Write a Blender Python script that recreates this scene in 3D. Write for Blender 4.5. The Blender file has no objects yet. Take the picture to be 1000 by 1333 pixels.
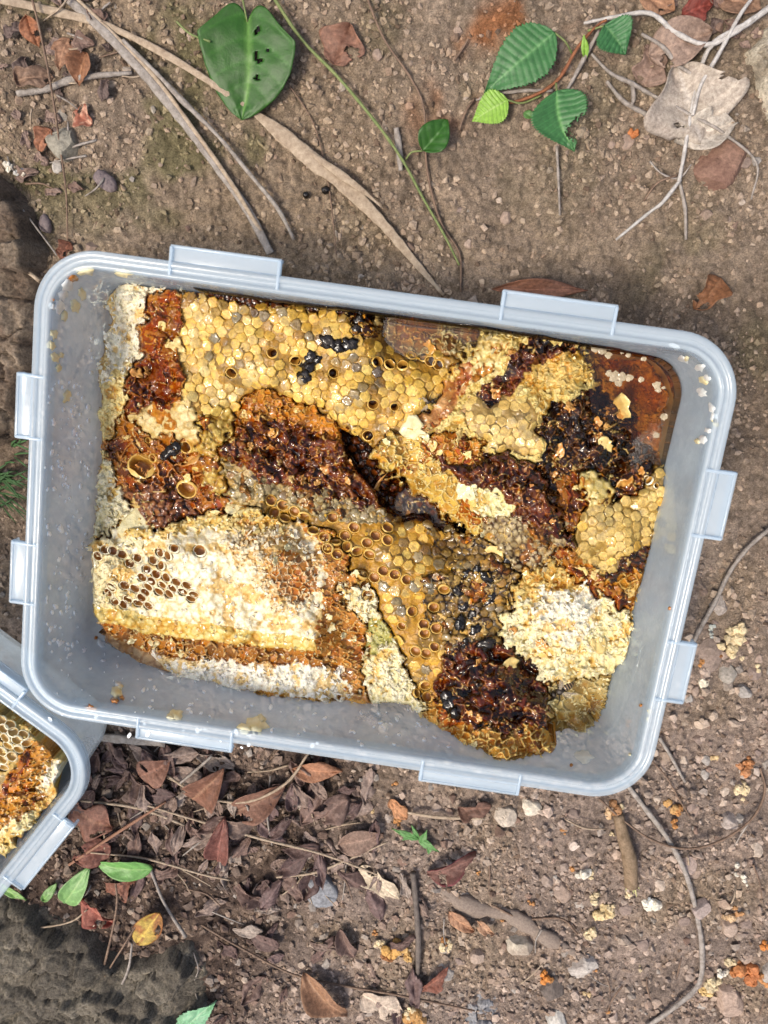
import bpy, bmesh, math, random
import numpy as np
from mathutils import Vector, Matrix, Quaternion
rad = math.radians
SC = bpy.context.scene
COL = SC.collection
rng = np.random.RandomState(7)
random.seed(7)

# ------------------------------------------------------------------ camera
# The pose was solved from the four rim corners of the box: world X runs along the
# long side of the box, Z is up, the soil is z = 0 and the rim lies at z = RIM.
RIM = 0.0615
BW, BH = 0.32, 0.2297
def solve_pose():
    a = np.array([[46, 315], [978, 442], [841, 1049], [26, 927]], float)
    src = [(0, 0), (1, 0), (1, 1), (0, 1)]
    A = []
    for (x, y), (u, v) in zip(src, a):
        A.append([x, y, 1, 0, 0, 0, -u*x, -u*y, -u]); A.append([0, 0, 0, x, y, 1, -v*x, -v*y, -v])
    H = np.linalg.svd(np.array(A))[2][-1].reshape(3, 3)
    K = np.array([[1000, 0, 500], [0, 1000, 666.5], [0, 0, 1]])
    M = np.linalg.inv(K) @ H
    M = M / np.linalg.norm(M[:, 0]); M = M*np.sign(M[2, 2])
    ax, bx, t = M.T
    ax = ax/np.linalg.norm(ax); bx = bx - ax*(ax@bx); bx = bx/np.linalg.norm(bx)
    t = t*BW
    Rw = np.stack([ax, -bx, -np.cross(ax, bx)])        # rows: world axes in camera frame (x right, y down, z ahead)
    cam = np.array([-BW/2, BH/2, RIM]) + Rw @ (-t)
    return Rw, cam
RW, CAM = solve_pose()
cam_data = bpy.data.cameras.new('camera')
cam_data.sensor_fit = 'HORIZONTAL'; cam_data.sensor_width = 36; cam_data.lens = 36
cam_data.clip_start = 0.01; cam_data.clip_end = 60
cam = bpy.data.objects.new('camera', cam_data); COL.objects.link(cam)
_m = Matrix([[RW[i][0], -RW[i][1], -RW[i][2], CAM[i]] for i in range(3)] + [[0, 0, 0, 1]])
cam.matrix_world = _m
SC.camera = cam
def P(u, v, z=0.0):
    """photo pixel -> world point at height z (arrays allowed)"""
    u = np.asarray(u, float); v = np.asarray(v, float); z = np.asarray(z, float)
    d = np.stack([(u-500)/1000, (v-666.5)/1000, np.ones_like(u)], -1) @ RW.T
    s = (z-CAM[2])/d[..., 2]
    return CAM + d*s[..., None]
def PX(x, y, z=0.0):
    """world -> photo pixel"""
    p = np.stack(np.broadcast_arrays(np.asarray(x, float), y, z), -1) - CAM
    c = p @ RW
    return c[..., 0]/c[..., 2]*1000+500, c[..., 1]/c[..., 2]*1000+666.5
MM = 0.001

# ------------------------------------------------------------------ world, sun, exposure
W = bpy.data.worlds.new('World'); SC.world = W; W.use_nodes = True
nt = W.node_tree; nt.nodes.clear()
sky = nt.nodes.new('ShaderNodeTexSky'); sky.sky_type = 'NISHITA'; sky.sun_disc = False
SUN_EL, SUN_AZ = rad(63), rad(232)      # azimuth clockwise from +Y: light comes from the lower left of the picture
sky.sun_elevation = SUN_EL; sky.sun_rotation = SUN_AZ
sky.air_density = 1.0; sky.dust_density = 5; sky.ozone_density = 0.6
bg = nt.nodes.new('ShaderNodeBackground'); bg.inputs[1].default_value = 0.11
wo = nt.nodes.new('ShaderNodeOutputWorld')
nt.links.new(sky.outputs[0], bg.inputs[0]); nt.links.new(bg.outputs[0], wo.inputs[0])
sd = bpy.data.lights.new('sun', 'SUN'); sd.energy = 1.5; sd.angle = rad(11); sd.color = (1, .93, .82)
sun = bpy.data.objects.new('sun', sd); COL.objects.link(sun)
sv = Vector((math.sin(SUN_AZ)*math.cos(SUN_EL), math.cos(SUN_AZ)*math.cos(SUN_EL), math.sin(SUN_EL)))
sun.rotation_euler = sv.to_track_quat('Z', 'Y').to_euler(); sun.location = sv*3
vs = SC.view_settings
vs.view_transform = 'Standard'; vs.look = 'None'; vs.gamma = 1; vs.use_curve_mapping = False
vs.exposure = 0.75
SC.cycles.max_bounces = 10; SC.cycles.transparent_max_bounces = 16
SC.cycles.diffuse_bounces = 4; SC.cycles.glossy_bounces = 3
SC.cycles.caustics_reflective = False; SC.cycles.caustics_refractive = False

# ------------------------------------------------------------------ numpy noise
_tab = np.random.RandomState(3).rand(256, 256)
def vn(x, y, s=0):
    x = np.asarray(x, float)+s*17.31; y = np.asarray(y, float)+s*9.73
    xi = np.floor(x).astype(int); yi = np.floor(y).astype(int)
    fx = x-xi; fy = y-yi
    fx = fx*fx*(3-2*fx); fy = fy*fy*(3-2*fy)
    a = _tab[xi & 255, yi & 255]; b = _tab[(xi+1) & 255, yi & 255]
    c = _tab[xi & 255, (yi+1) & 255]; d = _tab[(xi+1) & 255, (yi+1) & 255]
    return (a*(1-fx)+b*fx)*(1-fy)+(c*(1-fx)+d*fx)*fy
def fbm(x, y, s=0, o=4, g=.5):
    r = 0; a = 1; t = 0
    for k in range(o):
        r = r+a*vn(x*2**k, y*2**k, s+k*3); t += a; a *= g
    return r/t
def ridged(x, y, s=0, o=3):
    r = 0; a = 1; t = 0
    for k in range(o):
        r = r+a*(1-np.abs(vn(x*2**k, y*2**k, s+k*5)*2-1)); t += a; a *= .55
    return r/t
def inpoly(u, v, poly):
    poly = np.asarray(poly, float)
    r = np.zeros(u.shape, bool)
    x1, y1 = poly[-1]
    for x2, y2 in poly:
        if y1 != y2:
            c = ((y2 > v) != (y1 > v)) & (u < (x1-x2)*(v-y2)/(y1-y2)+x2)
            r ^= c
        x1, y1 = x2, y2
    return r
def sstep(a, b, x):
    t = np.clip((x-a)/(b-a), 0, 1); return t*t*(3-2*t)
def sat(c, k=.38):
    """richer pigment: pulls the weaker channels down in proportion"""
    c = np.asarray(c, float); m = c.max(-1, keepdims=True)+1e-6
    return c*(c/m)**(k*sstep(.34, .6, c[..., 1:2]/m))
def blur(a, n):
    for _ in range(n):
        a = (np.roll(a, 1, 0)+np.roll(a, -1, 0)+a*2)/4
        a = (np.roll(a, 1, 1)+np.roll(a, -1, 1)+a*2)/4
    return a
def sstep(a, b, x):
    t = np.clip((x-a)/(b-a), 0, 1); return t*t*(3-2*t)
def voro(x, y, jit=.25, seed=0, ctr=False):
    """jittered hexagonal lattice of pitch 1: returns F1, F2 and a random id per cell"""
    rt = .8660254
    j0 = np.floor(y/rt).astype(int)
    f1 = np.full(x.shape, 9.); f2 = np.full(x.shape, 9.); idv = np.zeros(x.shape); px = np.zeros(x.shape); py = np.zeros(x.shape)
    for dj in (-1, 0, 1, 2):
        j = j0+dj
        off = (j & 1)*.5
        i0 = np.floor(x-off).astype(int)
        for di in (-1, 0, 1, 2):
            i = i0+di
            h1 = _tab[(i*7+seed) & 255, (j*13) & 255]; h2 = _tab[(j*5+seed) & 255, (i*11+3) & 255]
            cx = i+off+(h1-.5)*2*jit; cy = j*rt+(h2-.5)*2*jit
            d = np.hypot(x-cx, y-cy)
            m = d < f1
            f2 = np.where(m, f1, np.minimum(f2, d)); idv = np.where(m, h1*.5+h2*.5, idv); f1 = np.where(m, d, f1)
            px = np.where(m, cx, px); py = np.where(m, cy, py)
    return (f1, f2, idv, px, py) if ctr else (f1, f2, idv)

# ------------------------------------------------------------------ mesh / object helpers
def mesh_np(name, V, F, cols=None, smooth=True, mats=(), midx=None):
    """V (n,3); F (m,3) or (m,4) int array or list of arrays; cols (n,4) point colours named tint"""
    me = bpy.data.meshes.new(name)
    V = np.ascontiguousarray(V, dtype=np.float32)
    Fs = F if isinstance(F, list) else [F]
    Fs = [np.asarray(f, np.int32) for f in Fs if len(f)]
    nl = sum(f.size for f in Fs); nf = sum(len(f) for f in Fs)
    me.vertices.add(len(V)); me.vertices.foreach_set('co', V.ravel())
    me.loops.add(nl); me.loops.foreach_set('vertex_index', np.concatenate([f.ravel() for f in Fs]))
    me.polygons.add(nf)
    tot = np.concatenate([np.full(len(f), f.shape[1], np.int32) for f in Fs])
    st = np.concatenate([[0], np.cumsum(tot)[:-1]]).astype(np.int32)
    me.polygons.foreach_set('loop_start', st); me.polygons.foreach_set('loop_total', tot)
    if midx is not None: me.polygons.foreach_set('material_index', np.asarray(midx, np.int32))
    me.update(calc_edges=True)
    me.polygons.foreach_set('use_smooth', np.full(nf, bool(smooth)))
    if cols is not None:
        at = me.color_attributes.new('tint', 'FLOAT_COLOR', 'POINT')
        at.data.foreach_set('color', np.ascontiguousarray(cols, dtype=np.float32).ravel())
    for m in mats: me.materials.append(m)
    me.validate()
    return me
def link(name, me, parent=None, label=None, cat=None, group=None, kind=None, loc=None):
    o = bpy.data.objects.new(name, me); COL.objects.link(o)
    if loc is not None: o.location = loc
    if parent is not None: o.parent = parent
    if label: o['label'] = label
    if cat: o['category'] = cat
    if group: o['group'] = group
    if kind: o['kind'] = kind
    return o
def thing(name, label, cat, loc=(0, 0, 0), group=None):
    return link(name, None, None, label, cat, group, None, loc)
def catmull(pts, n):
    pts = [np.asarray(p, float) for p in pts]
    if len(pts) == 2: return [pts[0]+(pts[1]-pts[0])*t for t in np.linspace(0, 1, n+1)]
    q = [2*pts[0]-pts[1]]+pts+[2*pts[-1]-pts[-2]]
    out = []
    for i in range(1, len(q)-2):
        for k in range(n):
            t = k/n
            out.append(.5*((2*q[i])+(-q[i-1]+q[i+1])*t+(2*q[i-1]-5*q[i]+4*q[i+1]-q[i+2])*t*t+(-q[i-1]+3*q[i]-3*q[i+1]+q[i+2])*t**3))
    out.append(pts[-1]); return out
def tube_mesh(name, pts, radii, mat, sides=7, flat=1.0, wob=.12, n=6, seed=0):
    """tapered tube through world points; flat<1 squashes it vertically"""
    C = np.array(catmull(pts, n)); m = len(C)
    R = np.interp(np.linspace(0, 1, m), np.linspace(0, 1, len(radii)), radii)
    r_ = np.random.RandomState(seed)
    T = np.gradient(C, axis=0); T /= np.linalg.norm(T, axis=1)[:, None]+1e-12
    up = np.array([0, 0, 1.]); S = np.cross(T, up); S /= np.linalg.norm(S, axis=1)[:, None]+1e-9
    N = np.cross(S, T)
    R = R*(1+(r_.rand(m)-.5)*2*wob)
    if flat < .5: sides = 20
    a = np.linspace(0, 2*np.pi, sides, endpoint=False)
    R = R[:, None]*(1+(r_.rand(sides)-.5)[None]*(.30 if flat < .5 else .08))
    V = (C[:, None]+R[..., None]*(np.cos(a)[None, :, None]*S[:, None]+flat*np.sin(a)[None, :, None]*N[:, None]))
    V = V.reshape(-1, 3)
    i, j = np.meshgrid(np.arange(m-1), np.arange(sides), indexing='ij')
    F = np.stack([i*sides+j, i*sides+(j+1) % sides, (i+1)*sides+(j+1) % sides, (i+1)*sides+j], -1).reshape(-1, 4)[:, ::-1]
    V = np.vstack([V, C[0], C[-1]])
    k = np.arange(sides); e0 = m*sides; e1 = e0+1
    T3 = np.vstack([np.stack([np.full(sides, e0), k, (k+1) % sides], -1), np.stack([np.full(sides, e1), (m-1)*sides+(k+1) % sides, (m-1)*sides+k], -1)])
    return mesh_np(name, V, [F, T3], mats=[mat])

# ------------------------------------------------------------------ materials
def mat_new(name):
    m = bpy.data.materials.new(name); m.use_nodes = True
    n = m.node_tree; n.nodes.clear()
    out = n.nodes.new('ShaderNodeOutputMaterial'); b = n.nodes.new('ShaderNodeBsdfPrincipled')
    n.links.new(b.outputs[0], out.inputs[0])
    return m, n, b, out
def nd(n, t, **k):
    x = n.nodes.new(t)
    for a, v in k.items(): setattr(x, a, v)
    return x
def noise(n, scale, detail=3, rough=.6, co=None):
    x = nd(n, 'ShaderNodeTexNoise'); x.inputs['Scale'].default_value = scale
    x.inputs['Detail'].default_value = detail; x.inputs['Roughness'].default_value = rough
    if co is None:
        co = nd(n, 'ShaderNodeNewGeometry').outputs['Position']
    n.links.new(co, x.inputs['Vector']); return x
def ramp(n, fac, stops):
    r = nd(n, 'ShaderNodeValToRGB'); e = r.color_ramp.elements
    while len(e) < len(stops): e.new(.5)
    for q, (p, c) in zip(e, stops):
        q.position = p; q.color = (*c, 1) if len(c) == 3 else c
    n.links.new(fac, r.inputs[0]); return r
def bump(n, b, h, dist, strength=1, key='Normal'):
    x = nd(n, 'ShaderNodeBump'); x.inputs['Distance'].default_value = dist; x.inputs['Strength'].default_value = strength
    n.links.new(h, x.inputs['Height']); n.links.new(x.outputs[0], b.inputs[key]); return x
def mixc(n, fac, a, bb, typ='MIX'):
    x = nd(n, 'ShaderNodeMix', data_type='RGBA', blend_type=typ)
    for s, v in ((x.inputs[0], fac), (x.inputs[6], a), (x.inputs[7], bb)):
        if isinstance(v, (int, float)): s.default_value = v
        elif isinstance(v, tuple): s.default_value = (*v, 1) if len(v) == 3 else v
        else: n.links.new(v, s)
    return x.outputs[2]
def mrange(n, v, a, b, c, d):
    x = nd(n, 'ShaderNodeMapRange'); n.links.new(v, x.inputs[0])
    for k, q in zip((1, 2, 3, 4), (a, b, c, d)): x.inputs[k].default_value = q
    return x.outputs[0]

def field_material(name, bscale=900, bdist=.0003, sss=.12):
    """wax / honey: colour and wetness are read from the mesh (tint rgb, wetness in alpha)"""
    m, n, b, _ = mat_new(name)
    at = nd(n, 'ShaderNodeAttribute', attribute_name='tint')
    ns = noise(n, 1600, 3)
    c = mixc(n, 1.0, at.outputs['Color'], ramp(n, ns.outputs[0], [(.3, (.72, .70, .66)), (.7, (1.12, 1.1, 1.06))]).outputs[0], 'MULTIPLY')
    n.links.new(c, b.inputs['Base Color'])
    n.links.new(mrange(n, at.outputs['Alpha'], 0, 1, .60, .07), b.inputs['Roughness'])
    b.inputs['IOR'].default_value = 1.5
    b.inputs['Subsurface Weight'].default_value = .12; b.inputs['Subsurface Radius'].default_value = (1, .6, .25)
    b.inputs['Subsurface Scale'].default_value = .0022
    n2 = noise(n, bscale, 4, .65); n3 = noise(n, 260, 1.5, .5)
    b1 = bump(n, b, n2.outputs[0], bdist)
    n.links.new(mrange(n, at.outputs['Alpha'], .2, .9, 1, .12), b1.inputs['Strength'])
    b2 = nd(n, 'ShaderNodeBump'); b2.inputs['Distance'].default_value = .0006
    n.links.new(n3.outputs[0], b2.inputs['Height']); n.links.new(b2.outputs[0], b1.inputs['Normal'])
    return m
M_FIELD = field_material('comb_wax')
def cap_material(name, cols, wet, bdist=.00025, grime=.25):
    m, n, b, _ = mat_new(name)
    oi = nd(n, 'ShaderNodeObjectInfo')
    r = ramp(n, oi.outputs['Random'], [(i/(len(cols)-1), tuple(float(x) for x in sat(c, .3))) for i, c in enumerate(cols)])
    ns = noise(n, 520, 3); ns2 = noise(n, 90, 2)
    c = mixc(n, 1.0, r.outputs[0], ramp(n, ns.outputs[0], [(.3, (.6, .56, .5)), (.65, (1.15, 1.15, 1.12))]).outputs[0], 'MULTIPLY')
    g = ramp(n, ns2.outputs[0], [(.52, (0, 0, 0)), (.68, (grime,)*3)])
    c = mixc(n, g.outputs[0], c, (.10, .085, .05))
    n.links.new(c, b.inputs['Base Color'])
    b.inputs['Roughness'].default_value = .5-.3*wet
    b.inputs['Coat Weight'].default_value = wet; b.inputs['Coat Roughness'].default_value = .06
    b.inputs['Subsurface Weight'].default_value = .1; b.inputs['Subsurface Radius'].default_value = (1, .6, .25); b.inputs['Subsurface Scale'].default_value = .0015
    bump(n, b, noise(n, 1100, 4, .7).outputs[0], bdist)
    bump(n, b, noise(n, 350, 2, .5).outputs[0], .0005, 1, 'Coat Normal')
    return m
CAPM = {
 'yellow': cap_material('cap_yellow_wax', [(.66, .45, .10), (.72, .52, .14), (.62, .40, .08), (.74, .57, .19), (.67, .46, .09)], .6, .0004, .5),
 'tan': cap_material('cap_tan_wax', [(.60, .44, .15), (.66, .51, .21), (.56, .40, .13), (.68, .55, .24)], .5, .0004, .5),
 'grey': cap_material('cap_wet_grey', [(.17, .14, .07), (.28, .22, .11), (.07, .04, .015), (.42, .25, .05), (.22, .17, .08), (.5, .34, .09)], .8, .0004, .7),
 'white': cap_material('cap_white_wax', [(.76, .69, .48), (.82, .77, .60), (.70, .60, .36)], .3, .0003, .0),
}
def simple_mat(name, col, rough=.5, coat=0, bscale=0, bdist=0, var=None, sc=200):
    m, n, b, _ = mat_new(name)
    if var:
        n.links.new(ramp(n, noise(n, sc, 4).outputs[0], [(.32, col), (.68, var)]).outputs[0], b.inputs['Base Color'])
    else: b.inputs['Base Color'].default_value = (*col, 1)
    b.inputs['Roughness'].default_value = rough; b.inputs['Coat Weight'].default_value = coat; b.inputs['Coat Roughness'].default_value = .05
    if bdist: bump(n, b, noise(n, bscale, 4, .65).outputs[0], bdist)
    return m
M_RIMWAX = simple_mat('cell_rim_wax', (.60, .36, .06), .4, .5, 900, .0002, (.68, .46, .12), 300)
M_RIMPALE = simple_mat('cell_rim_pale_wax', (.72, .64, .40), .4, .5, 900, .0002, (.80, .75, .56), 300)
M_WALL = simple_mat('cell_wall_brown', (.38, .19, .03), .35, .2, 700, .0002, (.48, .26, .045), 300)
M_FILL = simple_mat('cell_fill_honey', (.36, .17, .025), .38, 0, 300, .0004, (.33, .12, .018), 200)
M_FILLD = simple_mat('cell_fill_dark', (.03, .010, .003), .2, 0, 300, .0004, (.09, .03, .01), 200)
M_FILLA = simple_mat('cell_fill_amber', (.42, .24, .07), .3, 0, 300, .0003, (.34, .13, .025), 200)
M_FILLP = simple_mat('cell_fill_pale', (.58, .40, .14), .4, 0, 300, .0003, (.50, .32, .09), 200)
M_BLACK = simple_mat('black_residue', (.004, .0035, .003), .10, 0, 260, .0004, (.014, .009, .005), 200)

# polypropylene of the boxes: milky, partly see-through
def plastic_material():
    m, n, b, out = mat_new('milky_plastic')
    b.inputs['Base Color'].default_value = (.66, .75, .79, 1); b.inputs['Roughness'].default_value = .22
    b.inputs['Coat Weight'].default_value = .4; b.inputs['Coat Roughness'].default_value = .08
    sm = noise(n, 26, 5, .65); sc = noise(n, 160, 4, .7)
    n.links.new(mrange(n, sc.outputs[0], .3, .7, .16, .34), b.inputs['Roughness'])
    tl = nd(n, 'ShaderNodeBsdfTranslucent'); tl.inputs[0].default_value = (.66, .71, .76, 1)
    m1 = nd(n, 'ShaderNodeMixShader'); m1.inputs[0].default_value = .35
    n.links.new(b.outputs[0], m1.inputs[1]); n.links.new(tl.outputs[0], m1.inputs[2])
    tr = nd(n, 'ShaderNodeBsdfTransparent'); tr.inputs[0].default_value = (.93, .96, .99, 1)
    m2 = nd(n, 'ShaderNodeMixShader')
    n.links.new(mrange(n, sm.outputs[0], .32, .68, .42, .68), m2.inputs[0])
    n.links.new(m1.outputs[0], m2.inputs[1]); n.links.new(tr.outputs[0], m2.inputs[2])
    n.links.new(m2.outputs[0], out.inputs[0])
    bump(n, b, sc.outputs[0], .0002, .6)
    return m
M_PP = plastic_material()
def rim_material():
    m, n, b, out = mat_new('thick_milky_plastic')
    b.inputs['Base Color'].default_value = (.66, .75, .80, 1); b.inputs['Roughness'].default_value = .18
    b.inputs['Coat Weight'].default_value = .5; b.inputs['Coat Roughness'].default_value = .06
    b.inputs['Subsurface Weight'].default_value = 0.0
    tr = nd(n, 'ShaderNodeBsdfTransparent'); tr.inputs[0].default_value = (.9, .95, 1, 1)
    m2 = nd(n, 'ShaderNodeMixShader'); m2.inputs[0].default_value = .62
    n.links.new(b.outputs[0], m2.inputs[1]); n.links.new(tr.outputs[0], m2.inputs[2]); n.links.new(m2.outputs[0], out.inputs[0])
    bump(n, b, noise(n, 300, 3).outputs[0], .00015)
    return m
M_RIM = rim_material()
M_TAB = rim_material(); M_TAB.name = 'clip_plastic'
M_TAB.node_tree.nodes['Mix Shader'].inputs[0].default_value = .60
M_TAB.node_tree.nodes['Bump'].inputs['Strength'].default_value = .15
def honey_material(name, absorb, dens, film=(1, 1, 1)):
    m, n, b, out = mat_new(name)
    n.nodes.remove(b)
    tr = nd(n, 'ShaderNodeBsdfTransparent'); tr.inputs[0].default_value = (*film, 1)
    gl = nd(n, 'ShaderNodeBsdfGlossy'); gl.inputs['Roughness'].default_value = .03
    fr = nd(n, 'ShaderNodeFresnel'); fr.inputs[0].default_value = 1.48
    mx = nd(n, 'ShaderNodeMixShader')
    n.links.new(fr.outputs[0], mx.inputs[0]); n.links.new(tr.outputs[0], mx.inputs[1]); n.links.new(gl.outputs[0], mx.inputs[2])
    bp = nd(n, 'ShaderNodeBump'); bp.inputs['Distance'].default_value = .0006
    n.links.new(noise(n, 60, 2).outputs[0], bp.inputs['Height'])
    n.links.new(bp.outputs[0], gl.inputs['Normal']); n.links.new(bp.outputs[0], fr.inputs['Normal'])
    n.links.new(mx.outputs[0], out.inputs['Surface'])
    va = nd(n, 'ShaderNodeVolumeAbsorption'); va.inputs[0].default_value = (*absorb, 1); va.inputs[1].default_value = dens
    n.links.new(va.outputs[0], out.inputs['Volume'])
    return m
M_HONEY = honey_material('liquid_honey', (.92, .69, .24), 150)

M_COAT = honey_material('runny_honey', (1, 1, 1), 0, (.90, .64, .30))
M_COAT.node_tree.links.remove(M_COAT.node_tree.nodes['Material Output'].inputs['Volume'].links[0])
def soil_material():
    m, n, b, _ = mat_new('soil')
    at = nd(n, 'ShaderNodeAttribute', attribute_name='tint')
    a = noise(n, 1100, 5, .75); c = noise(n, 220, 4, .65); d = noise(n, 3000, 2, .6)
    col = mixc(n, 1.0, at.outputs['Color'], ramp(n, a.outputs[0], [(.30, (.38, .36, .35)), (.55, (1, 1, 1)), (.75, (1.7, 1.66, 1.6))]).outputs[0], 'MULTIPLY')
    col = mixc(n, 1.0, col, ramp(n, c.outputs[0], [(.3, (.60, .58, .56)), (.7, (1.36, 1.34, 1.32))]).outputs[0], 'MULTIPLY')
    n.links.new(col, b.inputs['Base Color']); b.inputs['Roughness'].default_value = .95
    b.inputs['Specular IOR Level'].default_value = .15
    s = nd(n, 'ShaderNodeMath', operation='ADD'); n.links.new(a.outputs[0], s.inputs[0]); n.links.new(d.outputs[0], s.inputs[1])
    bump(n, b, s.outputs[0], .0009)
    return m
M_SOIL = soil_material()
def tint_mat(name, rough=.85, sc=900, bd=.0004, spec=.3, lo=(.6, .58, .56), hi=(1.3, 1.28, 1.25)):
    m, n, b, _ = mat_new(name)
    at = nd(n, 'ShaderNodeAttribute', attribute_name='tint')
    a = noise(n, sc, 5, .7)
    n.links.new(mixc(n, 1.0, at.outputs['Color'], ramp(n, a.outputs[0], [(.3, lo), (.7, hi)]).outputs[0], 'MULTIPLY'), b.inputs['Base Color'])
    b.inputs['Roughness'].default_value = rough; b.inputs['Specular IOR Level'].default_value = spec
    bump(n, b, a.outputs[0], bd)
    return m
M_GRAIN = tint_mat('soil_grain', .95, 1500, .0003, .15)
M_STONE = tint_mat('stone', .85, 500, .0006, .3)
M_ROCK = tint_mat('rock', .85, 700, .0008, .3, (.42, .41, .40), (1.45, 1.42, 1.4))
M_LEAF = tint_mat('leaf_surface', .45, 700, .0002, .45, (.8, .78, .75), (1.15, 1.15, 1.1))
M_DRY = tint_mat('dry_leaf_surface', .6, 600, .0004, .35, (.55, .5, .48), (1.3, 1.28, 1.25))
M_CRUMB = tint_mat('comb_crumb', .55, 600, .0006, .4, (.65, .6, .5), (1.2, 1.2, 1.2))
def twig_mat(name, c1, c2, sc=350):
    m, n, b, _ = mat_new(name)
    tc = nd(n, 'ShaderNodeNewGeometry')
    a = noise(n, sc, 4, .7); 
    n.links.new(ramp(n, a.outputs[0], [(.3, c1), (.7, c2)]).outputs[0], b.inputs['Base Color'])
    b.inputs['Roughness'].default_value = .7; bump(n, b, noise(n, 1400, 4).outputs[0], .0004)
    return m
M_STRAW = twig_mat('dry_straw', (.24, .17, .11), (.48, .38, .27))
M_GREYTW = twig_mat('grey_twig', (.17, .14, .115), (.40, .355, .31))
M_PALETW = twig_mat('pale_twig', (.30, .27, .24), (.60, .57, .53))
M_BROWNTW = twig_mat('brown_twig', (.10, .06, .04), (.26, .17, .11))
M_VINE = twig_mat('green_vine', (.10, .15, .04), (.24, .27, .10))
M_REDTW = twig_mat('reddish_stem', (.16, .05, .02), (.30, .12, .05))
#==PART2==
# ------------------------------------------------------------------ the ground
def relief(x, y):
    """height of the soil (m) and helper fields, world coordinates"""
    u, v = PX(x, y, 0.0)
    h = (fbm(x*22, y*22, 1, 3)-.5)*10*MM + (fbm(x*90, y*90, 2, 3)-.5)*5*MM
    cl = ridged(x*260, y*260, 4, 2); h = h+(cl-.5)*1.3*MM
    f1, f2, idv = voro(x*240, y*240, .32, 5)          # crumbly clods
    rough = sstep(.35, .62, fbm(x*14, y*14, 9, 3))
    h = h+np.clip(.55-f1, 0, 1)*(idv > .45)*(.5+1.6*rough)*2.0*MM
    h = h+(fbm(x*330, y*330, 7, 2)-.5)*2.3*MM+(vn(x*900, y*900, 6)-.5)*.9*MM
    # hollow beside the box on the left, bank of rock on the left edge
    h = h-9*MM*np.exp(-(((u-10)/60)**2+((v-650)/110)**2))
    h = h+6*MM*sstep(60, -60, u)*sstep(760, 500, v)
    # flat seat of the box, smoothly worn
    bx = sstep(.165, .145, np.abs(x))*sstep(.120, .100, np.abs(y))
    h = h*(1-bx)-1.5*MM*bx
    litter = sstep(930, 980, v)*sstep(520, 380, u+ (v-1000)*.5)
    h = h-3*MM*litter
    return h, u, v, rough, litter
def seg_dist(u, v, pts):
    d = np.full(u.shape, 1e9)
    for (x1, y1), (x2, y2) in zip(pts, pts[1:]):
        dx, dy = x2-x1, y2-y1
        t = np.clip(((u-x1)*dx+(v-y1)*dy)/(dx*dx+dy*dy), 0, 1)
        d = np.minimum(d, np.hypot(u-x1-t*dx, v-y1-t*dy))
    return d
def soil_colour(x, y, u, v, rough, h):
    n1 = fbm(x*16, y*16, 21, 4); n2 = fbm(x*60, y*60, 23, 3); n3 = fbm(x*300, y*300, 25, 2)
    top = np.array([.325, .255, .190]); low = np.array([.325, .258, .215])
    t = sstep(520, 900, v)[..., None]
    c = top*(1-t)+low*t
    c = c*(.72+.6*n2[..., None])*(.8+.4*n3[..., None])
    pale = sstep(.5, .72, n1)[..., None]*.55
    c = c*(1-pale)+np.array([.34, .26, .175])*pale
    moss = (sstep(.50, .66, fbm(x*30+3, y*30, 31, 4))*np.clip(sstep(420, 150, v)*(sstep(520, 200, u)+.35)+sstep(120, 20, np.hypot(u-930, v-420)-30)*.8, 0, 1))[..., None]*.65
    c = c*(1-moss)+np.array([.155, .150, .062])*moss
    og = np.maximum(sstep(70, 25, seg_dist(u, v, [(640, 60), (720, 15), (760, 40)])), .6*sstep(55, 15, seg_dist(u, v, [(565, 150), (620, 100), (590, 130)])))
    og = (og*sstep(.35, .55, fbm(x*40, y*40, 35, 3)))[..., None]*.8
    c = c*(1-og)+np.array([.36, .14, .05])*og
    soil_shade = (sstep(.56, .44, n1)*sstep(560, 800, u)*sstep(300, 420, v)*sstep(700, 560, v)+.9*sstep(.45, .55, n2)*sstep(90, 30, u)*sstep(200, 300, v)*sstep(900, 700, v))[..., None]*.45  # shade on the ground right and left of the box, put into the soil colour
    c = c*(1-soil_shade)+np.array([.085, .060, .045])*soil_shade
    humus = (sstep(930, 990, v)*sstep(560, 420, u+(v-1000)*.5))[..., None]*.75
    c = c*(1-humus)+np.array([.060, .035, .026])*humus
    pt = (sstep(.60, .72, fbm(x*70, y*70, 41, 3))*sstep(850, 1000, v))[..., None]*.45
    c = c*(1-pt)+np.array([.40, .30, .23])*pt
    return c
def build_ground():
    cn = P(np.array([0, 1000, 0, 1000]), np.array([0, 0, 1333, 1333]))
    x0, x1 = cn[:, 0].min()-.02, cn[:, 0].max()+.02
    y0, y1 = cn[:, 1].min()-.02, cn[:, 1].max()+.02
    st = .00092
    g = np.cumsum(st*1.11**np.arange(1, 76))
    X = np.concatenate([x0-g[::-1], np.arange(x0, x1, st), x1+g]); Y = np.concatenate([y0-g[::-1], np.arange(y0, y1, st), y1+g])
    xx, yy = np.meshgrid(X, Y)
    h, u, v, ro, li = relief(xx, yy)
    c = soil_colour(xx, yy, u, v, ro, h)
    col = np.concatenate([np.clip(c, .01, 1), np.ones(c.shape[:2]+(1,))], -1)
    V = np.stack([xx, yy, h], -1).reshape(-1, 3)
    n, m = xx.shape
    i, j = np.meshgrid(np.arange(n-1), np.arange(m-1), indexing='ij')
    F = np.stack([i*m+j, i*m+j+1, (i+1)*m+j+1, (i+1)*m+j], -1).reshape(-1, 4)
    me = mesh_np('ground', V, F, col.reshape(-1, 4), True, [M_SOIL])
    link('ground', me, kind='structure')
    return (x0, x1, y0, y1)
GB = build_ground()
def gz(x, y): return float(relief(np.array([x]), np.array([y]))[0][0])
def gzp(u, v):
    p = P(u, v, 0.0); return gz(p[0], p[1])
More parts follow.
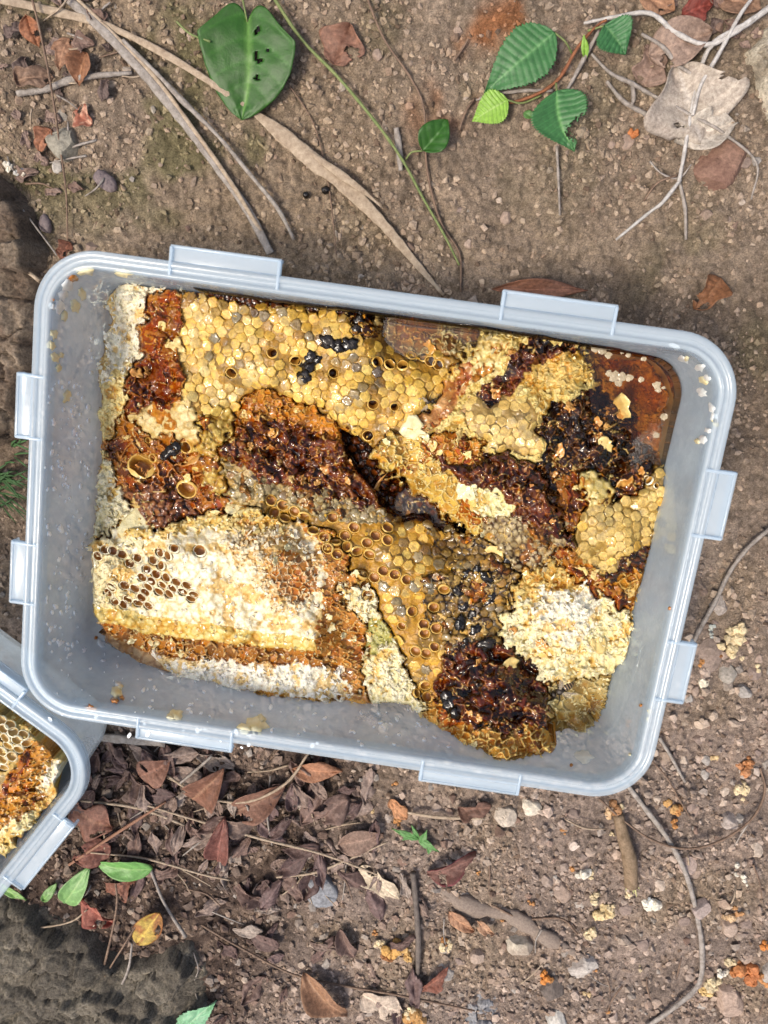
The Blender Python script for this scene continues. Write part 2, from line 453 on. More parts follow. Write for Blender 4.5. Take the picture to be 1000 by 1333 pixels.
def on_box(x, y, pad=0.0):
    return (np.abs(x) < .155+pad) & (np.abs(y) < .108+pad)

# soil crumbs and grit: thousands of grains nobody could count
ICO_V, ICO_F = None, None
def ico(sub=1):
    bm = bmesh.new(); bmesh.ops.create_icosphere(bm, subdivisions=sub, radius=1)
    bm.verts.ensure_lookup_table()
    V = np.array([v.co[:] for v in bm.verts]); F = np.array([[v.index for v in f.verts] for f in bm.faces]); bm.free()
    return V, F
IV, IF = ico(1); IV2, IF2 = ico(2); IV3, IF3 = ico(3)
def scatter_grains(name, N, smin, smax, pal, seed, dens=None, flat=.7, mat=None, power=2.2, ulim=None):
    r = np.random.RandomState(seed)
    x = r.uniform(GB[0], GB[1], N*3); y = r.uniform(GB[2], GB[3], N*3)
    keep = ~on_box(x, y)
    u, v = PX(x, y, 0)
    if dens is not None: keep &= r.rand(N*3) < dens(x, y, u, v)
    x = x[keep][:N]; y = y[keep][:N]; N = len(x)
    z, u, v, ro, li = relief(x, y)
    s = smin+(smax-smin)*r.rand(N)**power
    V0 = IV[None]*(1+(r.rand(N, len(IV), 1)-.5)*.95)
    sc = np.stack([s*r.uniform(.75, 1.3, N), s*r.uniform(.75, 1.3, N), s*r.uniform(flat*.7, flat*1.2, N)], -1)
    a = r.rand(N)*6.283; ca, sa = np.cos(a), np.sin(a)
    V = V0*sc[:, None]
    V = np.stack([V[..., 0]*ca[:, None]-V[..., 1]*sa[:, None], V[..., 0]*sa[:, None]+V[..., 1]*ca[:, None], V[..., 2]], -1)
    V = V+np.stack([x, y, z+s*.25], -1)[:, None]
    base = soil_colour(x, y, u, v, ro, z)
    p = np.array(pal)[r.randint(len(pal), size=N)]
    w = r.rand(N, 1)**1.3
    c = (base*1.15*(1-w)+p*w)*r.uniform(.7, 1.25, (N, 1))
    col = np.repeat(np.concatenate([c, np.ones((N, 1))], -1)[:, None], len(IV), 1)
    F = IF[None]+(np.arange(N)*len(IV))[:, None, None]
    me = mesh_np(name, V.reshape(-1, 3), F.reshape(-1, 3), col.reshape(-1, 4), False, [mat or M_GRAIN])
    return link(name, me, kind='stuff')
patch = lambda x, y, u, v: .25+.75*sstep(.38, .6, fbm(x*25, y*25, 77, 3))
o = scatter_grains('soil_grit', 34000, .35*MM, 1.7*MM, [(.30, .22, .16), (.20, .14, .10), (.36, .28, .22), (.13, .09, .065)], 11, patch)
o['label'] = 'fine crumbly brown soil grains covering the forest floor'; o['category'] = 'grit'
o = scatter_grains('gravel', 5200, .9*MM, 3.0*MM, [(.34, .26, .20), (.26, .19, .15), (.42, .34, .27), (.30, .27, .24), (.2, .13, .1)], 12, lambda x, y, u, v: (.10+.9*sstep(650, 950, v)), .75, M_STONE)
o['label'] = 'small loose pebbles and clods strewn over the brown soil'; o['category'] = 'gravel'

# ------------------------------------------------------------------ stones
def stone_mesh(name, outline, height, z0, col, mat, seed, sub=.25, col2=None, freq=60, lump=.22):
    """stone with the given plan outline (photo px on the soil), domed, faceted and rough"""
    pts = np.array([P(u, v, z0)[:2] for u, v in outline])
    c = pts.mean(0); r_ = pts-c
    ang = np.arctan2(r_[:, 1], r_[:, 0]); rr = np.hypot(r_[:, 0], r_[:, 1])
    o_ = np.argsort(ang); ang = ang[o_]; rr = rr[o_]
    big = rr.max() > .02
    q = np.random.RandomState(seed+900)
    nr, na = (80, 240) if big else (9, 26)
    A = np.linspace(-np.pi, np.pi, na, endpoint=False)
    R = np.interp(A, np.concatenate([ang-2*np.pi, ang, ang+2*np.pi]), np.tile(rr, 3))
    V = [];
    ts = np.linspace(0, 1, nr)
    for t in ts[1:]:
        V.append(np.stack([c[0]+np.cos(A)*R*np.sin(t*np.pi/2)**.8, c[1]+np.sin(A)*R*np.sin(t*np.pi/2)**.8, np.full(na, z0+height*max(math.cos(t*math.pi/2), 0)**.45-(t > .97)*.002)], -1))
    V = np.vstack([np.array([[c[0], c[1], z0+height]])]+V)
    x, y = V[:, 0], V[:, 1]
    f1, f2, idv = voro(x*freq*.8+seed, y*freq*.8, .35, seed)
    d = (fbm(x*freq+seed, y*freq, seed, 4)-.5)*2*lump+(idv-.5)*lump*.8
    edge = (V[:, 2]-z0)/height
    if not big:      # broken planes
        for _ in range(9):
            az, el = q.rand()*6.283, q.uniform(.15, 1.35)
            nv_ = np.array([math.cos(az)*math.cos(el), math.sin(az)*math.cos(el), math.sin(el)])
            R0 = rr.mean(); pv = V-np.array([c[0], c[1], z0]); dd = pv @ nv_-(R0*math.cos(el)*q.uniform(.5, .92)+height*math.sin(el)*q.uniform(.4, .85))
            V = V-np.clip(dd, 0, None)[:, None]*nv_[None]
        x, y = V[:, 0], V[:, 1]
    V[:, 2] += height*d*np.clip(edge*2, 0, 1)
    if big:
        qo = np.vstack([pts, pts[:1]]); dd = seg_dist(x, y, [tuple(a) for a in qo])
        V[:, 2] = z0-.002+height*(.15*edge+.85*sstep(0, .020, dd)**.6)*(.75+.5*(fbm(x*28+seed, y*28, seed, 3)-.2))
        edge = sstep(0, .012, dd)
        g1, g2, gi = voro(x*75+(fbm(x*60, y*60, 7, 3)-.5)*1.6, y*120+(fbm(x*60+4, y*60, 8, 3)-.5)*1.6, .4, seed)
        V[:, 2] += ((gi-.5)*.006-.0035*(1-sstep(.0, .10, g2-g1)))*np.clip(edge*3, 0, 1)
        V[:, 2] += (fbm(x*260+seed, y*260, seed, 4)-.5)*.0045+(vn(x*900, y*900, 2)-.5)*.0008
    F3 = [[0, 1+i, 1+(i+1) % na] for i in range(na)]
    i, j = np.meshgrid(np.arange(nr-2), np.arange(na), indexing='ij')
    F4 = np.stack([1+i*na+j, 1+(i+1)*na+j, 1+(i+1)*na+(j+1) % na, 1+i*na+(j+1) % na], -1).reshape(-1, 4)
    cc = np.array(col)*np.ones((len(V), 3))
    if col2 is not None:
        w = sstep(.42, .6, fbm(x*freq*1.6+5, y*freq*1.6, seed+3, 4))[:, None]; cc = cc*(1-w)+np.array(col2)*w
    cc = np.concatenate([cc, np.ones((len(V), 1))], -1)
    return mesh_np(name, V, [np.array(F3), F4], cc, big, [mat])
def rock_mesh(name, outline, height, z0, col, col2, seed, freq, lump):
    """big craggy rock: fine grid inside the outline, split into slabs, edges dropping below the soil"""
    pts = np.array([P(u, v, z0)[:2] for u, v in outline])
    st = .0009; X = np.arange(pts[:, 0].min()-.004, pts[:, 0].max()+.004, st); Y = np.arange(pts[:, 1].min()-.004, pts[:, 1].max()+.004, st)
    x, y = np.meshgrid(X, Y)
    wx = (fbm(x*55, y*55, seed+1, 4)-.5)*.02; wy = (fbm(x*55+7, y*55+3, seed+2, 4)-.5)*.02
    ins = inpoly(x+wx*.4, y+wy*.4, pts); qo = np.vstack([pts, pts[:1]])
    dd = np.where(ins, seg_dist(x+wx*.4, y+wy*.4, [tuple(a) for a in qo]), 0)
    e = sstep(0, .007, dd); plate = sstep(0, .035, dd)
    g1, g2, gi = voro((x+wx)*42, (y+wy)*75, .42, seed); k1, k2, ki = voro((x+wx)*130, (y+wy)*190, .42, seed+5)
    tilt = (gi-.5)*((x-X.mean())*3+(y-Y.mean())*5)
    h = height*(.45+.55*plate)+(gi-.5)*.008+(ki-.5)*.0030+(fbm(x*26, y*26, seed, 3)-.5)*lump*.05
    h = blur(h, 2)-.004*(1-sstep(0, .09, g2-g1))*(vn(x*60, y*60, 3) > .35)-.0018*(1-sstep(0, .12, k2-k1))
    h = h+tilt*.05+(fbm(x*300, y*300, seed, 4)-.5)*.0020+(vn(x*1000, y*1000, 2)-.5)*.0006
    zz = z0-.004+np.where(ins, e**.7*(h+.004), -.003)
    n, m = x.shape; i, j = np.meshgrid(np.arange(n-1), np.arange(m-1), indexing='ij')
    F = np.stack([i*m+j, i*m+j+1, (i+1)*m+j+1, (i+1)*m+j], -1).reshape(-1, 4)
    keep = blur(ins.astype(float), 1).ravel()[F].max(1) > 0; F = F[keep]
    w = sstep(.40, .62, fbm(x*90+5, y*90, seed+3, 4))[..., None]
    c = np.array(col)*(1-w)+np.array(col2)*w; c = c*(.75+.5*ki[..., None])*(.8+.4*fbm(x*40, y*40, seed+6, 3)[..., None])
    vid, inv = np.unique(F, return_inverse=True)
    V = np.stack([x, y, zz], -1).reshape(-1, 3)[vid]; c = np.concatenate([c, np.ones(c.shape[:2]+(1,))], -1).reshape(-1, 4)[vid]
    return mesh_np(name, V, inv.reshape(-1, 4), c, True, [M_ROCK])
def stone(name, label, cat, outline, h, col, seed, mat=None, col2=None, group=None, freq=60, lump=.22, z=None):
    cu, cv = np.mean(outline, 0)
    z0 = gzp(cu, cv)-.15*h if z is None else z
    me = rock_mesh(name, outline, h, z0, col, col2, seed, freq, lump) if name == 'rock' else stone_mesh(name, outline, h*1.1, z0, col, mat or M_STONE, seed, col2=col2, freq=freq, lump=lump)
    return link(name, me, None, label, cat, group)
def blob(u, v, r, seed, k=9, asp=1.0, rot=0, jit=.25):
    q = np.random.RandomState(seed); out = []
    for i in range(k):
        a = i/k*6.283; rr = r*(1+(q.rand()-.5)*2*jit)
        x, y = math.cos(a)*rr*asp, math.sin(a)*rr
        out.append((u+x*math.cos(rot)-y*math.sin(rot), v+x*math.sin(rot)+y*math.cos(rot)))
    return out
stone('rock', 'large dark grey craggy rock in the bottom left corner', 'rock',
      [(-120, 1165), (0, 1150), (40, 1168), (100, 1180), (150, 1225), (200, 1235), (255, 1215), (285, 1260), (275, 1333), (260, 1420), (-120, 1430)], .022, (.105, .092, .072), 3, M_ROCK, (.17, .15, .115), freq=34, lump=.34)
stone('rock', 'brown furrowed rock bank at the left edge beside the box', 'rock',
      [(-130, 190), (-20, 210), (40, 270), (62, 330), (55, 420), (40, 500), (28, 560), (12, 580), (-60, 590), (-130, 560)], .018, (.13, .095, .068), 5, M_ROCK, (.21, .165, .12), freq=40, lump=.42)
stone('rock', 'pale speckled boulder cut by the right edge near the top', 'rock',
      [(1040, 10), (1000, 18), (975, 40), (958, 68), (956, 90), (970, 120), (985, 165), (1010, 190), (1060, 180), (1070, 60)], .030, (.50, .45, .35), 8, M_ROCK, (.28, .24, .18), freq=50, lump=.16)
stone('stone', 'flat reddish brown stone under the pale dead leaf', 'stone', [(898, 196), (925, 190), (965, 190), (985, 205), (975, 230), (950, 240), (915, 252), (898, 235)], .005, (.20, .115, .085), 21, col2=(.25, .15, .11), lump=.12)
stone('stone', 'grey angular stone between brown leaves at the upper left', 'stone', [(65, 168), (90, 160), (107, 178), (104, 200), (88, 212), (72, 200)], .007, (.29, .27, .22), 22, col2=(.22, .20, .16))
stone('stone', 'small grey chip above the grey angular stone', 'stone', [(76, 150), (86, 143), (91, 152), (82, 161)], .003, (.33, .30, .26), 23)
stone('stone', 'pale grey chip below the grey angular stone', 'stone', [(66, 214), (80, 212), (83, 220), (70, 224)], .003, (.44, .41, .37), 24)
stone('stone', 'pale triangular stone right of the box near the straw', 'stone', [(930, 772), (944, 780), (943, 800), (926, 794)], .004, (.36, .31, .27), 25)
stone('stone', 'flat brown slab stone beside the lower right clip', 'stone', [(908, 828), (925, 826), (938, 842), (935, 876), (918, 880), (908, 862)], .004, (.26, .20, .165), 26, lump=.1)
stone('stone', 'grey square stone under the yellow comb crumb', 'stone', [(938, 864), (958, 866), (960, 882), (944, 890), (934, 880)], .004, (.33, .30, .26), 27, lump=.1)
stone('stone', 'white oval pebble right of the lower clip', 'pebble', [(911, 884), (918, 882), (920, 892), (914, 897), (910, 892)], .003, (.72, .66, .52), 28)
stone('stone', 'large pale cracked stone at the bottom centre', 'stone', [(655, 1228), (672, 1214), (690, 1222), (698, 1238), (678, 1244)], .006, (.46, .41, .33), 29, col2=(.36, .3, .24))
stone('stone', 'whitish rough stone with grey veins below the root', 'stone', [(738, 1246), (755, 1240), (778, 1252), (776, 1272), (752, 1276), (742, 1264)], .005, (.50, .46, .42), 30, col2=(.34, .30, .27))
stone('stone', 'bluish grey slate stone at the lower edge', 'stone', [(600, 1280), (625, 1262), (655, 1285), (655, 1330), (640, 1350), (598, 1350), (592, 1310)], .006, (.20, .21, .225), 31, col2=(.26, .26, .27), lump=.12)
stone('stone', 'pinkish rounded stone at the lower right', 'stone', [(935, 1278), (955, 1282), (970, 1308), (955, 1320), (935, 1312)], .006, (.40, .30, .24), 32)
stone('stone', 'pale stone right of the thick stick end', 'stone', [(882, 1116), (900, 1112), (906, 1128), (892, 1138), (884, 1130)], .005, (.44, .34, .29), 33)
stone('stone', 'round white pebble below the box between two clumps', 'pebble', [(741, 1096), (750, 1094), (754, 1102), (746, 1106)], .004, (.66, .56, .48), 34)
stone('stone', 'angular cream stone under the bottom clip', 'stone', [(636, 1050), (655, 1048), (673, 1058), (668, 1070), (645, 1068)], .006, (.52, .45, .37), 35)
stone('stone', 'tilted pale chip just right of the bottom clip', 'stone', [(680, 1036), (690, 1040), (704, 1060), (698, 1064), (682, 1052)], .005, (.62, .56, .46), 36)
stone('stone', 'pinkish pale pebble left of the snail white crumb', 'pebble', [(905, 1174), (918, 1170), (924, 1182), (916, 1196), (906, 1192)], .005, (.38, .31, .28), 37)
stone('stone', 'grey pebble at the right edge beside the curved straw', 'pebble', [(940, 1062), (958, 1056), (964, 1068), (950, 1080), (940, 1076)], .005, (.36, .31, .28), 38)
stone('stone', 'bluish grey flake of stone among the dead leaves', 'stone', [(400, 1150), (412, 1138), (430, 1146), (438, 1170), (432, 1188), (416, 1180)], .004, (.24, .25, .27), 39, lump=.1)
stone('stone', 'dark grey block stone under the bottom centre crumb', 'stone', [(700, 1268), (722, 1264), (732, 1284), (724, 1302), (706, 1298)], .005, (.14, .115, .10), 40)
stone('stone', 'dirty white lump at the very bottom right of centre', 'stone', [(712, 1322), (728, 1312), (738, 1328), (730, 1340), (710, 1340)], .005, (.50, .48, .44), 41)
k = 0
q = np.random.RandomState(5)
while k < 95:
    u, v = q.uniform(420, 1010), q.uniform(800, 1345)
    if k > 75: u, v = q.uniform(380, 1000), q.uniform(20, 330)
    p = P(u, v, 0)
    if on_box(p[0], p[1], .004) or (q.rand() < .5 and u < 560 and v > 800): continue
    r_ = q.uniform(4.5, 9.5 if q.rand() < .8 else 14)
    cc = [(.40, .31, .25), (.33, .25, .20), (.46, .38, .31), (.26, .20, .17), (.36, .33, .30)][q.randint(5)]
    stone('pebble', 'small dull pebble lying loose on the open brown soil', 'pebble', blob(u, v, r_, 100+k, 8, q.uniform(.75, 1.4), q.rand()*6), r_*.00026, cc, 50+k, group='loose pebbles on the soil')
    k += 1

# ------------------------------------------------------------------ lumps of old comb dropped on the soil
def crumb(label, parts, seed, h=.006, group=None, cat='comb crumb'):
    """a ragged wax lump: merged knobs following the given spots (u,v,r,colour)"""
    Vs, Fs, Cs, k = [], [], [], 0
    q = np.random.RandomState(seed)
    for (u, v, r_, c) in parts:
        n = max(4, int(r_/1.5))
        for _ in range(n):
            a = q.rand()*6.28; d = r_*.75*math.sqrt(q.rand()); rr = r_*q.uniform(.34, .62)*.00041
            p = P(u+d*math.cos(a), v+d*math.sin(a), 0); z = gz(p[0], p[1])
            V = IV2*(1+(fbm(IV2[:, 0]*3+seed+k, IV2[:, 1]*3+IV2[:, 2]*2, seed, 2)[:, None]-.5)*1.3)*rr*np.array([1, 1, .8])
            V = V+np.array([p[0], p[1], z+h*q.uniform(.15, .75)*(1-d/r_*.6)])
            Vs.append(V); Fs.append(IF2+k*len(IV2)); k += 1
            Cs.append(np.tile(np.append(np.array(c)*q.uniform(.8, 1.12), 1), (len(V), 1)))
    me = mesh_np('comb_crumb', np.vstack(Vs), np.vstack(Fs), np.vstack(Cs), False, [M_CRUMB])
    return link('comb_crumb', me, None, label, cat, group)
CR, OR, BR, WH = (.70, .58, .37), (.50, .24, .08), (.26, .11, .035), (.78, .74, .64)
crumb('cream and brown comb crumb on a grey stone right of the box', [(955, 826, 13, CR), (945, 842, 12, (.66, .54, .33)), (932, 848, 8, BR), (964, 818, 8, CR)], 1)
crumb('long cream comb crumb standing on the soil below the box', [(775, 1170, 10, CR), (784, 1188, 13, (.70, .55, .30)), (770, 1212, 11, CR), (795, 1180, 8, CR)], 2)
crumb('round white crumb beside the splintered stick end', [(845, 1172, 12, WH), (840, 1166, 7, (.55, .58, .58))], 3)
crumb('cream comb crumb with an orange corner below the bottom clip', [(758, 1132, 9, WH), (748, 1130, 6, OR), (766, 1134, 7, CR)], 4)
crumb('orange brown comb crumb against the lower right soil', [(968, 1000, 10, (.55, .26, .12)), (975, 992, 8, (.45, .2, .08))], 5)
crumb('pale cream crumb below the orange brown one at the right', [(964, 1026, 10, CR), (970, 1036, 8, CR)], 6)
crumb('toasted orange comb crumb under the curved straw at the right', [(872, 1048, 10, (.60, .36, .14)), (880, 1052, 9, OR), (875, 1066, 6, OR)], 7)
crumb('large golden comb crumb among debris left of the upright twig', [(510, 1228, 13, (.60, .34, .10)), (526, 1238, 11, (.66, .42, .16)), (498, 1222, 9, CR), (505, 1240, 9, BR)], 8)
crumb('small yellow comb crumb right of the upright twig', [(581, 1228, 9, CR), (578, 1222, 5, OR)], 9)
crumb('deep orange comb crumb on the dark block stone', [(711, 1268, 10, (.62, .24, .05)), (716, 1274, 6, OR)], 10)
crumb('bright orange comb lump at the bottom right edge', [(962, 1262, 12, (.50, .20, .07)), (980, 1268, 13, (.46, .17, .06)), (996, 1272, 10, (.5, .24, .09))], 11)
crumb('cream crumb pile touching the bright orange comb lump', [(928, 1282, 12, CR), (942, 1266, 9, WH), (920, 1296, 9, (.7, .5, .22)), (950, 1250, 8, CR)], 12)
crumb('orange crumb at the right edge above the orange lump', [(995, 1226, 9, (.62, .24, .06))], 13)
crumb('browned crumb at the bottom edge left of centre', [(540, 1322, 16, (.58, .33, .12)), (552, 1334, 10, BR), (532, 1312, 9, CR)], 14)
crumb('pale crumb with brown edge beside the right pebble cluster', [(945, 1190, 10, (.60, .42, .25)), (958, 1182, 8, (.5, .27, .12))], 15)
crumb('white curled crumb near the pale stones at the right', [(957, 1120, 6, WH), (960, 1132, 7, WH), (966, 1140, 5, WH)], 16)
crumb('brown crumb just under the lower right rim corner', [(800, 1048, 10, (.42, .22, .10)), (790, 1056, 8, (.6, .42, .25))], 17)
crumb('pale green white chip under the lower right clip', [(928, 818, 5, (.5, .53, .5)), (925, 826, 4, (.5, .53, .5))], 18)
crumb('dried orange comb bit in the open soil at the upper right', [(822, 173, 7, (.5, .18, .06))], 19)
crumb('whitish broken shell bit at the left edge above the rock bank', [(15, 218, 6, WH), (26, 225, 6, (.6, .6, .6)), (33, 229, 4, WH)], 20)
q = np.random.RandomState(9)
for k in range(26):
    while True:
        u, v = q.uniform(700, 1000) if k % 3 else q.uniform(480, 700), q.uniform(780, 1330)
        p = P(u, v, 0)
        if not on_box(p[0], p[1], .006): break
    crumb('tiny toasted comb fragment scattered over the lower right soil', [(u, v, q.uniform(3.5, 6.5), [(.55, .27, .10), CR, OR, (.60, .45, .25)][q.randint(4)])], 200+k, .003, 'tiny comb fragments on the soil')

# ------------------------------------------------------------------ the plastic boxes
def rrect(w, h, r, n=14):
    """rounded rectangle, counter-clockwise from the lower right corner"""
    out = []
    for cx, cy, a0 in ((w/2-r, -h/2+r, -90), (w/2-r, h/2-r, 0), (-w/2+r, h/2-r, 90), (-w/2+r, -h/2+r, 180)):
        for k in range(n+1):
            a = rad(a0+90*k/n); out.append((cx+r*math.cos(a), cy+r*math.sin(a)))
    return np.array(out)
def densify(p, step=.004):
    out = []
    for a, b in zip(p, np.roll(p, -1, 0)):
        L = np.hypot(*(b-a)); m = max(1, int(L/step))
        for k in range(m): out.append(a+(b-a)*k/m)
    return np.array(out)
def sweep(name, w, h, r, prof, mat, parent, closed=False, cap=False, warp=0):
    """loft of rounded rectangles: prof = [(outset from the outer rim edge, z)]"""
    rings = []
    base = rrect(w, h, r)
    for off, z in prof:
        p = rrect(w+2*off, h+2*off, max(r+off, .004)); rings.append(np.column_stack([p, np.full(len(p), z)]))
    V = np.vstack(rings); m = len(base); k = len(prof)
    F = []
    kk = k if closed else k-1
    for i in range(kk):
        a = i*m; b = ((i+1) % k)*m
        j = np.arange(m); j2 = (j+1) % m
        F.append(np.stack([a+j, a+j2, b+j2, b+j], -1))
    Fs = [np.vstack(F)]
    if cap:
        c = len(V); V = np.vstack([V, [[0, 0, prof[-1][1]]]]); j = np.arange(m); a = (k-1)*m
        Fs.append(np.stack([a+j, a+(j+1) % m, np.full(m, c)], -1))
    me = mesh_np(name, V, Fs, None, True, [mat])
    return link(name, me, parent)
def rounded_bar(name, c, ex, ey, ez, mat, parent, bev=.0007, M=None):
    bm = bmesh.new(); bmesh.ops.create_cube(bm, size=2)
    for v in bm.verts: v.co = Vector((v.co.x*ex, v.co.y*ey, v.co.z*ez))
    bmesh.ops.bevel(bm, geom=bm.edges[:]+bm.verts[:], offset=min(bev, min(ex, ey, ez)*.7), segments=2, profile=.6, affect='EDGES')
    M = M or Matrix()
    bm.transform(Matrix.Translation(Vector(c)) if M is None else M @ Matrix.Translation(Vector(c)))
    me = bpy.data.meshes.new(name); bm.to_mesh(me); bm.free()
    me.polygons.foreach_set('use_smooth', np.ones(len(me.polygons), bool)); me.materials.append(mat)
    return link(name, me, parent)
FLOOR = 3.2*MM
def plastic_box(label, w, h, rim, r=.029, tabs=(), loc=(0, 0, 0), rot=0):
    b = thing('plastic_box', label, 'box', loc); b.rotation_euler = (0, 0, rot)
    # walls and floor: outer skin then inner skin
    wall = [(-8.0*MM, rim-.6*MM), (-8.6*MM, rim-6*MM), (-11.6*MM, 13*MM), (-12.6*MM, 8*MM), (-15.5*MM, 4.2*MM), (-20*MM, FLOOR), (-30*MM, FLOOR-.2*MM)]
    sweep('inner_wall', w, h, r, wall, M_PP, b, cap=True)
    outer = [(-7.0*MM, rim-1.5*MM), (-7.6*MM, rim-6*MM), (-10.4*MM, 12*MM), (-11.6*MM, 6*MM), (-14.5*MM, 2.2*MM), (-19*MM, 1.2*MM), (-30*MM, 1.1*MM)]
    sweep('outer_wall', w, h, r, outer, M_PP, b, cap=True)
    prof = [(-8.6*MM, rim-7*MM), (-8.05*MM, rim-.8*MM), (-7.6*MM, rim+.15*MM), (-6.6*MM, rim+.5*MM), (-5.8*MM, rim+.1*MM), (-5.3*MM, rim-.7*MM), (-3.6*MM, rim-.9*MM),
            (-3.3*MM, rim-.5*MM), (-2.9*MM, rim+.0*MM), (-1.2*MM, rim+.1*MM), (-.4*MM, rim-.2*MM), (0, rim-1*MM), (.25*MM, rim-5.5*MM), (-.7*MM, rim-5.8*MM), (-1.1*MM, rim-2*MM), (-6.7*MM, rim-2.2*MM), (-7.4*MM, rim-7*MM)]
    sweep('rim', w, h, r, prof, M_RIM, b, closed=True)
    for side, c, L, dep in tabs:
        a = {'right': 0, 'top': 90, 'left': 180, 'bottom': 270}[side]
        half = w/2 if side in ('left', 'right') else h/2
        M = Matrix.Rotation(rad(a), 4, 'Z')
        s = {'right': 1, 'top': -1, 'left': -1, 'bottom': 1}[side]
        cy = c*s
        t = rounded_bar('clip_tab', (half+dep/2, cy, rim-2.2*MM), dep/2+.4*MM, L/2, .8*MM, M_TAB, b, .0007, M)
        rounded_bar('lip', (half+dep, cy, rim-4.2*MM), .8*MM, L/2-.2*MM, 3.2*MM, M_RIM, t, .0006, M)
        for e in (-1, 1):
            rounded_bar('rib', (half+dep/2-3.4*MM, cy+e*(L/2-1.0*MM), rim-.9*MM), dep/2+3.2*MM, .8*MM, 1.2*MM, M_RIM, t, .0007, M)
    return b
def tab_from(side, u0, v0, u1, v1, dep):
    a, b = P(u0, v0, RIM), P(u1, v1, RIM)
    i = 0 if side in ('top', 'bottom') else 1
    return (side, (a[i]+b[i])/2, abs(a[i]-b[i]), dep)
main_box = plastic_box('large milky plastic box full of dripping honeycomb, in the middle', BW, BH, RIM, tabs=[
    tab_from('top', 219, 335, 366, 350, 6.4*MM), tab_from('top', 652, 395, 804, 415, 6.4*MM),
    tab_from('left', 38, 486, 36, 573, 6.6*MM), tab_from('left', 32, 706, 30, 788, 6.6*MM),
    tab_from('right', 947, 613, 925, 703, 7.6*MM), tab_from('right', 890, 836, 868, 915, 7.6*MM),
    tab_from('bottom', 176, 950, 303, 968, 5.2*MM), tab_from('bottom', 546, 1006, 678, 1026, 5.2*MM)])
#==PART3==
_c = P(141, 994, RIM); _a = P(30, 921, RIM)-_c; _b = P(80, 1061, RIM)-_c
_t1 = math.atan2(-_a[1], -_a[0]); _t2 = math.atan2(-_b[1], -_b[0])-math.pi/2
ROT2 = (_t1+_t2)/2
W2, H2 = .21, .15
_ctr = _c[:2]-np.array([math.cos(ROT2), math.sin(ROT2)])*W2/2-np.array([-math.sin(ROT2), math.cos(ROT2)])*H2/2
def loc2(u, v):
    d = P(u, v, RIM)[:2]-_ctr; return d[0]*math.cos(ROT2)+d[1]*math.sin(ROT2), -d[0]*math.sin(ROT2)+d[1]*math.cos(ROT2)
_ta, _tb = loc2(24, 915)[0], loc2(78, 1066)[1]
_tc = loc2(8, 1148)[1]
second_box = plastic_box('smaller milky plastic box with honeycomb, cut by the left edge', W2, H2, RIM, .030,
    [('top', _ta-.022, .044, 5.5*MM), ('right', (_tb+_tc)/2+.001, abs(_tb-_tc), 6.5*MM)], (float(_ctr[0]), float(_ctr[1]), .0004), ROT2)

# ------------------------------------------------------------------ honeycomb
# palette (albedo)
C_YEL = (.66, .44, .09); C_DYEL = (.50, .29, .05); C_TAN = (.56, .42, .17); C_WHT = (.80, .74, .56); C_CRM = (.72, .60, .30)
C_AMB = (.36, .135, .012); C_LAMB = (.54, .27, .04); C_RED = (.150, .036, .004); C_DRK = (.038, .011, .002); C_BLK = (.008, .004, .003)
C_ORG = (.50, .215, .022); C_GRY = (.26, .21, .12); C_PAL = (.66, .57, .32); C_BRN = (.22, .10, .035)
def zone(poly, kind, lo, mid, hi, pitch=11, amp=1.2, wet=.6, ang=0, st=1.0, dz=0, chunk=0, jit=.28, hi_amt=.5, wob=5):
    return dict(poly=poly, kind=kind, lo=lo, mid=mid, hi=hi, pitch=pitch, amp=amp, wet=wet, ang=ang, st=st, dz=dz, chunk=chunk, jit=jit, hi_amt=hi_amt, wob=wob)
CH = ['', 'left_wax', 'upper_left', 'torn_brood', 'central', 'white', 'shards', 'upper_right', 'ridge', 'dark', 'right_tan', 'pale_chunk', 'sunk_top', 'sunk_right', 'sunk_low']
Z = []
z = lambda *a, **k: Z.append(zone(*a, **k))
# sunken pieces under the liquid honey
z([(488, 396), (560, 402), (650, 418), (640, 440), (620, 470), (590, 475), (560, 460), (535, 470), (500, 430)], 'cell', C_BRN, (.34, .25, .12), (.50, .44, .27), 13, 1.3, .3, chunk=12, jit=.3, hi_amt=.8, wob=8)
z([(745, 438), (800, 445), (862, 482), (872, 560), (860, 610), (845, 610), (812, 545), (770, 475)], 'flake', (.20, .14, .05), (.28, .21, .08), (.40, .33, .16), 20, .7, .2, chunk=13, wob=8)
z([(712, 880), (760, 868), (818, 862), (815, 900), (797, 948), (765, 962), (725, 955), (715, 920)], 'cell', (.34, .24, .09), (.52, .43, .22), (.68, .62, .40), 12, 2.2, .8, ang=.5, st=1.7, chunk=14, hi_amt=.6, wob=4)
# left white wax
z([(116, 366), (160, 352), (205, 358), (250, 372), (232, 384), (195, 392), (186, 440), (180, 480), (150, 520), (140, 500), (125, 440), (142, 420), (152, 405), (118, 396)], 'flake', (.62, .55, .38), C_WHT, (.86, .82, .70), 10, 2.2, .45, chunk=1, wob=6)
z([(124, 442), (150, 418), (165, 430), (168, 482), (146, 490), (136, 470)], 'flake', (.55, .50, .38), (.70, .68, .58), (.86, .84, .76), 6, 1.6, .7, ang=1.45, st=5, chunk=1, wob=3)
z([(138, 490), (180, 470), (182, 540), (165, 590), (150, 640), (176, 690), (128, 706), (122, 650), (132, 590), (126, 530)], 'flake', C_LAMB, (.62, .50, .22), (.76, .66, .38), 8, 2.0, .8, ang=1.4, st=1.8, chunk=1, wob=7)
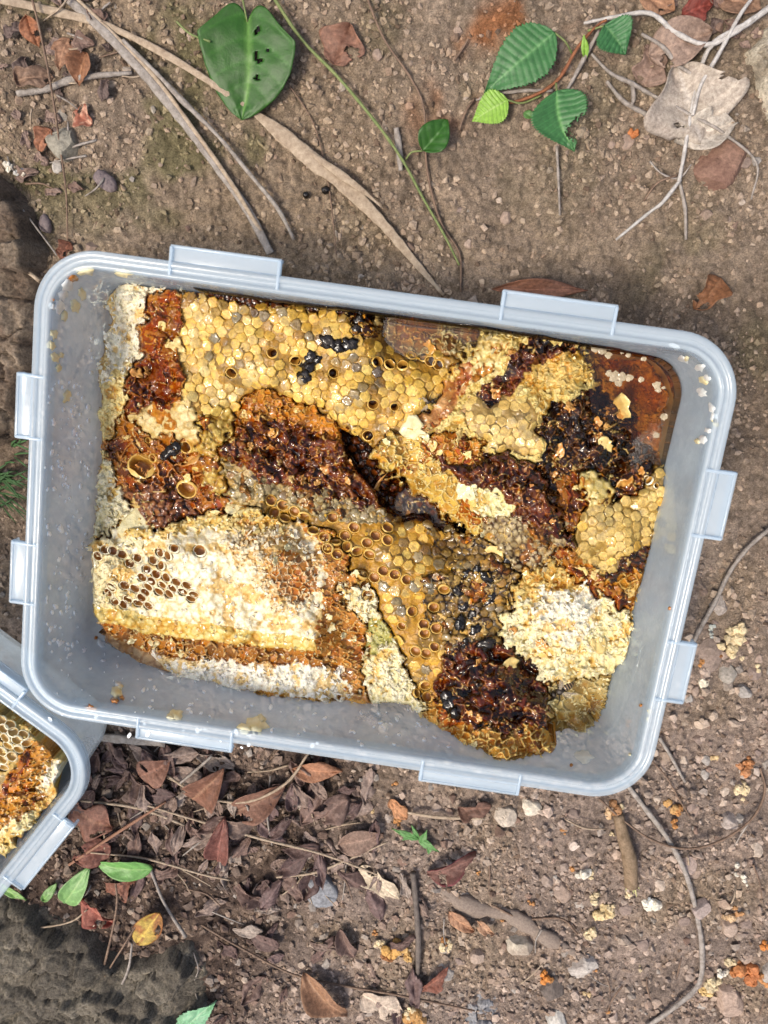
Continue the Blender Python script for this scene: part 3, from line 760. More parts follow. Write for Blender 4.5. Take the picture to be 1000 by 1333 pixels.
# amber end wall of the upper left slab
z([(186, 388), (205, 380), (238, 380), (243, 420), (232, 440), (238, 470), (244, 492), (232, 530), (205, 556), (168, 548), (172, 490), (181, 430)], 'drip', (.20, .055, .005), (.40, .155, .012), (.56, .28, .03), 13, 2.6, 1.0, ang=0.05, st=1.7, chunk=2, jit=.34, hi_amt=.2, wob=5)
z([(170, 470), (205, 455), (225, 480), (222, 520), (195, 548), (168, 545)], 'drip', C_RED, (.22, .045, .003), C_AMB, 14, 2.8, 1.0, ang=.1, st=1.6, chunk=2, wob=6)
# capped top
z([(232, 382), (330, 380), (420, 388), (475, 403), (497, 425), (500, 455), (545, 475), (565, 456), (600, 463), (603, 500), (565, 535), (530, 560), (485, 592), (430, 545), (345, 512), (328, 530), (296, 560), (288, 610), (262, 604), (200, 596), (186, 562), (205, 548), (232, 530), (244, 492), (238, 470), (232, 440), (243, 420)], 'cap', (.34, .24, .09), (.56, .35, .075), (.62, .44, .13), 14, .5, .4, chunk=2, wob=4)
z([(240, 376), (420, 384), (482, 402), (500, 424), (488, 432), (462, 412), (400, 402), (300, 391), (240, 386)], 'lump', C_BLK, C_DRK, C_RED, 9, 1.4, 1, chunk=2, dz=-3)
z([(438, 408), (468, 404), (500, 432), (492, 446), (462, 440), (462, 420)], 'cell', C_BLK, C_DRK, C_LAMB, 13, 1.6, 1, chunk=2, dz=-1)
z([(170, 552), (200, 532), (235, 520), (262, 545), (262, 604), (215, 620), (190, 600), (160, 590)], 'lump', (.50, .38, .16), (.62, .50, .26), (.70, .62, .38), 12, .8, .4, chunk=2, wob=6)
z([(262, 545), (300, 530), (312, 560), (290, 600), (300, 640), (285, 665), (250, 640), (246, 590)], 'lump', (.30, .20, .05), (.48, .36, .11), (.62, .50, .2), 11, 1.5, .9, chunk=3, wob=7)
# torn brood patch with big cups
z([(140, 575), (165, 545), (200, 560), (235, 575), (252, 600), (262, 636), (300, 650), (296, 680), (240, 692), (185, 678), (142, 648), (132, 605)], 'cell', C_RED, C_AMB, (.55, .30, .10), 19, 2.6, .95, chunk=3, jit=.36, hi_amt=.5, wob=8)
z([(150, 630), (190, 620), (240, 632), (260, 655), (235, 690), (180, 680), (148, 655)], 'lump', C_DRK, (.16, .055, .025), (.34, .16, .06), 12, 2.2, 1, chunk=3, wob=6)
z([(132, 600), (152, 610), (165, 650), (190, 690), (140, 710), (122, 690), (124, 640)], 'flake', (.52, .44, .24), (.68, .62, .40), (.80, .76, .60), 9, 1.8, .8, chunk=1, wob=6)
# red dripping honey in the middle
z([(322, 512), (350, 508), (400, 530), (440, 552), (475, 588), (505, 620), (530, 660), (515, 680), (450, 662), (390, 648), (330, 622), (296, 600), (286, 585), (300, 548)], 'drip', (.07, .016, .002), (.20, .050, .005), (.42, .19, .03), 9, 2.6, 1.0, ang=.45, st=1.5, chunk=4, jit=.36, hi_amt=.45, wob=6)
z([(325, 508), (350, 505), (400, 528), (432, 546), (460, 566), (440, 572), (400, 556), (350, 540), (322, 548), (300, 562), (308, 535)], 'cell', C_AMB, C_ORG, (.58, .36, .09), 9, 2.4, .8, ang=.5, st=1.3, chunk=4, hi_amt=.7, wob=5)
z([(440, 556), (466, 568), (500, 598), (545, 630), (610, 690), (595, 712), (540, 690), (500, 672), (486, 640), (455, 600)], 'lump', C_BLK, (.016, .005, .002), C_RED, 12, 2.6, .9, chunk=4, dz=-13, wob=3)
# grey crystal band
z([(288, 602), (330, 618), (380, 634), (440, 652), (500, 664), (520, 684), (480, 690), (420, 684), (380, 672), (335, 660), (295, 640)], 'lump', (.13, .10, .05), (.32, .27, .16), (.52, .44, .26), 10, 1.7, 1, chunk=4, jit=.33, wob=5)
# yellow open cells
z([(334, 650), (380, 664), (420, 674), (480, 682), (540, 678), (575, 705), (600, 725), (598, 760), (575, 800), (575, 850), (580, 900), (572, 935), (545, 915), (525, 880), (522, 840), (498, 800), (462, 765), (436, 728), (404, 692), (360, 680), (338, 668)], 'cap', (.50, .28, .04), (.66, .42, .07), (.72, .50, .11), 15, .4, .35, chunk=4, wob=4)
# grey/black wet field
z([(535, 680), (570, 690), (620, 706), (655, 708), (684, 745), (672, 790), (676, 850), (625, 862), (584, 855), (560, 800), (548, 760), (590, 735)], 'lump', C_BLK, (.13, .09, .04), (.40, .28, .10), 12, 2.0, 1, chunk=4, jit=.3, wob=7)
z([(575, 850), (625, 835), (684, 845), (714, 885), (724, 930), (695, 955), (640, 962), (600, 935), (565, 905)], 'drip', C_BLK, (.13, .022, .006), (.36, .16, .04), 11, 2.6, 1, ang=.4, st=1.4, chunk=4, jit=.36, hi_amt=.5, wob=6)
z([(548, 902), (590, 915), (620, 945), (660, 958), (692, 948), (724, 962), (722, 982), (700, 996), (655, 1006), (632, 990), (622, 966), (590, 950), (560, 940)], 'cell', C_ORG, (.62, .40, .11), (.74, .60, .28), 13, 2.6, .6, chunk=4, jit=.36, hi_amt=.8, wob=6)
# white comb lower left
z([(118, 706), (150, 692), (190, 690), (250, 678), (340, 668), (395, 676), (426, 708), (428, 760), (414, 840), (330, 838), (210, 828), (140, 812), (122, 770)], 'lump', (.66, .56, .34), (.80, .75, .58), (.86, .83, .72), 12, .7, .45, chunk=5, wob=5)
z([(150, 688), (200, 686), (260, 672), (340, 662), (380, 668), (372, 688), (300, 690), (240, 696), (170, 706)], 'flake', C_LAMB, (.60, .45, .16), (.74, .64, .36), 9, 1.8, .9, chunk=5, wob=6)
z([(300, 700), (345, 680), (395, 684), (425, 712), (424, 762), (388, 798), (350, 790), (322, 756), (306, 730)], 'flake', C_LAMB, (.62, .46, .22), (.84, .78, .62), 9, 2.0, .8, chunk=5, hi_amt=.8, wob=11)
z([(350, 730), (385, 715), (422, 735), (418, 770), (385, 782), (355, 765)], 'cell', (.40, .18, .04), (.50, .26, .07), (.78, .70, .50), 10, 1.6, .9, chunk=5, hi_amt=.7, wob=8)
z([(118, 706), (175, 700), (178, 800), (140, 812), (122, 770)], 'flake', (.56, .42, .16), (.76, .66, .40), (.84, .78, .58), 10, 1.2, .4, chunk=5, wob=5)
z([(124, 785), (180, 800), (250, 812), (330, 822), (412, 832), (414, 846), (330, 840), (240, 832), (180, 826), (130, 812)], 'lump', (.58, .42, .12), (.66, .54, .22), (.76, .68, .40), 11, 1.0, 1, chunk=5, wob=3)
z([(128, 810), (180, 822), (240, 832), (330, 842), (430, 848), (450, 852), (446, 870), (380, 866), (300, 862), (240, 856), (180, 846), (140, 832)], 'cell', (.22, .075, .008), (.44, .19, .025), (.70, .55, .30), 17, 2.6, 1, ang=.12, st=.8, chunk=5, jit=.14, hi_amt=.5, dz=-2, wob=3)
z([(190, 846), (240, 856), (300, 862), (380, 866), (446, 870), (462, 880), (460, 908), (430, 914), (400, 908), (340, 902), (300, 892), (250, 884), (212, 870)], 'flake', (.66, .58, .42), (.80, .77, .66), (.88, .86, .80), 9, 1.5, .35, chunk=5, wob=4)
z([(134, 826), (180, 845), (212, 868), (225, 880), (180, 866), (148, 848), (128, 822)], 'lump', (.24, .15, .08), (.40, .28, .17), (.52, .42, .28), 16, .7, .9, chunk=5, dz=-2, wob=3)
z([(300, 896), (340, 903), (400, 908), (450, 910), (470, 916), (450, 924), (400, 922), (330, 914)], 'cell', C_LAMB, (.56, .38, .12), (.72, .60, .34), 10, 1.6, .8, chunk=5, dz=-2, wob=4)
# amber torn end of the white comb
z([(396, 676), (424, 692), (448, 722), (470, 752), (482, 780), (478, 810), (486, 840), (470, 870), (474, 912), (452, 914), (446, 870), (410, 842), (418, 790), (428, 750), (422, 712)], 'cell', (.40, .17, .03), (.52, .27, .06), (.70, .54, .26), 7, 2.0, .95, ang=.25, st=2.2, chunk=5, jit=.33, hi_amt=.55, wob=5)
# pale shards
z([(440, 750), (470, 762), (490, 778), (492, 812), (512, 838), (528, 866), (545, 900), (566, 928), (540, 918), (500, 904), (466, 906), (468, 880), (484, 848), (470, 810), (448, 790)], 'flake', (.60, .52, .22), (.76, .70, .46), (.84, .80, .64), 8, 2.4, .6, ang=.9, st=1.5, chunk=6, wob=5)
z([(476, 806), (500, 812), (512, 838), (494, 850), (480, 838)], 'flake', (.20, .19, .06), (.34, .33, .12), (.5, .48, .25), 8, 1.5, .9, chunk=6, dz=-2)
# upper right chunk
z([(520, 570), (560, 530), (592, 470), (640, 430), (700, 430), (746, 442), (772, 475), (776, 515), (742, 524), (712, 545), (706, 596), (650, 592), (600, 575), (560, 580)], 'flake', (.40, .28, .08), (.60, .48, .19), (.72, .62, .32), 12, 2.0, .7, chunk=7, wob=7)
z([(612, 468), (640, 440), (670, 446), (650, 470), (648, 490), (620, 495), (600, 510), (596, 490)], 'lump', (.42, .32, .12), (.66, .55, .28), (.76, .68, .42), 13, 1.4, .6, chunk=7, wob=5)
z([(600, 530), (632, 506), (690, 520), (706, 548), (702, 592), (650, 588), (612, 560)], 'cap', (.40, .29, .12), (.52, .39, .17), (.60, .48, .24), 14, .5, .5, chunk=7, wob=4)
z([(672, 450), (700, 438), (745, 448), (748, 462), (706, 470), (686, 500), (655, 522), (628, 530), (626, 506), (650, 490), (660, 466)], 'drip', C_BLK, (.12, .022, .006), (.34, .14, .03), 10, 2.2, 1, chunk=7, jit=.36, dz=-1, wob=5)
z([(690, 480), (740, 458), (770, 478), (768, 505), (720, 500), (694, 510)], 'flake', (.42, .26, .05), (.58, .40, .11), (.70, .56, .26), 12, 1.8, .7, chunk=7, wob=6)
z([(524, 572), (552, 540), (584, 500), (600, 466), (618, 468), (598, 515), (570, 550), (545, 572)], 'lump', (.34, .16, .06), (.50, .30, .13), (.60, .42, .22), 20, .8, .7, ang=-.8, st=3, chunk=7, wob=4)
# ridge across the middle
z([(476, 590), (510, 565), (560, 568), (612, 580), (640, 600), (640, 640), (662, 690), (650, 706), (610, 696), (560, 655), (520, 618)], 'cell', (.46, .28, .06), (.56, .42, .13), (.72, .62, .33), 10, 2.2, .85, ang=.7, st=1.2, chunk=8, jit=.34, hi_amt=.8, wob=6)
z([(560, 570), (600, 565), (650, 590), (706, 606), (726, 640), (752, 670), (770, 706), (728, 712), (690, 694), (640, 664), (606, 632), (566, 600)], 'drip', C_DRK, (.14, .034, .010), (.38, .18, .05), 10, 2.4, 1, ang=.6, st=1.3, chunk=8, jit=.36, hi_amt=.55, wob=6)
z([(560, 566), (600, 560), (630, 578), (622, 600), (585, 604), (560, 590)], 'cell', C_AMB, C_LAMB, (.66, .52, .2), 11, 1.9, .9, chunk=8, wob=5)
z([(640, 660), (690, 680), (735, 705), (720, 745), (680, 742), (648, 712), (620, 690)], 'lump', (.08, .05, .03), (.30, .24, .14), (.52, .44, .28), 10, 1.9, 1, chunk=8, jit=.34, wob=7)
z([(598, 626), (640, 634), (668, 664), (640, 676), (606, 656)], 'flake', (.56, .48, .18), (.72, .66, .36), (.82, .78, .6), 9, 1.8, .7, chunk=8, wob=5)
# dark crumbled honey
z([(706, 545), (738, 515), (776, 512), (812, 532), (824, 560), (846, 590), (844, 640), (800, 660), (762, 660), (752, 692), (716, 655), (698, 620)], 'drip', C_BLK, C_DRK, (.34, .17, .05), 11, 3.0, 1, chunk=9, jit=.38, hi_amt=.4, wob=7)
z([(728, 620), (760, 615), (765, 665), (750, 700), (728, 680)], 'cell', C_RED, C_AMB, C_ORG, 9, 2.4, 1, ang=1.3, st=2.2, chunk=9, wob=5)
z([(755, 628), (775, 612), (800, 625), (800, 650), (775, 668), (758, 660)], 'lump', (.42, .34, .12), (.58, .48, .22), (.68, .6, .34), 13, 1.0, .7, chunk=10, wob=5)
# right tan comb
z([(748, 700), (765, 662), (800, 652), (838, 640), (850, 606), (882, 628), (886, 668), (874, 704), (832, 716), (790, 752), (768, 735)], 'cap', (.38, .26, .07), (.52, .38, .13), (.58, .46, .19), 13.5, .6, .4, chunk=10, wob=4)
z([(800, 618), (838, 612), (836, 640), (806, 650)], 'drip', C_DRK, C_RED, C_AMB, 12, 2.5, 1, chunk=9, wob=4)
z([(726, 712), (750, 722), (790, 756), (830, 722), (866, 700), (886, 712), (866, 744), (850, 770), (836, 806), (812, 812), (796, 776), (752, 764), (724, 742)], 'cell', C_AMB, (.50, .28, .055), (.64, .48, .18), 11, 2.4, .8, chunk=10, jit=.34, hi_amt=.7, wob=6)
z([(736, 722), (762, 738), (790, 762), (822, 782), (806, 800), (770, 775), (738, 756)], 'drip', C_RED, C_AMB, C_LAMB, 10, 2.4, 1, chunk=10, ang=1.2, st=1.5, jit=.3, wob=4)
z([(786, 748), (824, 722), (852, 710), (868, 714), (858, 732), (832, 738), (800, 762)], 'lump', C_BLK, C_DRK, C_RED, 10, 2, 1, chunk=10, wob=4)
z([(838, 742), (866, 735), (856, 772), (838, 808), (818, 800), (830, 768)], 'lump', (.40, .26, .06), (.54, .38, .13), (.62, .48, .2), 10, 1.6, .5, chunk=10, wob=4)
# mixed strip then pale chunk
z([(676, 736), (726, 728), (760, 765), (790, 782), (740, 790), (690, 800), (668, 790)], 'flake', C_LAMB, (.54, .38, .12), (.70, .58, .28), 10, 2.2, .9, chunk=11, hi_amt=.6, wob=7)
z([(650, 800), (690, 782), (740, 770), (792, 780), (828, 802), (838, 840), (816, 864), (770, 880), (722, 892), (694, 868), (666, 836)], 'flake', (.62, .54, .24), (.78, .71, .44), (.84, .79, .60), 8, 2.4, .7, chunk=11, wob=6)
z([(690, 790), (728, 765), (778, 776), (788, 800), (760, 815), (748, 840), (716, 826), (700, 806)], 'flake', (.76, .70, .52), (.82, .78, .66), (.88, .86, .76), 8, 1.8, .4, chunk=11, dz=1.5, wob=6)

CTRL = [(200, 400, 24), (240, 400, 31), (330, 400, 33), (450, 420, 31), (350, 460, 33), (450, 500, 31), (530, 500, 27), (590, 480, 25), (260, 550, 29), (300, 580, 25), (175, 520, 22),
 (125, 380, 12), (180, 370, 20), (150, 440, 10), (140, 560, 13), (135, 660, 13), (200, 620, 20), (250, 660, 19), (320, 550, 22), (400, 585, 21), (450, 625, 19), (540, 655, 10), (590, 690, 10), (380, 655, 25),
 (400, 690, 25), (480, 720, 27), (560, 760, 27), (540, 830, 26), (560, 900, 24), (620, 760, 29), (640, 840, 28), (640, 900, 34), (700, 935, 38), (660, 990, 52), (620, 968, 48), (590, 935, 36), (710, 975, 46), (140, 740, 25), (260, 740, 35), (360, 740, 37),
 (400, 822, 34), (300, 822, 31), (150, 800, 24), (200, 858, 15), (300, 880, 19), (450, 890, 19), (430, 760, 27), (470, 840, 17), (160, 860, 7), (520, 870, 22), (480, 800, 23), (640, 450, 28), (740, 460, 25), (650, 560, 33), (700, 570, 32), (560, 560, 27),
 (500, 590, 24), (560, 610, 27), (640, 620, 33), (620, 680, 25), (690, 660, 31), (740, 570, 28), (800, 580, 24), (840, 620, 20), (760, 650, 27), (800, 690, 25), (870, 650, 19), (865, 700, 18), (790, 745, 21), (840, 780, 14), (740, 820, 25),
 (680, 800, 24), (825, 840, 14), (700, 870, 18), (540, 430, 11), (620, 425, 12), (840, 500, 4), (850, 580, 4.5), (800, 450, 4), (770, 920, 8), (730, 945, 6), (800, 890, 8)]

HOLES = []   # (u, v, rx, ry, ang, depth mm, rim material, fill material, chunk)
def holes(lst, rx, ry, ang, depth, rim, fill, ch):
    for p in lst: HOLES.append((p[0], p[1], rx*(p[2] if len(p) > 2 else 1), ry*(p[2] if len(p) > 2 else 1), ang, depth, rim, fill, ch))
holes([(354, 459), (385, 470), (435, 486), (492, 471), (508, 474), (524, 475), (560, 470), (570, 475), (486, 527), (514, 530, .8), (301, 486), (479, 567), (552, 466, .8), (536, 462, .9)], 7.2, 6.6, .2, 7, M_RIMWAX, M_FILLD, 2)
holes([(353, 651), (368, 658), (357, 667), (383, 666), (371, 674), (396, 673), (433, 674), (461, 687), (449, 697), (422, 699), (489, 697), (505, 686), (505, 703), (478, 707), (437, 705, .95), (426, 714), (451, 711), (439, 721), (465, 718), (481, 722), (472, 747), (487, 752), (499, 743), (514, 748), (530, 755), (475, 761), (479, 775), (408, 690)], 7.3, 6.6, .3, 3.6, M_RIMWAX, M_WALL, 4)
holes([(537, 796), (565, 791), (552, 813), (568, 818), (553, 825), (541, 848), (555, 851), (554, 893), (556, 907), (578, 768), (523, 815, .8), (543, 902, .8), (566, 842, .9)], 7.3, 6.8, .3, 3.6, M_RIMWAX, M_WALL, 4)
wc = [(62, 157), (40, 190), (95, 127), (132, 132), (175, 150), (290, 218), (318, 175), (352, 140), (386, 155), (355, 200), (332, 241), (380, 257), (268, 256), (312, 274), (362, 291), (296, 301), (346, 322), (282, 326), (234, 308), (187, 294), (426, 278), (476, 293), (408, 307), (457, 322), (508, 336), (394, 333), (495, 355), (124, 302), (110, 327), (140, 366), (201, 359), (184, 383), (298, 388), (418, 120), (250, 375), (535, 130, 1.3), (265, 350), (245, 165), (210, 190)]
holes([(110+w[0]/3.571, 680+w[1]/3.571)+tuple(w[2:]) for w in wc], 6.6, 5.2, .5, 4.2, M_RIMPALE, M_FILLA, 5)
holes([(192, 573, .45), (198, 596, .65), (243, 638, 1.4), (241, 582, .9)], 9, 8, .4, 7, M_RIMWAX, M_FILL, 3)
holes([(184, 606)], 16, 14, .4, 9, M_RIMWAX, M_FILL, 3)
holes([(124, 374), (122, 388, 1.1), (134, 386, 1.2), (131, 367, .7)], 5.5, 5, .2, 4, M_RIMPALE, M_WALL, 1)
holes([(845, 625), (855, 632, .6), (842, 622, .5)], 6, 6, 0, 5, M_RIMPALE, M_FILLD, 10)
LABELS = {1: 'ragged white wax comb at the left end of the big box', 2: 'capped yellow comb slab with amber end, upper left in the box', 3: 'torn comb patch with big open brown cups near the left wall',
 4: 'long comb with yellow open cells, red honey and black wet middle', 5: 'white capped comb with an amber cell band, lower left in the box', 6: 'pile of pale torn wax shards below the yellow open cells',
 7: 'pale tan comb chunk with a dark honey streak, top centre right', 8: 'ridge of torn pale and dark cells above the black gap', 9: 'crumbled nearly black honey comb at the right of centre',
 10: 'tan capped comb with ragged amber edge at the right', 11: 'creamy white torn comb chunk at the lower right', 12: 'dim comb piece sunk in honey under the top wall',
 13: 'orange comb sunk in the honey pool at the upper right', 14: 'pale translucent comb lying in honey in the lower right corner'}

def build_field(bbox, step, Z, CTRL, HOLES, LABELS, floor, outline=None, seed=0, lift={}, frame=(0, 0, 0, BW, BH)):
    u1 = np.arange(bbox[0], bbox[2], step); v1 = np.arange(bbox[1], bbox[3], step)
    U, V = np.meshgrid(u1, v1)
    wx = (fbm(U/26, V/26, 51+seed, 3)-.5)*2; wy = (fbm(U/26+9, V/26+4, 57+seed, 3)-.5)*2
    fx = (fbm(U/6, V/6, 61+seed, 2)-.5)*2; fy = (fbm(U/6+5, V/6+3, 67+seed, 2)-.5)*2
    zm = np.full(U.shape, -1)
    Uq, Vq = U+fx*3, V+fy*3
    _, _, _, pcx, pcy = voro(Uq/9.5, Vq/9.5, .38, 31, True)
    Us, Vs_ = pcx*9.5, pcy*9.5
    ws = (fbm(Us/26, Vs_/26, 51+seed, 3)-.5)*2; wt = (fbm(Us/26+9, Vs_/26+4, 57+seed, 3)-.5)*2
    for k, q_ in enumerate(Z):
        w = q_['wob']
        
        if q_['kind'] == 'cap' or w <= 3: m = inpoly(U+wx*w*1.6+fx*w*.6, V+wy*w*1.6+fy*w*.6, q_['poly'])
        else: m = inpoly(Us+ws*w*2+fx*1.5, Vs_+wt*w*2+fy*1.5, q_['poly'])
        zm[m] = k
    if outline is not None:      # no see-through gaps inside the pile
        inside = inpoly(U+wx*4, V+wy*4, outline)
        for _ in range(16):
            for ax, sh_ in ((0, 1), (0, -1), (1, 1), (1, -1)):
                zz_ = np.roll(zm, sh_, ax); t_ = (zm < 0) & (zz_ >= 0) & inside; zm[t_] = zz_[t_]
    # base height by inverse distance weighting
    sw = 0; sh = 0
    for (cu, cv, h) in CTRL:
        w = 1/((U-cu)**2+(V-cv)**2+300)**1.7; sw = sw+w; sh = sh+w*h
    H = sh/sw
    H = H+(fbm(U/34, V/34, 71+seed, 3)-.5)*9
    chunks = np.array([0]+[q_['chunk'] for q_ in Z])[zm+1]
    # crevices where pieces meet
    for c in np.unique(chunks):
        if c == 0: continue
        H = np.where(chunks == c, H+lift.get(int(c), 0), H)
        m = blur((chunks == c).astype(float), 5)
        H = np.where(chunks == c, H-3.0*(1-sstep(.5, .98, m)), H)
    mask = blur((chunks > 0).astype(float), 7)
    H = H-4*(1-sstep(.45, 1, mask))
    # zone offsets, softened
    dz = np.array([0]+[q_['dz'] for q_ in Z])[zm+1].astype(float)
    H = H+blur(dz, 3)
    Hs = H.copy()
    col = np.zeros(U.shape+(4,)); col[..., :3] = (.5, .4, .2)
    hv = fbm(U/3.2, V/3.2, 81, 3); hm = fbm(U/14, V/14, 83, 3); hr = ridged(U/7, V/7, 85, 3)
    for k, q_ in enumerate(Z):
        m = zm == k
        if not m.any(): continue
        u, v = U[m], V[m]
        ca, sa = math.cos(q_['ang']), math.sin(q_['ang'])
        wob = q_['pitch']*.35
        uu = u+(vn(u/9, v/9, 91+k)-.5)*wob; vv = v+(vn(u/9, v/9, 92+k)-.5)*wob
        x = (uu*ca+vv*sa)/(q_['pitch']*q_['st']); y = (-uu*sa+vv*ca)/q_['pitch']
        f1, f2, idv = voro(x, y, q_['jit'], k)
        e = f2-f1
        if q_['kind'] == 'drip':
            f1, f2, idv = voro(x*.72+(fbm(u/13, v/13, k, 2)-.5)*.9, y*.72+(fbm(u/13+5, v/13, k, 2)-.5)*.9, .42, k); e = f2-f1
        A = q_['amp']; n1, n2, n3 = hv[m], hm[m], hr[m]
        lo, mi, hi = (np.array(q_[c]) for c in ('lo', 'mid', 'hi'))
        wet = np.full(u.shape, float(q_['wet']))
        if q_['kind'] == 'cell':      # ragged wax walls standing over honey-filled wells
            wall = 1-sstep(.03, .20, e)
            fill = vn(idv*97, idv*31, 5)
            brk = sstep(.36, .52, n2*.6+n1*.4)
            h = wall*brk*A*(.3+1.3*n1)*(.5+n2)-A*.5*(1-fill)+np.sqrt(np.clip(1-(f1/.7)**2, 0, 1))*A*.45
            t = wall*(.35+.65*brk)*np.clip(q_['hi_amt']*(.4+1.3*n1), 0, 1)
            c = lo+(mi-lo)*sstep(.25, .8, fill*.55+n2*.5)[:, None]; c = c*(.55+.75*fill)[:, None]; c = c+(hi-c)*t[:, None]
            wet = wet*(1-.6*t)
        elif q_['kind'] == 'drip':    # shiny honey lumps, thin bright membranes here and there
            dome = np.sqrt(np.clip(1-(f1/.62)**2, 0, 1))
            wall = (1-sstep(.02, .13, e))*(n2 > .44)
            h = dome*A*(.45+1.0*idv)+(vn(u/4.5, v/4.5, 7)-.5)*A*.5+(n2-.5)*A*1.3+wall*A*(.2+.9*n1)
            t = wall*q_['hi_amt']*1.5*np.clip(n1*1.6, 0, 1)+q_['hi_amt']*.7*sstep(.60, .72, n1)*sstep(.4, .6, n2)
            c = lo+(mi-lo)*sstep(.3, .7, n2*.6+idv*.4)[:, None]; c = c+(hi-c)*np.clip(t, 0, 1)[:, None]
            wet = wet*(1-.5*np.clip(t, 0, 1))
        elif q_['kind'] == 'lump':
            dome = np.sqrt(np.clip(1-(f1/.6)**2, 0, 1))
            h = dome*A*(.5+.8*idv)+(n1-.5)*A*.7
            t = np.clip(idv*.9+n1*.7-.35, 0, 1)
            c = lo+(mi-lo)*sstep(.1, .5, e*.8+n1*.5-.05)[:, None]; c = c+(hi-c)*(t*sstep(.15, .4, e))[:, None]
        elif q_['kind'] == 'flake':   # crumbly, plated wax
            pl = idv*A*.9
            h = pl+(n3-.5)*A*1.2+(n1-.5)*A*.9
            t = sstep(.35, .75, n1*.5+idv*.5)
            c = mi+(hi-mi)*t[:, None]; d = sstep(.52, .30, n1*.55+n3*.25+n2*.2)*(.4+.6*sstep(.45, .6, n2))
            c = c+(lo-c)*np.clip(d*1.1, 0, 1)[:, None]; wet = wet*(.55+.7*d)
        else:                         # cap: seat under the separate cell caps
            h = -.25-.35*sstep(.25, .02, e)+(n1-.5)*A*.8
            c = lo+(mi-lo)*np.clip(n1*1.3, 0, 1)[:, None]; c = c*.75
            g = sstep(.56, .66, fbm(u/17, v/17, 99, 3))[:, None]*.6; c = c*(1-g)+np.array([.15, .12, .07])*g
            wet = np.clip(wet+g[:, 0]*.5, 0, 1)
        c = sat(c)*(.80+.34*n1[:, None])
        H[m] += h
        col[m, :3] = np.clip(c, .003, .9); col[m, 3] = np.clip(wet, 0, 1)
    # honey lying on the pale wax, wax threads over the dark honey
    kinds = np.array(['']+[q_['kind'] for q_ in Z])[zm+1]
    lum = col[..., :3].mean(-1); notcap = (kinds != 'cap')
    hp = .85*sstep(.54, .66, fbm(U/17+3, V/17, 111+seed, 4))*notcap*(lum > .16)*(chunks > 0)
    am = np.stack([.80+.1*hv, .46+.3*hv, .10+.3*hv], -1)
    col[..., :3] = col[..., :3]*(1-hp[..., None])+col[..., :3]*am*hp[..., None]; col[..., 3] = np.maximum(col[..., 3], hp); H = H-.5*hp
    th = sstep(.80, .88, ridged(U/11+wx, V/11+wy, 121+seed, 3))*sstep(.42, .55, fbm(U/24, V/24, 127+seed, 2))*notcap*(lum < .16)*(chunks > 0)
    pw = np.stack([.56+.2*hv, .34+.25*hv, .07+.16*hv], -1)
    col[..., :3] = col[..., :3]*(1-.8*th[..., None])+pw*.8*th[..., None]; col[..., 3] = col[..., 3]*(1-.5*th); H = H+.9*th
    for (hu, hv_, rx, ry, an, dep, rm, fm, ch) in HOLES:
        s = (slice(max(0, int((hv_-25-bbox[1])/step)), int((hv_+25-bbox[1])/step)), slice(max(0, int((hu-25-bbox[0])/step)), int((hu+25-bbox[0])/step)))
        uu, vv = U[s]-hu, V[s]-hv_
        if uu.size == 0: continue
        d = np.hypot((uu*math.cos(an)+vv*math.sin(an))/rx, (-uu*math.sin(an)+vv*math.cos(an))/ry)
        hc = Hs[s][np.unravel_index(np.argmin(d), d.shape)]
        H[s] = np.where(d < 1.0, hc-dep-2.2, np.where(d < 1.25, np.minimum(H[s], hc-.1), H[s]))
    low = sstep(.5, 2.2, blur(H, 9)-H+(fbm(U/20, V/20, 103+seed, 3)-.5)*2.6)*(chunks > 0)*(chunks < 12)
    gold = np.stack([.62*col[..., 0], .42*col[..., 1], .22*col[..., 2]], -1)*.9+np.array([.04, .012, .002])
    col[..., :3] = col[..., :3]*(1-low[..., None]*.75)+gold*low[..., None]*.75
    col[..., 3] = np.maximum(col[..., 3], low)
    # a film of runny honey over the torn areas and in the hollows
    isd = np.isin(kinds, ['drip']).astype(float)
    fm_ = np.clip(blur(isd, 4)*1.15, 0, 1); fm_ = np.maximum(fm_, .9*low*(chunks > 0)); fm_ = np.maximum(fm_, .75*sstep(.5, .62, fbm(U/24, V/24, 141+seed, 3))*np.isin(kinds, ['cell', 'lump'])*(chunks != 5))
    HC = blur(H, 5)+.15+(fbm(U/10, V/10, 131+seed, 2)-.45)*2.6-3.2*(1-sstep(.15, .75, fm_))
    out = chunks == 0
    # spread colour and chunk outward by two samples so that edges drop to the floor
    c2 = chunks.copy(); col2 = col.copy(); near = chunks > 0
    for _ in range(2):
        for ax, sh_ in ((0, 1), (0, -1), (1, 1), (1, -1)):
            cc = np.roll(c2, sh_, ax); kk = np.roll(col2, sh_, ax)
            t = (c2 == 0) & (cc > 0); c2[t] = cc[t]; col2[t] = kk[t]
    Hm = H*MM
    Hm = np.where(out, floor, np.maximum(Hm, floor+.3*MM))
    # outer edges drop straight down, and nothing reaches through the box walls
    Hx = np.where(out, 0, Hm); known = ~out
    for _ in range(3):
        for ax, sh_ in ((0, 1), (0, -1), (1, 1), (1, -1)):
            hh_ = np.roll(Hx, sh_, ax); kn = np.roll(known, sh_, ax); t_ = ~known & kn; Hx = np.where(t_, hh_, Hx); known = known | t_
    Hx = np.where(known, Hx, floor)
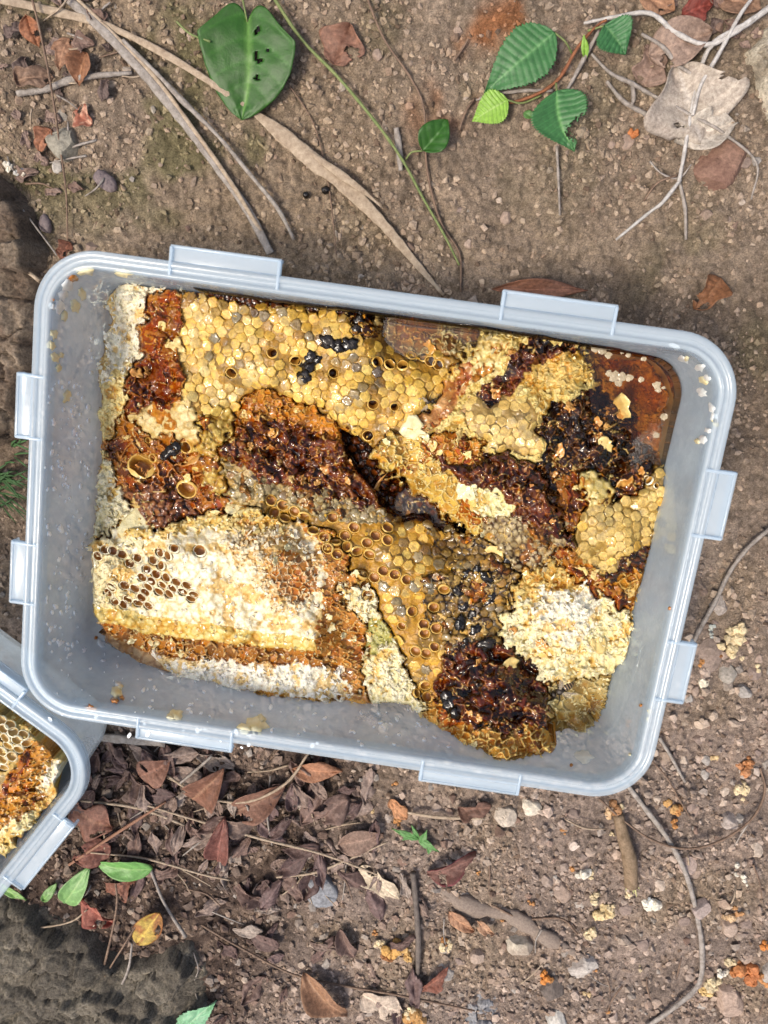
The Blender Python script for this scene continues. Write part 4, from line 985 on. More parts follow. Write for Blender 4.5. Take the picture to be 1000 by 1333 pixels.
    def fit(X):
        q_ = X.copy(); cx_, cy_, ro_, w_, h_ = frame
        dx, dy = q_[..., 0]-cx_, q_[..., 1]-cy_; c_, s_ = math.cos(ro_), math.sin(ro_)
        a, b = dx*c_+dy*s_, -dx*s_+dy*c_
        ins = np.interp(q_[..., 2], [FLOOR, 4.2*MM, 8*MM, 13*MM, RIM-6*MM, RIM-.6*MM], [20*MM, 15.5*MM, 12.6*MM, 11.6*MM, 8.6*MM, 8.0*MM])+.6*MM
        r_ = np.maximum(.029-ins, .006); W_, H_2 = w_/2-ins-r_, h_/2-ins-r_
        a0, b0 = np.clip(a, -W_, W_), np.clip(b, -H_2, H_2); da, db = a-a0, b-b0; d = np.hypot(da, db)+1e-9; k_ = np.minimum(1, r_/d)
        a, b = a0+da*k_, b0+db*k_
        q_[..., 0] = cx_+a*c_-b*s_; q_[..., 1] = cy_+a*s_+b*c_
        return q_
    XYZ = P(U, V, np.where(out, Hx, Hm)); XYZ[..., 2] = Hm; XYZ = fit(XYZ)
    XYZs = P(U, V, blur(np.where(out, floor/MM+2, Hs), 3)*MM)
    du = np.gradient(XYZs, axis=1); dv = np.gradient(XYZs, axis=0)
    N = np.cross(dv, du); N /= np.linalg.norm(N, axis=-1)[..., None]+1e-12
    n, m = U.shape
    i, j = np.meshgrid(np.arange(n-1), np.arange(m-1), indexing='ij')
    quad = np.stack([i*m+j, (i+1)*m+j, (i+1)*m+j+1, i*m+j+1], -1).reshape(-1, 4)
    cf = c2.ravel()[quad]; inn = (chunks.ravel()[quad] > 0).any(1)
    hf = Hm.ravel()[quad]; hf = np.where(chunks.ravel()[quad] > 0, hf, -1)
    own = chunks.ravel()[quad][np.arange(len(quad)), hf.argmax(1)]
    things = {}
    for c, lab in LABELS.items():
        f = quad[inn & (own == c)]
        if not len(f): continue
        vid, inv = np.unique(f, return_inverse=True)
        me = mesh_np('comb_body', XYZ.reshape(-1, 3)[vid], inv.reshape(-1, 4), col2.reshape(-1, 4)[vid], True, [M_FIELD])
        t = thing('honeycomb', lab, 'honeycomb', (0, 0, 0))
        link('comb_body', me, t); things[c] = t
        if c < 12 or c > 20:
            wetf = (HC > H-.5) & (fm_ > .12) & (chunks == c)
            ff = quad[wetf.ravel()[quad].any(1) & (chunks.ravel()[quad] > 0).all(1)]
            if len(ff) > 50:
                vid, inv = np.unique(ff, return_inverse=True)
                XC = fit(P(U, V, np.maximum(HC*MM, floor+.4*MM))).reshape(-1, 3)[vid]
                link('honey_coat', mesh_np('honey_coat', XC, inv.reshape(-1, 4), None, True, [M_COAT]), t)
    def at(u, v):
        jj = int(round((u-bbox[0])/step)); ii = int(round((v-bbox[1])/step))
        ii = min(max(ii, 0), n-1); jj = min(max(jj, 0), m-1)
        return ii, jj
    return dict(at=at, Hs=Hs, H=H, N=N, zm=zm, chunks=chunks, things=things, Z=Z, col=col)
OUTLINE = [(125, 362), (160, 352), (205, 360), (250, 378), (330, 380), (420, 388), (470, 400), (560, 405), (640, 425), (700, 430), (760, 440), (830, 470), (868, 520), (860, 600), (882, 640), (882, 700), (862, 745), (842, 800), (822, 865), (812, 905),
 (795, 945), (760, 958), (724, 960), (700, 994), (655, 1005), (630, 990), (560, 940), (530, 915), (450, 918), (330, 905), (255, 888), (205, 868), (150, 835), (122, 800), (118, 705), (126, 650), (130, 600), (130, 530), (125, 440), (148, 420)]
FLD = build_field((104, 340, 900, 1020), 1.15, Z, CTRL, HOLES, LABELS, FLOOR, OUTLINE, 0, {8: 5, 7: 4, 5: 3, 10: 3, 2: 1, 11: 4, 6: 2})

# pieces set on the comb: open cells, cell caps
def cell_mesh(name, seed, rim, wall, fill, depth=6):
    """one open cell: hexagonal rim flange, round bore, filled bottom; unit radius 1 (x,y), z in mm"""
    q = np.random.RandomState(seed); n = 12
    a = np.arange(n)/n*2*np.pi+.26
    hexr = 1.30/np.maximum(np.abs(np.cos((a+np.pi/6) % (np.pi/3)-np.pi/6)), .5)*.9
    prof = [(None, -.7), (1.06, .0), (1.01, .10), (.97, .02), (.93, -1.1), (.80, -depth*.62), (.74, -depth*.8), (.38, -depth*.93+.3)]
    V = []
    wob = 1+(q.rand(n)-.5)*(.14 if depth < 8 else .5)
    for k, (r_, zz) in enumerate(prof):
        rr = hexr if r_ is None else r_*(wob if k < 4 else 1+(wob-1)*.5)
        V.append(np.stack([np.cos(a)*rr, np.sin(a)*rr, np.full(n, zz)+(q.rand(n)-.5)*(.22 if k < 4 else .1)], -1))
    V.append(np.array([[0, 0, -depth*.96+.3]])); V = np.vstack(V)
    F = []; mi = []
    for k in range(len(prof)-1):
        for j in range(n):
            F.append((k*n+j, k*n+(j+1) % n, (k+1)*n+(j+1) % n, (k+1)*n+j)); mi.append(0 if k < 3 else 1 if k < 5 else 2)
    c = len(V)-1; T = [((len(prof)-1)*n+j, (len(prof)-1)*n+(j+1) % n, c) for j in range(n)]; mi += [2]*n
    return mesh_np(name, V, [np.array(F), np.array(T)], None, True, [rim, wall, fill], mi)
def cap_mesh(name, seed, mat, dome=.42, rag=.12, concave=False):
    """thin wax lid of one cell: hexagonal outline, slightly domed or sunken"""
    q = np.random.RandomState(seed); n = 12
    a = np.arange(n)/n*2*np.pi; hx = .97/np.cos((a+np.pi/6) % (np.pi/3)-np.pi/6)
    w = hx*(1+(q.rand(n)-.5)*2*rag)
    V = [[q.uniform(-.15, .15), q.uniform(-.15, .15), dome*(.3 if concave else 1.15)]]
    for r_, zz in ((.42, dome*(.55 if concave else 1.0)), (.76, .85*dome), (.93, .25*dome), (1.0, -.7)):
        for k in range(n):
            V.append([math.cos(a[k])*r_*w[k], math.sin(a[k])*r_*w[k], zz+(q.rand()-.5)*.34*dome*(r_ < .9)])
    F = []
    for k in range(3):
        for j in range(n): F.append((1+k*n+j, 1+(k+1)*n+j, 1+(k+1)*n+(j+1) % n, 1+k*n+(j+1) % n))
    T = [(0, 1+j, 1+(j+1) % n) for j in range(n)]
    return mesh_np(name, np.array(V), [np.array(F), np.array(T)], None, True, [mat])
def basis(nrm, ang):
    nz = Vector(nrm); t = nz.orthogonal().normalized()
    tx = Vector((1, 0, 0)); tx = (tx-nz*tx.dot(nz)).normalized(); ty = nz.cross(tx)
    M = Matrix((tx, ty, nz)).transposed()
    return M @ Matrix.Rotation(ang, 3, 'Z')
def place(me, name, fld, u, v, rx, ry, ang, parent, dz=0, zs=1.0, tilt=0, q=None):
    ii, jj = fld['at'](u, v)
    h = fld['Hs'][ii, jj]+dz
    p = P(u, v, h*MM); nrm = fld['N'][ii, jj]
    nrm = nrm*.9+np.array([0, 0, .1]); 
    if nrm[2] < .25: nrm[2] = .25
    nrm = nrm/np.linalg.norm(nrm)
    if tilt: nrm = nrm+np.array([q.uniform(-tilt, tilt), q.uniform(-tilt, tilt), 0]); nrm /= np.linalg.norm(nrm)
    s = np.linalg.norm(P(u+1, v, h*MM)-p)
    R = basis(nrm, ang).to_4x4()
    o = link(name, me, parent)
    o.matrix_world = Matrix.Translation(Vector(p)) @ R @ Matrix.Diagonal((rx*s, ry*s, MM*zs, 1))
    return o
def add_holes(fld, HOLES, seed=0):
    cache = {}
    q = np.random.RandomState(seed+4)
    for (u, v, rx, ry, an, dep, rm, fm, ch) in HOLES:
        if ch not in fld['things']: continue
        k = (rm.name, fm.name, dep, q.randint(4))
        if k not in cache:
            wall = M_WALL if fm in (M_FILLD, M_WALL, M_FILL) else fm
            cache[k] = cell_mesh('open_cell', len(cache)+3, rm, wall, fm if fm is not M_WALL else M_FILL, dep)
        place(cache[k], 'open_cell', fld, u, v, rx*.98, ry*.98, -an+q.uniform(-.1, .1), fld['things'][ch], dz=.1)
add_holes(FLD, HOLES)
CAPS = {k: [cap_mesh('cell_cap', 10+i, m, *( (.24, .10) if k in ('yellow', 'tan') else (.8, .2) if k == 'grey' else (.5, .2)), concave=(i % 3 == 0)) for i in range(7)] for k, m in CAPM.items()}
def lattice(poly_zones, fld, pitch, ang, mat, prob, HOLES, seed, dz=0, scale=1.0, zs=1.0, tilt=.1, limit=285, jit=.06, rsc=(.9, 1.08)):
    """cell caps on a hexagonal lattice inside the given zones"""
    q = np.random.RandomState(seed)
    H, W_ = fld['zm'].shape
    out = {}
    us = [p for k in poly_zones for p in fld['Z'][k]['poly']]
    ua, ub = min(p[0] for p in us), max(p[0] for p in us); va, vb = min(p[1] for p in us), max(p[1] for p in us)
    cu, cv = (ua+ub)/2, (va+vb)/2; R = math.hypot(ub-ua, vb-va)/2+pitch; nn = int(R/pitch)+2
    pts = []
    for j in range(-nn-3, nn+4):
        for i in range(-nn-3, nn+4):
            x = (i+(j & 1)*.5)*pitch+q.uniform(-jit, jit)*pitch; y = j*.866*pitch*.94+q.uniform(-jit, jit)*pitch
            u = cu+x*math.cos(ang)-y*math.sin(ang); v = cv+x*math.sin(ang)+y*math.cos(ang)
            if u < ua or u > ub or v < va or v > vb: continue
            ii, jj = fld['at'](u, v)
            if fld['zm'][ii, jj] not in poly_zones: continue
            if any((u-h[0])**2+(v-h[1])**2 < (max(h[2], h[3])*1.05+pitch*.38)**2 for h in HOLES): continue
            pr = prob(u, v) if callable(prob) else prob
            if q.rand() > pr: continue
            pts.append((u, v, fld['chunks'][ii, jj]))
    for (u, v, c) in pts:
        t = fld['things'].get(int(c))
        if t is None: continue
        n_ = t.get('_n', 0)
        mk = mat(u, v, q) if callable(mat) else mat
        me = CAPS[mk][q.randint(7)]
        r_ = pitch*.525*scale*q.uniform(*rsc)
        o = place(me, 'cell_cap', fld, u, v, r_, r_*q.uniform(.93, 1.02), -ang+q.randint(6)*math.pi/3+q.uniform(-.12, .12), t, dz=dz+q.uniform(-.15, .15), zs=zs, tilt=tilt, q=q)
        out.setdefault(int(c), []).append(o)
    return out
def zi(*idx): return set(idx)
def zid(u, v):
    for k in range(len(Z)-1, -1, -1):
        if inpoly(np.array([float(u)]), np.array([float(v)]), Z[k]['poly'])[0]: return k
ZCAP = zi(zid(400, 470)); ZOPEN = zi(zid(505, 728)); ZGB = zi(zid(420, 662)); ZGR = zi(zid(620, 780)); ZTAN = zi(zid(660, 550)); ZRT = zi(zid(850, 670))
ALLCAPS = []
def addl(*a, **k): ALLCAPS.append(lattice(*a, **k))
gn = lambda u, v: float(fbm(np.array([u/22.]), np.array([v/22.]), 99, 3)[0])
addl(ZCAP, FLD, 14, .26, lambda u, v, q: 'grey' if q.rand() < (.02+.20*(v < 425)+.22*(gn(u, v) > .58)) else ('tan' if u < 330 and q.rand() < .45 else 'yellow'), .97, HOLES, 1)
addl(ZOPEN, FLD, 15.2, .30, lambda u, v, q: 'grey' if q.rand() < (.10+.4*(u > 520 and v < 800)) else 'yellow', lambda u, v: .86, HOLES, 2, zs=.8, scale=.95)
addl(ZGB, FLD, 12.5, .35, 'grey', .85, HOLES, 3, dz=.6, tilt=.35)
addl(ZGR, FLD, 13, .25, lambda u, v, q: 'grey' if q.rand() < .86 else 'yellow', .74, HOLES, 4, dz=.9, tilt=.3, jit=.12)
addl(ZTAN, FLD, 14, .15, 'tan', .85, HOLES, 5, zs=.7)
addl(ZRT, FLD, 13.5, .5, lambda u, v, q: 'tan' if q.rand() < .85 else 'yellow', .95, HOLES, 6)
# one thing carries at most 300 single parts: join the surplus caps of a slab into one part
cnt = {}
for t in FLD['things'].values(): cnt[t.name] = [o for o in t.children]
def join_surplus(t, keep=288):
    ks = [o for o in t.children if o.name.startswith('cell_cap')]
    if len(ks) <= keep: return
    ks.sort(key=lambda o: -o.matrix_world.to_scale()[0])
    Vs, Fs4, Fs3, k = [], [], [], 0
    mats = []; mi4, mi3 = [], []
    for o in ks[keep:]:
        me = o.data; n = len(me.vertices); co = np.empty(n*3, np.float32); me.vertices.foreach_get('co', co)
        Mx = np.array(o.matrix_world); V = co.reshape(-1, 3) @ Mx[:3, :3].T+Mx[:3, 3]
        m = me.materials[0]
        if m not in mats: mats.append(m)
        for p in me.polygons:
            (Fs4 if len(p.vertices) == 4 else Fs3).append([i+k for i in p.vertices]); (mi4 if len(p.vertices) == 4 else mi3).append(mats.index(m))
        Vs.append(V); k += n
        bpy.data.objects.remove(o)
    me = mesh_np('small_caps', np.vstack(Vs), [np.array(Fs4), np.array(Fs3)], None, True, mats, mi4+mi3)
    link('small_caps', me, t, kind='stuff')
bpy.context.view_layer.update()
for t in FLD['things'].values(): join_surplus(t)

# ragged wax scraps standing on the torn areas (a few thousand slivers per box: one part per comb)
def scraps(fld, seed=0, dens=.020, only=None, chunk_mult={}):
    q = np.random.RandomState(seed)
    H_, W_ = fld['zm'].shape
    store = {}
    N = int(H_*W_*dens)
    I = q.randint(2, H_-2, N); J = q.randint(2, W_-2, N)
    for ii, jj in zip(I, J):
        k = fld['zm'][ii, jj]
        if k < 0: continue
        zz = fld['Z'][k]; kd = zz['kind']
        if kd == 'cap' and q.rand() > .10: continue
        if kd == 'drip' and q.rand() > .20: continue
        if kd == 'lump' and q.rand() > .30: continue
        if max(zz['hi']) < .3 and q.rand() > .15: continue
        c = int(fld['chunks'][ii, jj])
        u = fld['u0']+jj*fld['st']; v = fld['v0']+ii*fld['st']
        p = P(u, v, (max(fld['H'][ii, jj], fld['Hs'][ii, jj]-1)+.15)*MM)
        r_ = (.5+1.9*q.rand()**1.6)*MM*(1.25 if kd == 'flake' else .85)
        n_ = 6; a = np.sort(q.rand(n_)*6.283); rr = r_*q.uniform(.45, 1.1, n_)
        pl = np.stack([np.cos(a)*rr, np.sin(a)*rr*.75, (q.rand(n_)-.5)*r_*.5], -1)
        tilt = q.uniform(.1, 1.25) if kd != 'cap' else q.uniform(0, .4); az = q.rand()*6.283
        R = np.array(Matrix.Rotation(az, 3, 'Z') @ Matrix.Rotation(tilt, 3, 'X') @ Matrix.Rotation(q.rand()*6, 3, 'Z'))
        top = np.vstack([[0, 0, r_*.18], pl]); Vv = np.vstack([top, top-np.array([0, 0, .16*MM])]) @ R.T+p+np.array([0, 0, math.sin(tilt)*r_*.35])
        m = n_+1
        F3 = [[0, 1+i, 1+(i+1) % n_] for i in range(n_)]+[[m, m+1+(i+1) % n_, m+1+i] for i in range(n_)]+[[1+i, m+1+i, m+1+(i+1) % n_] for i in range(n_)]+[[1+i, m+1+(i+1) % n_, 1+(i+1) % n_] for i in range(n_)]
        w = q.rand()
        i2 = min(max(ii+int(q.normal(0, 9)), 0), H_-1); j2 = min(max(jj+int(q.normal(0, 9)), 0), W_-1); k2 = fld['zm'][i2, j2]
        if k2 >= 0 and sum(fld['Z'][k2]['hi']) > sum(zz['hi'])*.6: zz = fld['Z'][k2]
        cc = np.array(zz['hi'])*(1-w*.5)+np.array(zz['mid'])*w*.5
        if max(zz['mid']) < .2: cc = np.array(zz['hi'])*q.uniform(.5, 1.5)
        cc = sat(cc)
        cc = np.append(np.clip(cc*q.uniform(.75, 1.08), 0, .88), min(1, zz['wet']*q.uniform(.3, 1.1)))
        st = store.setdefault(c, [[], [], [], 0])
        st[0].append(Vv); st[1].append(np.array(F3)+st[3]); st[2].append(np.tile(cc, (len(Vv), 1))); st[3] += len(Vv)
    for c, (a, b, d, k) in store.items():
        if c not in fld['things']: continue
        me = mesh_np('wax_slivers', np.vstack(a), np.vstack(b), np.vstack(d), False, [M_FIELD])
        link('wax_slivers', me, fld['things'][c], kind='stuff')
FLD['u0'], FLD['v0'], FLD['st'] = 104, 340, 1.15
scraps(FLD, 3, .040)

# ------------------------------------------------------------------ liquid honey standing in the box
def pool(name, label, poly, zf, zb, mat, warp=1.5):
    """closed body of honey: outline in photo px, top height zf(u,v), bottom zb"""
    pts = []
    C = catmull([np.array(p, float) for p in poly]+[np.array(poly[0], float)], 6)[:-1]
    C = np.array(C); n = len(C); ctr = C.mean(0)
    bm = bmesh.new()
    top = [bm.verts.new(P(u, v, zf(u, v))) for u, v in C]; bot = [bm.verts.new(P(u, v, zb)) for u, v in C]
    # bottom follows straight below the top outline
    for a, b in zip(top, bot): b.co = Vector((a.co.x*.985, a.co.y*.985, zb))
    ft = bm.faces.new(top); fb = bm.faces.new(bot[::-1])
    for i in range(n): bm.faces.new((top[i], bot[i], bot[(i+1) % n], top[(i+1) % n]))
    bmesh.ops.recalc_face_normals(bm, faces=bm.faces)
    bmesh.ops.triangulate(bm, faces=[ft, fb])
    me = bpy.data.meshes.new(name); bm.to_mesh(me); bm.free(); me.materials.append(mat)
    return link(name, me, None, label, 'honey')
def inset_rim(side_pts): return side_pts
pz = lambda u, v: (FLOOR+max(1.2, min(18, 17-(v-480)*.030-(760-u)*.018))*MM)
def pool_outline():
    """right and upper edges follow the box wall at the honey's height, the rest hides under the comb"""
    w, h = BW, BH
    out = []
    rr = rrect(w-2*11.3*MM, h-2*11.3*MM, .020, 10)
    return rr
def build_pool():
    rr = pool_outline()
    u, v = PX(rr[:, 0], rr[:, 1], .018)
    keep = [i for i in range(len(rr)) if (u[i] > 440 and v[i] < 600) or (u[i] > 700)]
    pts = [tuple(rr[i]) for i in keep]
    # order: rrect starts at lower right and runs counter-clockwise
    lower = [tuple(P(a, b, .006)[:2]) for a, b in [(440, 400), (450, 460), (560, 560), (700, 700), (690, 900), (716, 960)]]
    ring = densify(np.array(pts+lower), .006)
    zt = np.array([pz(*PX(x, y, .015)) for x, y in ring])
    bm = bmesh.new()
    top = [bm.verts.new((x, y, z_+.5*MM)) for (x, y), z_ in zip(ring, zt)]
    c = ring.mean(0)
    rings = [top]
    for s, dd in ((.975, .12), (.94, 0), (.8, 0), (.55, 0), (.3, 0)):
        rings.append([bm.verts.new((c[0]+(x-c[0])*s, c[1]+(y-c[1])*s, z_+dd*MM)) for (x, y), z_ in zip(ring, zt)])
    for r0, r1 in zip(rings, rings[1:]):
        for i in range(len(ring)):
            j = (i+1) % len(ring); bm.faces.new((r0[i], r0[j], r1[j], r1[i]))
    bm.faces.new(rings[-1])
    bot = [bm.verts.new((c[0]+(x-c[0])*.985, c[1]+(y-c[1])*.985, FLOOR+.25*MM)) for x, y in ring]
    for i in range(len(ring)):
        j = (i+1) % len(ring); bm.faces.new((top[j], top[i], bot[i], bot[j]))
    bm.faces.new(bot[::-1])
    bmesh.ops.recalc_face_normals(bm, faces=bm.faces)
    me = bpy.data.meshes.new('honey_pool'); bm.to_mesh(me); bm.free()
    me.polygons.foreach_set('use_smooth', np.ones(len(me.polygons), bool)); me.materials.append(M_HONEY)
    link('honey_pool', me, None, 'dark amber liquid honey standing along the right end of the box', 'honey')
build_pool()
def wall_smear():
    M = honey_material('honey_smear_film', (.8, .5, .1), 5, (.66, .40, .15))
    n = 120; V = []
    xs = np.linspace(-.092, .142, n); top = RIM-(8+13*fbm(xs*40, xs*0, 5, 3)+26*sstep(.07, .138, xs))*MM
    for d in (0, .5*MM):
        for f in (0, .33, .66, 1):
            for i, x in enumerate(xs):
                z_ = 12*MM+(top[i]-12*MM)*f
                ins = float(np.interp(z_, [FLOOR, 4.2*MM, 8*MM, 13*MM, RIM-6*MM, RIM-.6*MM], [20*MM, 15.5*MM, 12.6*MM, 11.6*MM, 8.6*MM, 8.0*MM]))
                rr = .029-ins; w_, h_ = BW/2-ins, BH/2-ins; yy = h_
                if x > w_-rr: yy = h_-rr+math.sqrt(max(0, rr*rr-(x-w_+rr)**2))
                V.append((x, yy-.25*MM-d, z_))
    F = []
    for d in (0, 1):
        for k in range(3):
            for i in range(n-1):
                a = d*4*n+k*n+i; F.append((a, a+1, a+n+1, a+n) if d else (a, a+n, a+n+1, a+1))
    for i in range(n-1): F += [(i, i+1, 4*n+i+1, 4*n+i), (3*n+i, 7*n+i, 7*n+i+1, 3*n+i+1)]
    link('honey_smear', mesh_np('honey_smear', np.array(V), np.array(F), None, True, [M]), None, 'brown honey smeared along the top inner wall of the box', 'honey')
wall_smear()
_b = [P(u, v, FLOOR+z_*MM) for u, v, z_ in [(842, 800, 3), (836, 842, 2.6), (826, 880, 2.4), (812, 918, 2.2), (800, 945, 2), (786, 958, 2), (762, 966, 1.8), (738, 968, 1.5)]]
link('honey_bead', tube_mesh('honey_bead', _b, [1.3*MM, 1.6*MM, 1.5*MM, 1.6*MM, .9*MM], honey_material('bead_honey', (.95, .80, .45), 90), 14, .8, .05, 8), None, 'clear honey bead shining along the lower right edge of the sunken comb', 'honey')  # rounded tube added along the honey edge to catch a highlight
#==PART4==
# ------------------------------------------------------------------ comb of the second box
_cm2 = {}
Z2 = []
def z2(*a, **k): Z2.append(zone(*a, **k))
z2([(-120, 900), (-20, 915), (30, 945), (62, 975), (80, 1002), (78, 1030), (60, 1062), (10, 1108), (-60, 1160), (-130, 1100)], 'flake', C_LAMB, (.68, .56, .28), C_CRM, 9, 1.8, .6, chunk=21, wob=5)
z2([(-120, 900), (-20, 915), (30, 945), (52, 965), (36, 985), (16, 1008), (0, 1030), (-60, 1080), (-130, 1040)], 'cap', (.60, .42, .14), (.72, .58, .26), (.76, .66, .36), 15, .4, .4, chunk=21, wob=3)
z2([(34, 962), (56, 970), (72, 990), (62, 1020), (50, 1045), (20, 1070), (-20, 1090), (-50, 1075), (-2, 1030), (16, 1006)], 'cell', (.42, .20, .04), (.56, .32, .07), (.72, .54, .24), 7, 2.4, .9, ang=-.25, st=3, chunk=21, wob=5)
z2([(2, 1018), (18, 1002), (34, 966), (42, 978), (22, 1012), (8, 1040), (-30, 1076), (-50, 1076)], 'drip', C_AMB, C_LAMB, C_LAMB, 8, 2.0, 1, chunk=21, wob=4)
z2([(66, 984), (78, 1000), (76, 1024), (58, 1034), (50, 1018)], 'flake', (.66, .60, .42), C_WHT, (.86, .83, .74), 8, 2.2, .5, chunk=21, wob=4)
z2([(56, 1040), (48, 1066), (10, 1104), (-40, 1140), (-60, 1100), (-10, 1080), (24, 1064)], 'flake', C_CRM, (.78, .70, .42), (.84, .80, .62), 8, 2.2, .5, chunk=21, wob=4)
CT2 = [(0, 950, 38), (40, 970, 38), (20, 1060, 34), (70, 1000, 32), (60, 1040, 30), (0, 1100, 28), (-60, 1000, 38)]
H2L = []
for a_, b_ in [(4, 949), (17, 953), (30, 957), (6, 961), (22, 964), (35, 968), (10, 971), (24, 976), (2, 979), (15, 985), (3, 989), (13, 944), (1, 938), (-8, 955), (-9, 970), (-10, 984), (4, 999), (-7, 995)]:
    H2L.append((a_, b_, 6.6, 5.6, .3, 3.0, M_RIMPALE, M_FILLP, 21))
F2 = build_field((-90, 905, 92, 1130), 1.15, Z2, CT2, H2L, {21: 'pale comb with an amber cut edge inside the second box'}, FLOOR, seed=5, frame=(float(_ctr[0]), float(_ctr[1]), ROT2, W2, H2))
F2['u0'], F2['v0'], F2['st'] = -90, 905, 1.15
add_holes(F2, H2L, 7); scraps(F2, 13, .03)

# ------------------------------------------------------------------ bees and black lumps on the comb
M_BEE = simple_mat('bee_body', (.012, .008, .005), .4, 0, 900, .0003, (.035, .022, .012), 500)
M_BAND = simple_mat('bee_band', (.30, .20, .10), .5, .4, 900, .0002)
def wing_material():
    m, n, b, out = mat_new('bee_wing')
    b.inputs['Base Color'].default_value = (.45, .38, .28, 1); b.inputs['Roughness'].default_value = .2; b.inputs['Alpha'].default_value = .45
    return m
M_WING = wing_material()
def ellipsoid(name, M, sx, sy, sz, mat, parent, seed=0, jit=.05, src=None):
    q = np.random.RandomState(seed); V = (IV2*(1+(q.rand(len(IV2), 1)-.5)*2*jit))*np.array([sx, sy, sz])
    V = V @ np.array(M.to_3x3()).T+np.array(M.translation)
    me = mesh_np(name, V, IF2, None, True, [mat]); return link(name, me, parent)
def fz(fld, u, v):
    ii, jj = fld['at'](u, v); return fld['H'][ii, jj]*MM
def bee(label, u, v, ang, L, seed=0):
    z0 = fz(FLD, u, v)+1.6*MM; p = P(u, v, z0)
    t = thing('bee', label, 'bee', tuple(float(c) for c in p)); t.rotation_euler = (rad(8), rad(-10), ang)
    T = lambda x, y, z_: Matrix.Translation((x*L, y*L, z_*L))
    ellipsoid('thorax', T(.08, 0, .04), .17*L, .15*L, .14*L, M_BEE, t, 1)
    ellipsoid('head', T(.33, 0, 0), .10*L, .13*L, .11*L, M_BEE, t, 2)
    for s in (-1, 1): ellipsoid('eye', T(.37, s*.09, .03), .05*L, .04*L, .06*L, M_BLACK, t, 3)
    # abdomen: tapered body of rings, light bands between dark ones
    n, k = 14, 17; V = []; mi = []
    for i in range(k):
        s = i/(k-1); x = -.08-.52*s; r_ = .17*math.sin(math.pi*min(1, .12+s*.93))**.6*(1-.25*s)*(1+.05*(i % 3 == 0))
        for j in range(n):
            a = j/n*6.283; V.append((x*L, math.cos(a)*r_*L, (math.sin(a)*r_*.85-.12*s*s)*L))
    F = [(i*n+j, i*n+(j+1) % n, (i+1)*n+(j+1) % n, (i+1)*n+j) for i in range(k-1) for j in range(n)]
    mi = [1 if (i % 3 == 1) else 0 for i in range(k-1) for j in range(n)]
    link('abdomen', mesh_np('abdomen', np.array(V), np.array(F)[:, ::-1], None, True, [M_BEE, M_BAND], mi), t)
    for s in (-1, 1):
        for (a0, ln) in ((2.55, .62), (2.2, .42)):
            m = 9; V = []; 
            for i in range(m+1):
                f = i/m; w = math.sin(math.pi*min(1, f*.93+.04))**.7*.10
                cx, cy = .08+math.cos(a0)*ln*f, (.06+math.sin(a0)*ln*f)
                V += [((cx+w*.6*math.sin(a0))*L, s*(cy-w*.6*math.cos(a0))*L, (.14+.05*f)*L), ((cx-w*.6*math.sin(a0))*L, s*(cy+w*.6*math.cos(a0))*L, (.15+.05*f)*L)]
            F = [(2*i, 2*i+1, 2*i+3, 2*i+2) for i in range(m)]
            w_ = link('wing', mesh_np('wing', np.array(V), np.array(F), None, True, [M_WING]), t)
        for i in range(3):
            x0 = .16-.12*i; dx = (.16, -.02, -.22)[i]
            pts = [(x0*L, s*.10*L, -.04*L), ((x0+dx*.5)*L, s*.27*L, .04*L), ((x0+dx)*L, s*.38*L, -.12*L), ((x0+dx*1.5)*L, s*.46*L, -.16*L)]
            link('leg', tube_mesh('leg', pts, [.022*L, .02*L, .012*L], M_BEE, 5, n=3), t)
        link('antenna', tube_mesh('antenna', [(.38*L, s*.04*L, .04*L), (.50*L, s*.08*L, .08*L), (.60*L, s*.16*L, .02*L)], [.012*L, .010*L], M_BEE, 5, n=3), t)
    return t
bee('honeybee with striped abdomen stuck between dark comb and sunken comb', 731, 898, rad(198)+.35, 15*MM, 1)
bee('small dark drowned bee on the brown seam of the upper right comb', 556, 524, rad(20), 9*MM, 2)
def lump(name, label, cat, parts, mat, seed):
    Vs, Fs, k = [], [], 0
    for (u, v, r_, asp, an, dz) in parts:
        z0 = fz(FLD, u, v)+dz*MM; p = P(u, v, z0)
        V = IV3*(1+(fbm(IV3[:, 0]*2.2+seed+k, IV3[:, 1]*2.2+IV3[:, 2]*1.7, seed, 3)[:, None]-.5)*1.7)
        rr = r_*.00038; V = V*np.array([rr*asp, rr, rr*.34]); c, s = math.cos(an), math.sin(an)
        V = np.stack([V[:, 0]*c-V[:, 1]*s, V[:, 0]*s+V[:, 1]*c, V[:, 2]], -1)+p
        Vs.append(V); Fs.append(IF3+k*len(IV3)); k += 1
    return link(name, mesh_np(name, np.vstack(Vs), np.vstack(Fs), None, True, [mat]), None, label, cat)
lump('black_residue', 'elongated black sticky lump on the upper capped comb', 'residue', [(402, 462, 8, 1.1, 1.2, 1), (400, 476, 9, 1.3, 1.3, 1), (396, 490, 8, 1, .8, .6), (413, 466, 6, 1, 0, .6)], M_BLACK, 2)
lump('black_residue', 'wet black smear with blue shine near the top wall', 'residue', [(428, 444, 8, 1.3, .2, .6), (441, 450, 8, 1.2, -.2, .6), (455, 446, 8, 1.3, .3, .8), (462, 428, 8, .8, .3, .4), (466, 416, 7, 1, 0, .4)], M_BLACK, 3)
lump('black_residue', 'black sticky lump at the lower tip of the long comb', 'residue', [(588, 918, 10, 1, .4, 1), (583, 908, 8, 1.1, 1, 1), (594, 930, 7, 1, 0, 1)], M_BLACK, 4)
lump('black_residue', 'black glossy blob in the torn patch left of the red honey', 'residue', [(222, 588, 7, 1.5, .6, 1), (230, 582, 6, 1.1, 0, 1), (213, 596, 5, 1, 0, 1)], M_BLACK, 5)
